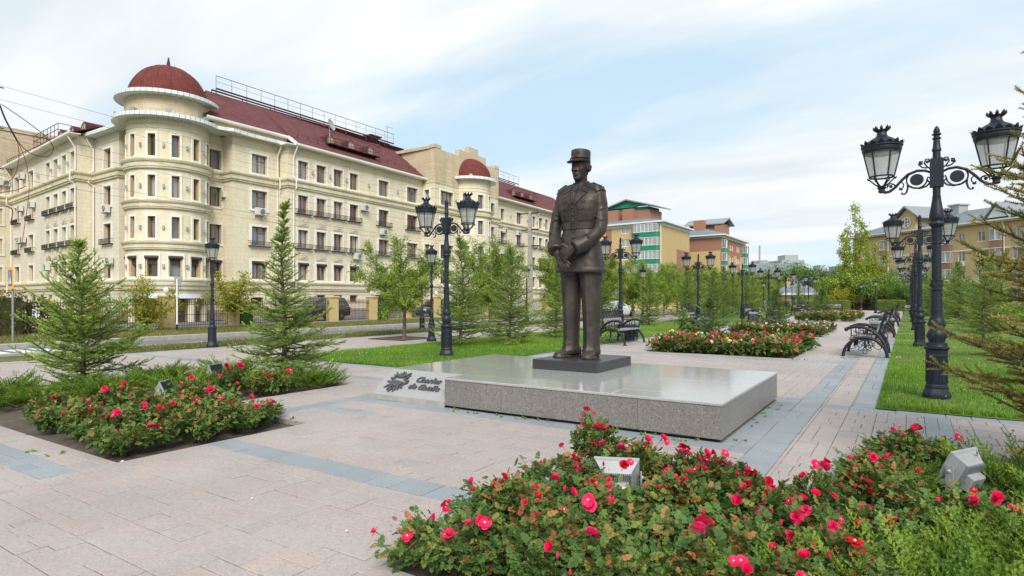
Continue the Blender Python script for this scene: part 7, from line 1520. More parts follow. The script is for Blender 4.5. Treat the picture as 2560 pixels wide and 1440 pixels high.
leafy_box('creeper_hedge', 'brown-green creeper covering the fence at the far left', 'hedge', -33.15, -32.45, 2.2, 10.4, 0, 1.78, 5200, CL, 'olive_leaves', .5, .12, 6, 'olive_leaves')
for k_, (y0, h) in enumerate(((10.6, 1.55), (11.1, 1.7), (11.6, 1.3), (12.2, 1.5))): leafy_box('creeper', ['thin creeper column on the fence, first right of the hedge', 'thin creeper column on the fence, second right of the hedge', 'thin creeper column on the fence, third right of the hedge', 'thin creeper column on the fence, beside the pillar'][k_], 'creeper', -33.1, -32.85, y0, y0 + .3, 0, h, 300, CL, 'olive_leaves', .5, .07, 20 + k_, 'olive_leaves')
leafy_box('creeper', 'green creeper on the fence left of the entrance door', 'creeper', -33.1, -32.8, 31.9, 33.0, 0, 1.25, 700, CL, 'deep_leaves', .5, .1, 25, 'deep_leaves'); leafy_box('creeper', 'green creeper right of the globe-lamp pillar', 'creeper', -33.1, -32.8, 39.2, 41.6, 0, 1.4, 1100, CL, 'deep_leaves', .5, .1, 26, 'deep_leaves')
leafy_box('creeper', 'low green creeper on the fence right of the single lamp pillar', 'creeper', -33.1, -32.8, 20.9, 21.8, 0, 1.3, 500, CL, 'deep_leaves', .5, .1, 27, 'deep_leaves')
for lab, px0, px1, d, h in (('clipped hedge left of the far bench', 1935, 1978, 84, 1.25), ('clipped hedge behind the far rose bed', 1990, 2130, 86, 1.3), ('clipped hedge at the right end of the path', 2196, 2262, 80, 1.35)):
    (xa, ya), (xb, yb) = ray(px0, d), ray(px1, d); leafy_box('clipped_hedge', lab, 'hedge', xa, xb, min(ya, yb) - .2, min(ya, yb) + .7, 0, h, 3000, HL, 'hedge_leaves', .5, .05, int(px0))
leafy_box('clipped_hedge', 'low hedge across the right lawn before the yellow block', 'hedge', 3.5, 30, 60, 61, 0, 1.1, 5200, leaf_tpl(.16, .06, .3), 'hedge_leaves', .45, .06, 77)
# iron fence at the end of the park
t = thing('park_fence', 'dark iron fence behind the far hedge at the end of the path', 'fence', (0, 0, 0)); b = MB()
for i in range(110): x, y = -20 + i * .25, 99; b.box(x - .012, x + .012, y - .012, y + .012, 0, 1.75)
o = b.build('fence_bars', 'iron_black', t); o['kind'] = 'stuff'; MB().box(-20, 7.5, 98.98, 99.02, .25, .29).box(-20, 7.5, 98.98, 99.02, 1.55, 1.59).build('rails', 'iron_black', t)
# bush between the beds: a loose green shrub behind the red rose bed
tree(('shrub',), 'green_shrub', 'loose light-green shrub in the red rose bed beside the little spruce', 'shrub', (-6.9, 22.7, -.05), .4, 1., None, dict(seed=96, h=1.35, crown_r=.55, clear=.2, limbs=7, nleaf=900, leaf=leaf_tpl(.10, .038, .3, .2), hang=.2, trunk_r=.02, sub=4, jitter=.12), 'deep_leaves')
# ------------------------------------------------------------------ junipers
def juniper_mesh(seed, rx, ry, h, n, twig):
    g = np.random.default_rng(seed); T, D, tint = [], [], []
    for i in range(n):
        a = g.uniform(0, 2 * math.pi); r0 = g.uniform(.0, .35); L = g.uniform(.45, 1.); el = g.uniform(.12, .75); p = np.array([r0 * rx * math.cos(a), r0 * ry * math.sin(a), .03]); d = np.array([math.cos(a) * rx, math.sin(a) * ry, 0]); d /= np.linalg.norm(d); d = d * math.cos(el) + np.array([0, 0, math.sin(el)]); Ltot = L * min(rx, ry) * (1 - r0) * 1.15; m = max(4, int(Ltot / .055)); bt = g.normal(.45, .14)
        for q in range(m):
            u = q / m; zc = min(p[2] + 0, h)
            if u > .3:
                for sg in (-1, 1):
                    s_ = np.cross(d, [0, 0, 1.]); s_ /= max(1e-6, np.linalg.norm(s_)); ld = d * .75 + s_ * sg * .6 + np.array([0, 0, .35 + g.normal(0, .2)]); T.append(p.copy()); D.append(ld); tint.append(bt + .35 * u - .1 + g.normal(0, .06))
            p = p + d * Ltot / m; d = d + np.array([0, 0, -.02 if p[2] > h * .7 else .012]) + g.normal(0, .04, 3); d /= np.linalg.norm(d)
    T, D, tint = np.array(T), np.array(D), np.array(tint); V, F, tt = spread(twig[0], twig[1], T, frames(D, roll=g.uniform(-1, 1, len(T))), g.uniform(.7, 1.25, len(T)), tint, .06); return np_mesh('sprays', V, F, tt, 'juniper_needles')
JT = needle_twig(18, .10, .022, .0052, .9)
JM = [juniper_mesh(101 + q, rx, ry, h, n, JT) for q, (rx, ry, h, n) in enumerate(((.85, .75, .42, 170), (.7, .7, .36, 150), (1.0, .8, .34, 190)))]
def juniper(label, x, y, kd, rz, s=1., z=-.07):
    t = thing('juniper_shrub', label, 'juniper', (x, y, z), rz, 'spreading junipers in the beds'); t.scale = (s,) * 3; link('sprays', JM[kd], t)['kind'] = 'stuff'; b = MB()
    for q in range(5): a = q * 1.26; b.tube([(0, 0, .0), (.2 * math.cos(a), .2 * math.sin(a), .12), (.45 * math.cos(a), .45 * math.sin(a), .2)], [.02, .014, .006], 4)
    b.build('stems', 'bark', t); return t
for lab, x, y, kd, rz, s in (('juniper at the far left corner of the left bed', -13.0, 3.7, 0, .3, 1.), ('juniper left of the roses at the foot of the left spruce', -12.0, 3.75, 1, 1.4, 1.), ('juniper in front of the left spruce trunk', -11.7, 4.8, 2, 2.2, .95), ('juniper behind the left spruce', -12.9, 6.4, 1, 3.1, 1.), ('juniper in the middle of the left bed behind the side-on floodlight', -11.0, 5.9, 0, .9, .9), ('juniper behind the sparse spruce', -12.2, 7.5, 2, 4., .9), ('juniper at the right rear corner of the left bed by the sparse spruce', -9.85, 7.75, 2, .2, .9), ('juniper right in front of the sparse spruce', -10.4, 6.9, 1, 5.2, .95),
        ('large juniper filling the bottom right corner', .1, 3.75, 0, 1.2, .95), ('juniper left of the bottom right corner, under the roses', -.42, 3.35, 2, 2.5, .7), ('juniper behind the right-hand floodlight', .9, 6.9, 1, .5, 1.05), ('juniper right of the right-hand floodlight', 1.35, 5.9, 2, 3.3, .9), ('juniper among the roses left of the right-hand floodlight', -.1, 6.35, 1, 1.7, .75), ('juniper beneath the browning spruce', 1.0, 4.9, 0, 4.4, .9), ('juniper in the lower right, behind the corner one', .55, 4.6, 1, 5.5, .9)): juniper(lab, x, y, kd, rz, s)
# ------------------------------------------------------------------ roses
def leaflet(L, W_):
    V = np.array([[0, 0, 0], [L * .3, W_ * .85, .22 * W_], [L * .7, W_ * .7, .18 * W_], [L, 0, -.1 * L], [L * .7, -W_ * .7, .18 * W_], [L * .3, -W_ * .85, .22 * W_]]); return V, [(0, 3, 2, 1), (0, 5, 4, 3)]
def compound(L=.10, W_=.019, s=1.):
    """a rose leaf: five leaflets on a stalk"""
    V, F = [], []
    for (x, ang, l_) in ((.35, 1.0, .42), (.35, -1.0, .42), (.68, .8, .46), (.68, -.8, .46), (.9, 0, .52)):
        v, f = leaflet(L * l_, W_ * l_ / .46); c, s_ = math.cos(ang), math.sin(ang); o = len(V)
        for p in v: V.append((x * L + c * p[0] - s_ * p[1], s_ * p[0] + c * p[1], p[2] - .12 * x * x * L))
        F += [tuple(i + o for i in q) for q in f]
    o = len(V); V += [(0, -.0012, 0), (0, .0012, 0), (L * .9, .0008, -.1 * L), (L * .9, -.0008, -.1 * L)]; F.append((o, o + 1, o + 2, o + 3)); return np.array(V), np.array(F)
ROSE_LEAF = compound(.064, .0150)
def rose_flower_mesh(kind, name='flower'):
    g = random.Random(hash(kind) % 1000 if not isinstance(kind, int) else kind); b = MB(); layers = ((5, .043, .12, 0.), (5, .033, .62, .6), (4, .02, 1.05, .3)) if kind % 3 == 0 else (((5, .046, .05, 0.), (5, .040, .35, .5)) if kind % 3 == 1 else ((6, .038, .55, 0.), (5, .030, .85, .5), (4, .02, 1.15, 0)))
    for n, L, el, off in layers:
        for q in range(n):
            a = 2 * math.pi * q / n + off + g.uniform(-.15, .15); e = el + g.uniform(-.12, .12); rows = []
            for u, wd_ in ((.05, .2), (.45, .85), (.8, 1.), (1.0, .55)):
                r_ = L * u; z = math.sin(e) * r_ + .012 * u * u * (1 if el > .5 else -.6); rr = math.cos(e) * r_; w_ = L * .52 * wd_; rows.append([(rr * math.cos(a) - k_ * w_ * math.sin(a), rr * math.sin(a) + k_ * w_ * math.cos(a), z + .22 * w_ * abs(k_)) for k_ in (-1, 0, 1)])
            b.loft(rows, 0, min(1, max(0, .35 + g.uniform(-.3, .45) + (.2 if el < .3 else 0))), False, False)
    if kind % 3 == 1: b.sphere((0, 0, .008), (.009, .009, .006), 6, 4, 1)
    b.tube([(0.012, .004, -.13), (.004, .001, -.06), (0, 0, -.012)], [.0018, .002, .006], 4, 2); return b
FLM = {}
for pk in ('petal_red', 'petal_crimson', 'petal_pink', 'petal_white', 'petal_yellow'): FLM[pk] = [rose_flower_mesh(q).mesh('flower', [pk, 'rose_heart', 'rose_stem']) for q in range(3)]
def rose_mesh(seed, r, h, nleaf, leaf=ROSE_LEAF, scale=1., bare=.15):
    g = np.random.default_rng(seed); st = MB(); tips = []; E = []
    for i in range(int(16 * r / .45)):
        a = g.uniform(0, 2 * math.pi); rr = r * math.sqrt(g.uniform(.02, 1)); top = h * (1 - .42 * (rr / r) ** 2) * g.uniform(.72, 1.12); p0 = np.array([.12 * r * math.cos(a), .12 * r * math.sin(a), 0]); p3 = np.array([rr * math.cos(a), rr * math.sin(a), top]); p1 = p0 + (p3 - p0) * .4 + np.array([0, 0, .12 * h]); p2 = p0 + (p3 - p0) * .75 + np.array([0, 0, .08 * h]); st.tube([tuple(p0), tuple(p1), tuple(p2), tuple(p3)], [.006, .0045, .0035, .0022], 4, 0, .5, False); E.append((p0, p1, p2, p3)); tips.append(p3)
        for q in range(3):
            b_ = (p1, p2, p2)[q]; e = b_ + np.array([g.normal(0, .5), g.normal(0, .5), g.uniform(.3, .9)]) * .2 * r / .45; st.tube([tuple(b_), tuple(e)], [.003, .0018], 3, 0, .5, False); E.append((b_, b_, (b_ + e) / 2, e)); tips.append(e)
    A = np.array([e[2] for e in E]); B = np.array([e[3] for e in E]); C0 = np.array([e[1] for e in E]); k_ = g.integers(0, len(E), nleaf); u = g.random(nleaf); P = np.where((u < .45)[:, None], C0[k_] + (A[k_] - C0[k_]) * g.random((nleaf, 1)), A[k_] + (B[k_] - A[k_]) * g.random((nleaf, 1)) * (1 - bare * .3)); P += g.normal(0, .028, P.shape); P[:, 2] = np.maximum(P[:, 2], .03); out = P.copy(); out[:, 2] *= .25; out /= np.maximum(.02, np.linalg.norm(out, axis=1, keepdims=True)); D = out * .7 + g.normal(0, .7, P.shape) + np.array([0, 0, .1]); zt = P[:, 2] / h; tb = g.normal(.34, .12, nleaf) + .16 * zt + np.where(g.random(nleaf) < .12 + .2 * (zt > .85), g.uniform(.3, .55, nleaf), 0)
    T_ = frames(D, roll=g.uniform(-.7, .7, nleaf)); S_ = g.uniform(.5, 1.3, nleaf) * scale; return st, (P, T_, S_, tb), np.array(tips), leaf
RB = {}
def bud(top):
    b = MB(); b.tube([(.01, 0, -.10), (0, 0, -.01)], [.0016, .002], 4, 1); b.lathe([(.004, -.012), (.010, .0), (.009, .012), (.001, .028)], 6, m=0); return b.mesh('bud', [top, 'rose_stem'], True)
BUD = [bud('petal_red'), bud('petal_crimson')]
def rose_bush(label, x, y, kd, rz, s, petals, nfl, group, z=-.07, own_leaves=0, cat_='rose bush', fs=1., tall=0):
    g = np.random.default_rng(int(abs(x * 131 + y * 577)) % 99991)
    if kd not in RB:
        st, (P, T_, S_, tb), tips, lf = rose_mesh(**ROSE_KIND[kd]); top = np.argsort(-(P[:, 2] + .6 * np.linalg.norm(P[:, :2], axis=1))); own, rest_ = top[:60], top[60:]
        V, F, tt = spread(lf[0], lf[1], P[rest_], T_[rest_], S_[rest_], tb[rest_], .03); V2, F2, t2 = spread(lf[0], lf[1], P[own], T_[own], S_[own], tb[own], .03)
        RB[kd] = dict(stem=st.mesh('stems', 'rose_stem'), rest=np_mesh('foliage', V, F, tt, 'rose_leaves'), full=np_mesh('foliage', *cat([(V, F, tt), (V2, F2, t2)]), 'rose_leaves'), own=[(P[i], T_[i], S_[i]) for i in own], tips=tips)
        RB[kd]['leafm'] = [np_mesh('leaf', lf[0], lf[1], np.full(len(lf[1]), q), 'rose_leaves') for q in (.3, .42, .52, .66, .84, .93)]
    B = RB[kd]; t = thing('rose_bush', label, cat_, (x, y, z), rz, group); t.scale = (s,) * 3 if not isinstance(s, tuple) else s; link('stems', B['stem'], t)
    o = link('foliage', B['rest'] if own_leaves else B['full'], t); o['kind'] = 'stuff'
    if own_leaves:
        for i, (P, T_, S_) in enumerate(B['own'][:60]):
            m = Matrix(np.vstack([np.hstack([T_ * S_, P[:, None]]), [0, 0, 0, 1]]).tolist()); link('leaf', B['leafm'][int(g.choice(6, p=[.3, .25, .2, .12, .07, .06]))], t, mat=m)
    ti = B['tips'][np.argsort(-B['tips'][:, 2])]
    q = 0; fi = g.integers(0, max(3, int(len(ti) * .7)), max(1, nfl))
    for f_ in fi:
        if q >= nfl: break
        base = ti[int(f_)]; up = .03 + g.exponential(.045)
        for c_ in range(int(g.choice([1, 1, 2, 3]))):
            if q >= nfl: break
            q += 1; p = base + np.array([g.normal(0, .035), g.normal(0, .035), up + g.normal(0, .02)]); d = np.array([p[0] * .8 + g.normal(0, .5), p[1] * .8 - .35 + g.normal(0, .45), .65]); d /= np.linalg.norm(d); z_ = Vector(d); xx = z_.orthogonal().normalized(); yy = z_.cross(xx); sc_ = fs * g.uniform(.5, 1.1) / (s if not isinstance(s, tuple) else s[0])
            m = Matrix((xx * sc_, yy * sc_, z_ * sc_)).transposed().to_4x4(); m.translation = Vector(p); link('flower', FLM[petals[int(g.integers(0, len(petals)))]][int(g.integers(0, 3))], t, mat=m)
    for q in range(int(nfl * .5)):
        p = ti[int(g.integers(0, len(ti)))] + np.array([g.normal(0, .03), g.normal(0, .03), .03 + g.exponential(.04)]); link('bud', BUD[int(g.random() < .45)], t, mat=Matrix.Translation(Vector(p)) @ Matrix.Rotation(g.uniform(-.4, .4), 4, 'X') @ Matrix.Scale(fs, 4))
    return t
ROSE_KIND = {0: dict(seed=201, r=.46, h=.36, nleaf=1500), 1: dict(seed=202, r=.42, h=.42, nleaf=1300), 2: dict(seed=203, r=.5, h=.32, nleaf=1500), 3: dict(seed=204, r=.32, h=.66, nleaf=720, bare=.6), 10: dict(seed=205, r=.5, h=.38, nleaf=420, leaf=compound(.13, .028)), 11: dict(seed=206, r=.5, h=.44, nleaf=420, leaf=compound(.13, .028))}
RED = ['petal_red', 'petal_red', 'petal_red', 'petal_crimson', 'petal_red']
NEAR = [(-1.62, 5.2, 3, 3, .6, 'thin leggy rose shoots behind the front floodlight, left'), (-1.08, 5.2, 3, 3, .58, 'thin leggy rose shoots at the rear edge of the front bed, middle'), (-.8, 4.95, 3, 3, .55, 'thin leggy rose shoots at the rear edge of the front bed, right'), (-.62, 4.35, 2, 4, .85, 'low rose bush filling the gap beside the inner corner of the front bed'), (-.35, 3.95, 0, 3, .9, 'rose bush bordering the corner juniper on its left'), (-2.45, 3.05, 2, 5, .85, 'rose bush at the near left corner of the front bed, with low open blooms'), (-2.35, 3.6, 0, 5, 1., 'rose bush on the left edge of the front bed, second from the corner'), (-2.35, 4.25, 1, 5, 1., 'rose bush on the left edge of the front bed, third from the corner'), (-2.42, 5.02, 3, 6, .94, 'tallest rose bush at the rear left of the front bed, spiring above the rest'), (-1.95, 5.05, 0, 4, 1., 'rose bush left behind the front floodlight'), (-1.85, 3.1, 1, 4, .95, 'rose bush at the bottom edge, second from the left corner'), (-1.8, 3.75, 2, 4, 1.05, 'rose bush in front of the front floodlight'), (-1.45, 5.1, 1, 6, .95, 'rose bush right behind the front floodlight'), (-1.35, 4.35, 0, 6, 1.0, 'rose bush right of the front floodlight'), (-1.25, 3.4, 2, 2, 1.05, 'low rose bush at the bottom, right of the front floodlight'), (-1.3, 2.95, 1, 1, .8, 'rose bush cut by the bottom edge, middle'), (-.85, 4.5, 3, 4, .72, 'loose rose bush mid right with gaps to the paving'), (-.75, 3.7, 2, 3, 1.0, 'rose bush with two open blooms low at mid right'), (-.62, 5.1, 3, 4, .62, 'leggy rose shoots at the inner corner of the front bed'), (-.3, 4.6, 1, 3, .85, 'rose bush left of the corner junipers'), (-.25, 5.6, 0, 6, .9, 'rose bush at the left edge of the right bed arm'), (-.15, 6.2, 1, 4, .85, 'rose bush left of the right-hand floodlight'), (.05, 7.4, 2, 4, .9, 'rose bush at the rear left of the right bed arm'), (.25, 5.35, 2, 3, .9, 'rose bush in front of the right-hand floodlight'), (.0, 6.85, 3, 3, .75, 'tall thin red-leaved rose shoots by the walk, right bed')]
for x, y, kd, nf, s, lab in NEAR: rose_bush(lab, x, y, kd, (x * 37 + y * 11) % 6.28, s, RED, int(nf * 1.9 + 2), 'rose bushes in the front bed', own_leaves=1, fs=1.02)
LEFT = [(-7.35, 3.35, 2, 3, .85, 'rose bush at the front corner of the left bed'), (-7.3, 4.0, 0, 3, .9, 'rose bush on the right edge of the left bed, second from the corner'), (-7.3, 4.65, 1, 4, .85, 'rose bush on the right edge of the left bed, third from the corner'), (-7.5, 5.05, 2, 4, .8, 'rose bush at the right tip of the left bed'), (-8.0, 3.4, 1, 3, .85, 'rose bush on the front edge of the left bed, second from the corner'), (-8.0, 4.1, 0, 3, .95, 'rose bush inside the left bed, behind the front edge'), (-8.1, 4.8, 2, 4, .95, 'rose bush inside the left bed, towards the right tip'), (-8.7, 3.45, 0, 3, .85, 'rose bush on the front edge of the left bed, third'), (-8.75, 4.2, 1, 3, .9, 'rose bush in the middle of the left bed'), (-8.8, 4.95, 0, 4, .95, 'rose bush in the middle of the left bed, rear'), (-9.4, 3.5, 2, 3, .9, 'rose bush on the front edge of the left bed, fourth'), (-9.5, 4.3, 1, 3, .9, 'rose bush in front of the side-on floodlight'), (-9.5, 5.3, 1, 4, .95, 'rose bush right of the side-on floodlight'), (-10.2, 3.6, 0, 3, .85, 'rose bush at the left end of the rose patch, front'), (-10.3, 4.5, 0, 4, .85, 'rose bush at the left end of the rose patch, rear'), (-9.9, 6.1, 3, 6, .85, 'tall rose bush with a cluster of blooms at the top of the left bed'), (-9.6, 6.7, 0, 5, .9, 'leafy green rose bush below the rear floodlight')]
for x, y, kd, nf, s, lab in LEFT: rose_bush(lab, x, y, kd, (x * 37 + y * 11) % 6.28, s, RED, int(nf * 1.2), 'rose bushes in the left bed', own_leaves=0, fs=1.25)
gm = np.random.default_rng(77); nb = 0
words_r = ('front', 'second', 'middle', 'fourth', 'rear'); words_c = ('leftmost', 'second-left', 'third-left', 'central', 'third-right', 'second-right', 'rightmost')
for (bx0, bx1, by0, by1, pal, bname, nf, sx_) in ((-6.95, -2.8, 18.6, 23.0, ['petal_red', 'petal_crimson', 'petal_crimson', 'petal_red', 'petal_pink', 'petal_white'], 'red rose bed', 15, 1.), (-6.95, -3.2, 29.5, 34.5, ['petal_white', 'petal_white', 'petal_white', 'petal_crimson'], 'white rose bed', 8, 1.)):
    for iy in range(5):
        for ix in range(7):
            x = bx0 + .3 + (bx1 - bx0 - .6) * ix / 6 + gm.normal(0, .05); y = by0 + .35 + (by1 - by0 - .7) * iy / 4 + gm.normal(0, .06)
            rose_bush(f'{words_c[ix]} rose bush in the {words_r[iy]} row of the {bname}', x, y, 10 + (ix + iy) % 2, gm.uniform(0, 6), float(gm.uniform(.82, 1.08)), pal if not (bname[0] == 'r' and gm.random() < .15) else ['petal_yellow', 'petal_white'], int(nf * gm.uniform(.6, 1.4)), f'rose bushes in the {bname}', cat_='rose bush', fs=1.35)
for iy in range(5):
    for ix in range(4):
        x = -6.6 + 1.0 * ix + gm.normal(0, .08); y = 48.8 + 2.7 * iy + gm.normal(0, .2)
        rose_bush(f'{("leftmost", "second-left", "second-right", "rightmost")[ix]} rose bush in the {words_r[iy]} row of the far pink bed', x, y, 10 + (ix + iy) % 2, gm.uniform(0, 6), float(gm.uniform(1.1, 1.35)), ['petal_pink', 'petal_pink', 'petal_red', 'petal_white'] if iy < 3 else ['petal_crimson', 'petal_pink'], 5, 'rose bushes in the far pink bed', fs=1.8)
# weeds in the joints, petals and scraps on the stones
g2 = np.random.default_rng(15); wv = []
for (x0, x1, y0, y1, n) in ((-5.8, -1.9, 7.05, 7.24, 26), (-1.8, -1.6, 7.3, 10.6, 10), (-8.2, -7.2, 2.6, 2.9, 5), (-1.6, -.5, 19.2, 20.2, 12), (-7.5, -6.7, 5.2, 5.5, 4), (-11, -10, 2.6, 2.9, 6), (-2.7, -2.2, 18.0, 18.4, 6)):
    for q in range(n):
        c = np.array([g2.uniform(x0, x1), g2.uniform(y0, y1), .0]); m = int(g2.integers(5, 10)); D = rdir(m, .15, .9); wv.append(spread(*leaf_tpl(.05, .012), np.tile(c, (m, 1)), frames(D), g2.uniform(.5, 1.1, m), g2.normal(.5, .2, m)))
tag(link('weeds', np_mesh('weeds', *cat(wv), 'grass_blades')), 'small weeds growing in the paving joints along the plinth', 'weeds', None, 'stuff')
wv = []
for q in range(46): 
    x, y = g2.uniform(-3.0, -.4), g2.uniform(2.75, 3.4)
    if q > 18: x, y = g2.uniform(-8.6, -6.9), g2.uniform(2.98, 3.5)
    wv.append(spread(*leaf_tpl(.035, .014), np.array([[x, y, -.06]]), frames(rdir(1, -.1, .2)), np.array([1.]), np.array([g2.random()])))
tag(link('fallen_petals', np_mesh('fallen_petals', *cat(wv), 'petal_crimson')), 'fallen crimson petals on the bare soil of the beds', 'petals', None, 'stuff')
wv = []
for (x0, x1, y0, y1, n) in ((-18.5, -16.8, 17.7, 19.3, 60), (-18.7, -17, 24.4, 26, 40)):
    for q in range(n): wv.append(spread(*leaf_tpl(.07, .012), np.array([[g2.uniform(x0, x1), g2.uniform(y0, y1), .012]]), frames(rdir(1, -.05, .1)), np.array([1.]), np.array([g2.uniform(.7, 1)])))
tag(link('fallen_leaves', np_mesh('fallen_leaves', *cat(wv), 'willow_leaves')), 'fallen yellow willow leaves in the tree pits', 'leaves', None, 'stuff')
for k_, (x, y, lab) in enumerate(((-7.05, 3.12, 'small white scrap of paper on the soil at the left bed corner'), (-4.62, 3.05, 'tiny white scrap on the paving in the foreground'), (-3.4, 3.0, 'second tiny white scrap on the foreground paving'))):
    b = MB(); s_ = .03 if k_ == 0 else .012; b.add([(-s_, -s_ * .5, .0), (s_, -s_ * .4, .01), (s_ * .8, s_ * .6, .004), (-s_ * .7, s_ * .5, .014), (0, 0, .02)], [(0, 1, 4), (1, 2, 4), (2, 3, 4), (3, 0, 4)]); o = b.build('paper_scrap', 'white_paint'); o.location = (x, y, -.06 if k_ == 0 else .004); tag(o, lab, 'litter')
# daisies in the lawns
wv = []
for (x0, x1, y0, y1, n) in ((-14.5, -11, 10.9, 13.5, 60), (-.3, 4, 11, 20, 50), (1.5, 6, 28, 36, 160), (-14.8, -9.6, 20, 30, 80)):
    m = n; P = np.stack([g2.uniform(x0, x1, m), g2.uniform(y0, y1, m), g2.uniform(.09, .2, m)], 1); wv.append(spread(*leaf_tpl(.035, .017), P, frames(rdir(m, .2, .8)), g2.uniform(.6, 1.2, m), g2.random(m)))
tag(link('lawn_flowers', np_mesh('lawn_flowers', *cat(wv), 'petal_white')), 'scattered small white wildflowers in the lawn', 'wildflowers', None, 'stuff')
# ------------------------------------------------------------------ distant blocks
def block_frame(px, d, vx):
    """corner on the ground at a bearing and distance, and the direction towards a vanishing bearing"""
    x, y = ray(px, d); q = (vx - 1280) / 1507; u = Vector((FW[0] + q * RT[0], FW[1] + q * RT[1], 0)).normalized(); return Vector((x, y, 0)), u
def face(parent, P, u, n, L, z0, z1, mat, wins=(), name='wall', stripes=(), pane='pane_pale', reveal=.12):
    """facade from P along u; outward normal n; wins: (s0,s1,z0,z1)"""
    m = Matrix((u, -n, Vector((0, 0, 1)))).transposed().to_4x4(); m.translation = P; b = MB(); ss = sorted({0, L} | {w_[i] for w_ in wins for i in (0, 1)}); zs = sorted({z0, z1} | {w_[i] for w_ in wins for i in (2, 3)})
    for i in range(len(ss) - 1):
        for j in range(len(zs) - 1):
            cs, cz = (ss[i] + ss[i + 1]) / 2, (zs[j] + zs[j + 1]) / 2
            if any(w_[0] < cs < w_[1] and w_[2] < cz < w_[3] for w_ in wins): continue
            b.add([(ss[i], 0, zs[j]), (ss[i + 1], 0, zs[j]), (ss[i + 1], 0, zs[j + 1]), (ss[i], 0, zs[j + 1])], [(0, 1, 2, 3)])
    for w_ in wins:
        a, c, e, f = w_[:4]
        for q in (((a, e), (a, f)), ((c, f), (c, e)), ((a, f), (c, f)), ((c, e), (a, e))): b.add([(q[0][0], 0, q[0][1]), (q[1][0], 0, q[1][1]), (q[1][0], reveal + .1, q[1][1]), (q[0][0], reveal + .1, q[0][1])], [(0, 3, 2, 1)])
    o = b.build(name, mat, parent); o.matrix_local = m
    for w_ in wins:
        window(parent, m @ Matrix.Translation((w_[0], 0, w_[2])), w_[1] - w_[0], w_[3] - w_[2], 'pvc', 0, reveal, pane)
    for (s0, s1, za, zb, mt) in stripes: o = MB().box(s0, s1, -.06, .0, za, zb).build('brick_stripe', mt, parent); o.matrix_local = m
    return m
def hip_roof(parent, P, u, v, L, W_, z, h, over, mat='grey_roof'):
    c = [P - u * over - v * over, P + u * (L + over) - v * over, P + u * (L + over) + v * (W_ + over), P - u * over + v * (W_ + over)]; up = Vector((0, 0, 1)); e = min(L, W_) / 2 + over; long_u = L >= W_
    r0, r1 = (P + u * e + v * W_ / 2, P + u * (L - e) + v * W_ / 2) if long_u else (P + v * e + u * L / 2, P + v * (W_ - e) + u * L / 2); r0, r1 = r0 + up * (z + h), r1 + up * (z + h); c = [x + up * z for x in c]
    for f in ([c[0], c[1], r1, r0], [c[1], c[2], r1], [c[2], c[3], r0, r1], [c[3], c[0], r0]) if long_u else ([c[0], c[1], r0], [c[1], c[2], r1, r0], [c[2], c[3], r1], [c[3], c[0], r0, r1]): quadroof('roof', [tuple(p) for p in f], mat, 1., parent)
    b = MB()
    b.add([tuple(p) for p in c] + [tuple(p - up * .32) for p in c], [(0, 1, 5, 4), (1, 2, 6, 5), (2, 3, 7, 6), (3, 0, 4, 7), (7, 6, 5, 4)]); b.build('eaves', 'white_panel', parent)
def balcony_stack(parent, m, s0, s1, floors, zf, fh, panel, out=.9, chamfer=.35):
    for k_ in range(floors):
        z = zf + k_ * fh; pl_ = [(s0, .02), (s0, -out + chamfer), (s0 + chamfer, -out), (s1 - chamfer, -out), (s1, -out + chamfer), (s1, .02)]
        b = MB(); b.prism(pl_, z - .1, z + 1.0); o = b.build('balcony', panel, parent); o.matrix_local = m
        b = MB(); b.prism([(x, y + .06 if y < 0 else y) for x, y in pl_], z + 1.001, z + fh - .101); g_ = b.build('balcony_glazing', 'pane_pale', o)
        b = MB()
        for i in range(len(pl_) - 1):
            p, q = Vector((*pl_[i], 0)), Vector((*pl_[i + 1], 0)); n = max(1, int((q - p).length / .8))
            for j in range(n + 1): c = p.lerp(q, j / n); b.box(c.x - .05, c.x + .05, c.y - .03, c.y + .07, z + 1.0, z + fh - .1)
            for zz_ in (z + 1.02, z + fh - .2): b.tube([p + Vector((0, 0, zz_)), q + Vector((0, 0, zz_))], .06, 4)
        b.build('balcony_frame', 'pvc_white', o)
VN = 2268; VW = -560
# yellow block with green balconies
T1 = thing('apartment_block', 'yellow brick apartment block with green balconies just right of the statue', 'building')
P, u = block_frame(1655, 126, VW); P2, v = block_frame(1655, 126, VN); nS = Vector((v.x, v.y, 0)) * -1; nE = Vector((-u.x, -u.y, 0)); L1, Wd, Z = 46, 19, 17.9; fh = 2.85
Pl = P + u * L1; ud = -u; nS = Vector((ud.y, -ud.x, 0)); vE = v; nE = Vector((v.y, -v.x, 0))
wins = []
for k_ in range(6):
    z = 1.5 + k_ * fh
    for s in (L1 - 9.6, L1 - 16.6, L1 - 21, L1 - 27, L1 - 33): wins.append((s, s + 1.9, z, z + 1.55))
m1 = face(T1, Pl, ud, nS, L1, 0, Z, 'brick_yellow', wins, stripes=[(L1 - 13.4, L1 - 12, 0, Z - 1, 'brick_orange'), (L1 - 17.3, L1 - 15.9 - 1, 0, Z - 1, 'brick_orange')][:1] + [(L1 - 18.6, L1 - 17.2, 0, Z - 1, 'brick_orange')])
o = MB().box(0, L1 + .03, -.05, .0, Z - .9, Z).build('frieze', 'white_panel', T1); o.matrix_local = m1
balcony_stack(T1, m1, L1 - 6.6, L1 - .6, 6, .4, fh, 'green_panel')
m2_ = face(T1, P, vE, nE, Wd, 0, Z, 'brick_yellow', [], stripes=[(Wd * .5, Wd - .01, 0, Z * .70, 'brick_orange')]); o = MB().box(0.03, Wd, -.05, .0, Z - .9, Z).build('frieze', 'white_panel', T1); o.matrix_local = m2_
hip_roof(T1, P + vE * 0, -ud, vE, L1, Wd, Z, 2.6, .9)
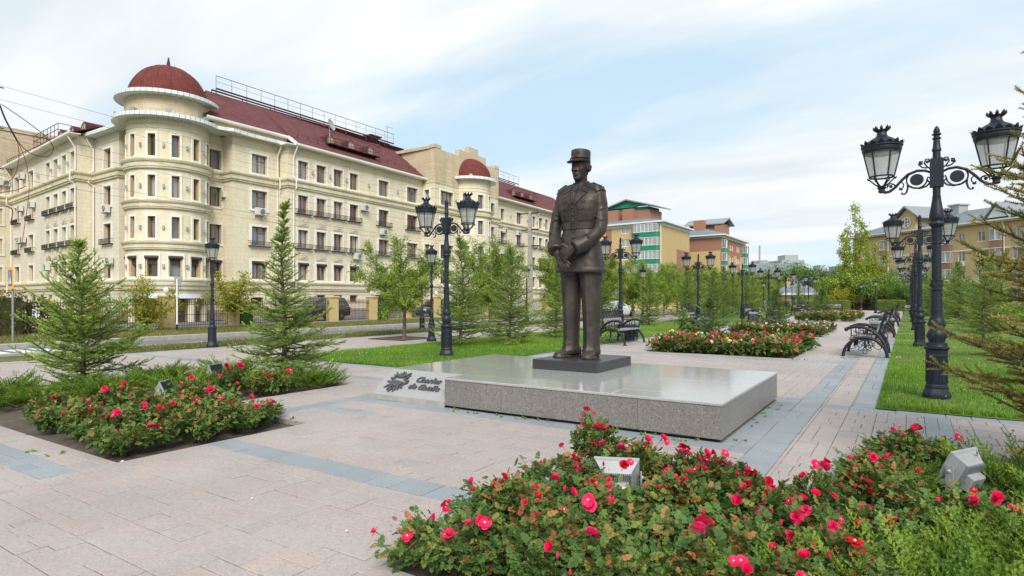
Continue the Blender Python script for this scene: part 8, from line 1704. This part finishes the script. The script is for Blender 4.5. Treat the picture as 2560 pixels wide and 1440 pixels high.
c0 = P + u * 11 + v * 7; b = MB(); m = Matrix((ud, -nS, Vector((0, 0, 1)))).transposed().to_4x4(); m.translation = c0
o = MB().box(-5, 6, -1, 5, Z + 1.0, Z + 3.6).build('roof_house', 'brick_orange', T1); o.matrix_local = m
o = MB().box(-4.4, 5.5, -.6, 4.8, Z + 3.61, Z + 4.4).build('roof_house_upper', 'green_panel', T1); o.matrix_local = m
b = MB(); b.loft([[(x, -2, z) for x, z in ((-6.6, Z + 4.3), (.5, Z + 6.3), (7.6, Z + 4.3), (7.6, Z + 4.05), (.5, Z + 6.0), (-6.6, Z + 4.05))], [(x, 6.5, z) for x, z in ((-6.6, Z + 4.3), (.5, Z + 6.3), (7.6, Z + 4.3), (7.6, Z + 4.05), (.5, Z + 6.0), (-6.6, Z + 4.05))]]); o = b.build('gable_roof', 'grey_metal', T1); o.matrix_local = m
b = MB(); b.add([(-5.6, -1.2, Z + 4.41), (6.6, -1.2, Z + 4.41), (.5, -1.2, Z + 6.0)], [(0, 1, 2)]); o = b.build('gable', 'green_panel', T1); o.matrix_local = m
for s in (1.2, -2.6): o = MB().box(s - 1.3, s + 1.3, -2.4, -1.05, Z + 1.2, Z + 3.9).build('chimney', 'brick_orange', T1); o.matrix_local = m
o = MB().tube([(L1 - .15, -.25, 0), (L1 - .15, -.25, Z - .6)], .1, 6).build('downpipe', 'white_trim', T1); o.matrix_local = m1
# brown and yellow block behind it
T2 = thing('apartment_block', 'brown and yellow brick block with grey hipped roof, second right of the statue', 'building')
P, u = block_frame(1804, 146, VW); _, v = block_frame(1804, 146, VN); ud = -u; L1, Wd, Z = 15.5, 26, 17.2; Pl = P + u * L1; nS = Vector((ud.y, -ud.x, 0)); nE = Vector((v.y, -v.x, 0)); fh = 3.1
m1 = face(T2, Pl, ud, nS, L1, 0, Z, 'brick_orange', []); o = MB().box(4.6, L1 - .3, -.08, 0, 0, 13.2).build('brick_field', 'brick_yellow', T2); o.matrix_local = m1
wins = []
for k_ in range(5):
    z = 1.4 + k_ * fh
    for s in (4.5, 8.2, 10.3, 15.4, 17.4): wins.append((s, s + 1.3, z, z + 1.5))
m2_ = face(T2, P, v, nE, Wd, 0, Z, 'brick_orange', wins, stripes=[]); 
for a, c in ((3.4, 4.2), (6.3, 7.9), (12, 15.1), (19, Wd)): o = MB().box(a, c, -.06, 0, 0, 12.6).build('brick_field', 'brick_yellow', T2); o.matrix_local = m2_
balcony_stack(T2, m2_, .2, 3.3, 5, .5, fh, 'green_panel', .8, .3); balcony_stack(T2, m2_, Wd - 4, Wd - .6, 5, .5, fh, 'green_panel', 1.0, .3)
for mm, LL in ((m1, L1), (m2_, Wd)): o = MB().box(0.02, LL, -.05, .0, Z - .8, Z).build('frieze', 'white_panel', T2); o.matrix_local = mm
hip_roof(T2, P, u, v, L1, Wd, Z, 3.0, 1.0)
m = Matrix((ud, -nS, Vector((0, 0, 1)))).transposed().to_4x4(); m.translation = P + u * 8 + v * 9
o = MB().box(-3, 5.5, 0, 6, Z + 1.0, Z + 3.8).build('roof_house', 'brick_orange', T2); o.matrix_local = m; o = MB().box(-3.01, -.4, -.05, 0, Z + 1.2, Z + 3.4).build('roof_house_panel', 'green_panel', T2); o.matrix_local = m
b = MB(); b.loft([[(x, y, z) for y, z in ((-1, Z + 3.7), (3, Z + 5.4), (7, Z + 3.7), (7, Z + 3.45), (3, Z + 5.1), (-1, Z + 3.45))] for x in (-4.2, 6.6)]); o = b.build('gable_roof', 'grey_metal', T2); o.matrix_local = m
o = MB().box(-.2, 2.3, -4, -2, Z + .6, Z + 4.4).build('chimney', 'brick_orange', T2); o.matrix_local = m; o = MB().box(5, 7, -3, -1.5, Z + .6, Z + 2.9).build('chimney', 'brick_orange', T2); o.matrix_local = m
# long yellow block on the right
T3 = thing('apartment_block', 'long yellow brick block with grey roof at the right, round gable window', 'building')
P, u = block_frame(2800, 76, 900)
_r = ray(2132, 1.0); _det = _r[0] * -u.y + u.x * _r[1]; Lx = ((P.x * -u.y + P.y * u.x) / _det * Vector((_r[0], _r[1], 0)) - P).dot(u)
ud = u; Z = 13.4; fh = 2.95
Pf = P + u * Lx; nF = Vector((-u.y, u.x, 0)) * 1.0; back = -nF
if (Vector((0, 0, 0)) - P).dot(nF) < 0: nF = -nF
# walk the wall left to right as seen: far end first
wins = []; Lw = Lx; dirn = -u
def s_of(px):
    q = (px - 1280) / 1507; r_ = Vector((FW[0] + q * RT[0], FW[1] + q * RT[1])); det = r_.x * (-dirn.y) + dirn.x * r_.y; d = (Pf.x * (-dirn.y) + Pf.y * dirn.x) / det; return ((d * r_.x - Pf.x) * dirn.x + (d * r_.y - Pf.y) * dirn.y), d
for px0, px1 in ((2238, 2250), (2297, 2320), (2395, 2412), (2444, 2462), (2531, 2552), (2600, 2624), (2660, 2684)):
    a, b_ = s_of(px0)[0], s_of(px1)[0]
    for k_ in range(4): z = 1.6 + k_ * fh; wins.append((a, b_, z, z + 1.55))
nF = Vector((dirn.y, -dirn.x, 0)); m3 = face(T3, Pf, dirn, nF, Lw, 0, Z, 'brick_buff', wins, pane='pane_curtain')
for px0, px1 in ((2203, 2215), (2345, 2381), (2479, 2508), (2570, 2592)):
    a, b_ = s_of(px0)[0], s_of(px1)[0]; balcony_stack(T3, m3, a, b_, 4, .55, fh, 'brown_panel', .5, .05)
for z in (Z - 4.3,): o = MB().box(0, Lw, -.06, 0, z, z + .22).build('string_course', 'white_trim', T3); o.matrix_local = m3
o = MB().box(-.5, Lw, -.7, 0, Z - .35, Z).build('eaves', 'brick_buff', T3); o.matrix_local = m3; o = MB().box(-.6, Lw, -.85, -.7, Z - .1, Z + .12).build('gutter', 'white_panel', T3); o.matrix_local = m3
def mp3(s, y, z): return tuple(m3 @ Vector((s, y, z)))
quadroof('roof', [mp3(-1, -.8, Z + .05), mp3(Lw, -.8, Z + .05), mp3(Lw, 7.5, Z + 3.2), mp3(5, 7.5, Z + 3.2)], 'grey_roof', 1., T3); quadroof('roof', [mp3(-1, -.8, Z + .05), mp3(5, 7.5, Z + 3.2), mp3(-1, 15, Z)], 'grey_roof', 1., T3)
quadroof('end_wall', [mp3(0, 14, 0), mp3(0, 0.01, 0), mp3(0, 0.01, Z), mp3(0, 14, Z)], 'brick_buff', 1., T3)
a, b_ = s_of(2248)[0], s_of(2292)[0]; gw = b_ - a; mid = (a + b_) / 2
b = MB(); b.loft([[(x, y, z) for x, z in ((a, Z - .2), (b_, Z - .2), (b_, Z + 2.3), (mid, Z + 3.9), (a, Z + 2.3))] for y in (-.25, 5)]); o = b.build('gable', 'brick_buff', T3); o.matrix_local = m3
b = MB(); b.loft([[(x, y, z) for x, z in ((a - 1.2, Z + 2.1), (mid, Z + 4.4), (b_ + 1.2, Z + 2.1), (b_ + 1.2, Z + 1.9), (mid, Z + 4.1), (a - 1.2, Z + 1.9))] for y in (-.9, 7)]); o = b.build('gable_roof', 'grey_metal', T3); o.matrix_local = m3
b = MB(); b.lathe([(0, 0), (.8, 0), (.8, .05)], 24); b.xf(Matrix.Translation((mid, -.27, Z + 1.5)) @ Matrix.Rotation(R(90), 4, 'X')); o = b.build('round_window', 'pane_dark', T3); o.matrix_local = m3
b = MB(); b.tube([(mid + .84 * math.cos(q), -.34, Z + 1.5 + .84 * math.sin(q)) for q in np.linspace(0, 2 * math.pi, 25)], .10, 5)
for q in (-.28, .28): b.box(mid + q - .05, mid + q + .05, -.37, -.33, Z + .75, Z + 2.25).box(mid - .74, mid + .74, -.372, -.335, Z + 1.5 + q - .05, Z + 1.5 + q + .05)
b.build('round_window_frame', 'pvc_white', o)
a, b_ = s_of(2475)[0], s_of(2525)[0]; b = MB(); b.loft([[(x, y, z) for x, z in ((a, Z + .4), (b_, Z + .4), ((a + b_) / 2, Z + 2.4))] for y in (-.6, 5)]); o = b.build('dormer', 'white_panel', T3); o.matrix_local = m3
b = MB(); b.loft([[(x, y, z) for x, z in ((a - .5, Z + .3), ((a + b_) / 2, Z + 2.75), (b_ + .5, Z + .3), (b_ + .5, Z + .15), ((a + b_) / 2, Z + 2.5), (a - .5, Z + .15))] for y in (-.9, 6)]); o = b.build('dormer_roof', 'grey_metal', T3); o.matrix_local = m3
for px, y, w_, h in ((2187, 5, .9, 1.7), (2301, 6.5, .6, 2.6), (2317, 6.8, .9, 3.1)): s = s_of(px)[0]; o = MB().box(s - w_, s + w_, y - 1, y + 1, Z + 1, Z + 1 + h).box(s - w_ - .2, s + w_ + .2, y - 1.2, y + 1.2, Z + 1 + h, Z + 1.25 + h).build('chimney', 'light_grey', T3); o.matrix_local = m3
for px in (2222, 2512): s = s_of(px)[0]; o = MB().tube([(s, -.65, Z - .2), (s, -.15, Z - .9), (s, -.15, 0)], .1, 6).build('downpipe', 'white_trim', T3); o.matrix_local = m3
for px, k_, lab in ((2406, 1, 'air conditioner under a window of the long yellow block, upper one'), (2437, 0, 'air conditioner under a window of the long yellow block, lower one')):
    s = s_of(px)[0]; ac_unit(lab, m3 @ Matrix.Translation((s, 0, 1.6 + (2 if k_ else 1) * fh - .75)) @ Matrix.Scale(1.2, 4))
# lodge at the end of the park
t = thing('park_lodge', 'small brick lodge with blue-grey tiled hipped roof at the end of the park', 'lodge', (0, 0, 0)); P, u = block_frame(1943, 97, VW); _, v = block_frame(1943, 97, VN); ud = -u; Lg = 5.4
P0 = P; Pl = P0; nS = Vector((ud.y, -ud.x, 0)); ml = face(t, Pl, ud, nS, Lg, 0, 2.5, 'brick_yellow', [(2.0, 3.6, .8, 2.3), (4.0, 4.8, .8, 2.2)], pane='pane_blue'); face(t, Pl + ud * Lg, v, Vector((v.y, -v.x, 0)), 5, 0, 2.5, 'brick_yellow'); hip_roof(t, Pl + ud * Lg, -ud, v, Lg, 5, 2.5, 2.3, .7); o = MB().box(1.2, 2.2, .8, 1.8, 3.2, 5.0).build('chimney', 'brick_yellow', t); o.matrix_local = ml
# flats and roofs beyond the trees
for lab, px0, px1, d, zt, zb, mt in (('pale distant block of flats left of the green trees', 1888, 1946, 260, 15.5, 0, 'light_grey'), ('pale distant block of flats with stepped roof behind the trees', 1954, 2010, 250, 17.5, 0, 'light_grey'), ('low grey-roofed distant building behind the lodge', 1880, 2030, 200, 9.2, 0, 'grey_roof'), ('small pale distant block far right of the flats', 2052, 2068, 300, 16, 0, 'light_grey'), ('tiny pale distant block left of the poplar', 2092, 2104, 300, 15.5, 0, 'light_grey')):
    (xa, ya), (xb, yb) = ray(px0, d), ray(px1, d); t = thing('distant_building', lab, 'building', ((xa + xb) / 2, (ya + yb) / 2, 0), R(YAW)); w_ = math.hypot(xb - xa, yb - ya) / 2; MB().box(-w_, w_, 0, 12, zb, zt).build('walls', mt if mt != 'grey_roof' else 'light_grey', t); b = MB()
    if mt == 'light_grey':
        MB().box(-w_ * .5, w_ * .7, 2, 9, zt, zt + 2.2).build('roof_storey', 'light_grey', t)
        for i in range(max(2, int(w_ / 2))):
            for k_ in range(5): x = -w_ + 1.2 + i * 4; b.box(x, x + 1.6, -.06, 0, zt - 2.6 - k_ * 2.9, zt - 1.1 - k_ * 2.9)
        b.build('window_row', 'pane_dark', t)['kind'] = 'stuff'
    else: quadroof('roof', [(-w_, 0, zt), (w_, 0, zt), (w_ * .8, 8, zt + 4.5), (-w_ * .8, 8, zt + 4.5)], 'grey_roof', 1., t)
(xa, ya) = ray(1899, 130); t = thing('utility_pole', 'distant lattice utility pole over the trees left of the lodge', 'utility pole', (xa, ya, 0)); b = MB(); b.tube([(0, 0, 0), (0, 0, 13)], .18, 5); b.box(-1.6, 1.6, -.1, .1, 9.6, 9.8); b.build('pole', 'kerb_concrete', t)
# bronze-clad guardhouse sheds behind the willows: low teal-roofed sheds right of the statue
for lab, px0, px1, d in (('low green-roofed shed behind the willows right of the statue', 1520, 1640, 84), ('low green-roofed shed further along behind the willows', 1668, 1700, 92)):
    (xa, ya), (xb, yb) = ray(px0, d), ray(px1, d); t = thing('low_shed', lab, 'shed', ((xa + xb) / 2, (ya + yb) / 2, 0), R(YAW)); w_ = math.hypot(xb - xa, yb - ya) / 2; MB().box(-w_, w_, 0, 3, 0, 2.3).build('walls', 'brick_cream', t); plain('teal_roof', (.13, .23, .23), .5); MB().add([(-w_ - .3, -.5, 2.3), (w_ + .3, -.5, 2.3), (w_ + .3, 3.2, 3.6), (-w_ - .3, 3.2, 3.6)], [(0, 1, 2, 3)]).build('roof', 'teal_roof', t)
    b = MB()
    for i in range(int(w_ / 1.6)): x = -w_ + 1 + i * 3.2; b.box(x, x + 1.2, -.05, 0, .9, 1.9)
    b.build('window_row', 'pane_dark', t)['kind'] = 'stuff'
for k_, px in enumerate((1600, 1655, 1690)):
    x, y = ray(px, 78); t = thing('brick_pillar', ('yellow brick gate pillar behind the willow, left of the three', 'yellow brick gate pillar behind the willow, middle of the three', 'yellow brick gate pillar behind the willow, right of the three')[k_], 'pillar', (x, y, 0), 0, 'yellow brick gate pillars'); MB().box(-.35, .35, -.35, .35, -.1, 2.6).build('shaft', 'brick_cream', t); MB().cbox(-.42, .42, -.42, .42, 2.6, 2.8, .05).build('cap', 'brick_cream', t)
# person seated beyond the second bench
px_, py_ = ray(1712, 44)
t = thing('person', 'distant person in a tan top walking on the promenade behind the second bench', 'person', (px_, py_, 0), R(200)); sb = MB()
sb.loft([ering((0, 0, z), rx, ry, 14) for z, rx, ry in ((.86, .15, .11), (1.0, .155, .11), (1.2, .17, .115), (1.38, .19, .115), (1.45, .14, .09), (1.5, .06, .06), (1.58, .055, .06))]); sb.sphere((0, -.01, 1.66), (.075, .095, .115), 14, 10); sb.sphere((0, -.105, 1.65), (.014, .02, .02), 6, 5)
for sg in (-1, 1):
    sb.loft([ering((sg * .09 , sg * dy, z), rx, rx * 1.1, 12) for z, rx, dy in ((.05, .055, .16), (.25, .06, .10), (.48, .065, .05), (.7, .085, .02), (.9, .1, 0))]); sb.sphere((sg * .09, sg * .16 - .06, .045), (.045, .12, .045), 10, 6)
    sb.tube([(sg * .17, 0, 1.4), (sg * .22, -.01, 1.18), (sg * .2, -sg * .08 - .05, .95)], [.055, .045, .035], 8); sb.sphere((sg * .2, -sg * .08 - .06, .88), (.03, .035, .06), 8, 6)
    for q in range(4): sb.tube([(sg * .2, -sg * .08 - .035 - .02 * q, .85), (sg * .2, -sg * .08 - .04 - .02 * q, .78)], .012, 5)
bm_ = remesh(sb, .015, 1); plain('tan_cloth', (.42, .26, .15), .8, 0, .3, .1, 6); bm_.materials.append(M['tan_cloth']); link('body', bm_, t)
plain('dark_hair', (.03, .022, .018), .6); b = MB(); b.sphere((0, .015, 1.70), (.085, .10, .09), 12, 8); b.build('hair', 'dark_hair', t, 'all')
b = MB(); b.loft([ering((0, 0, z), rx, ry, 14) for z, rx, ry in ((.60, .17, .14), (.8, .18, .14), (.95, .165, .12))]); plain('dark_cloth', (.05, .05, .06), .8); b.build('shorts', 'dark_cloth', t, 'all')
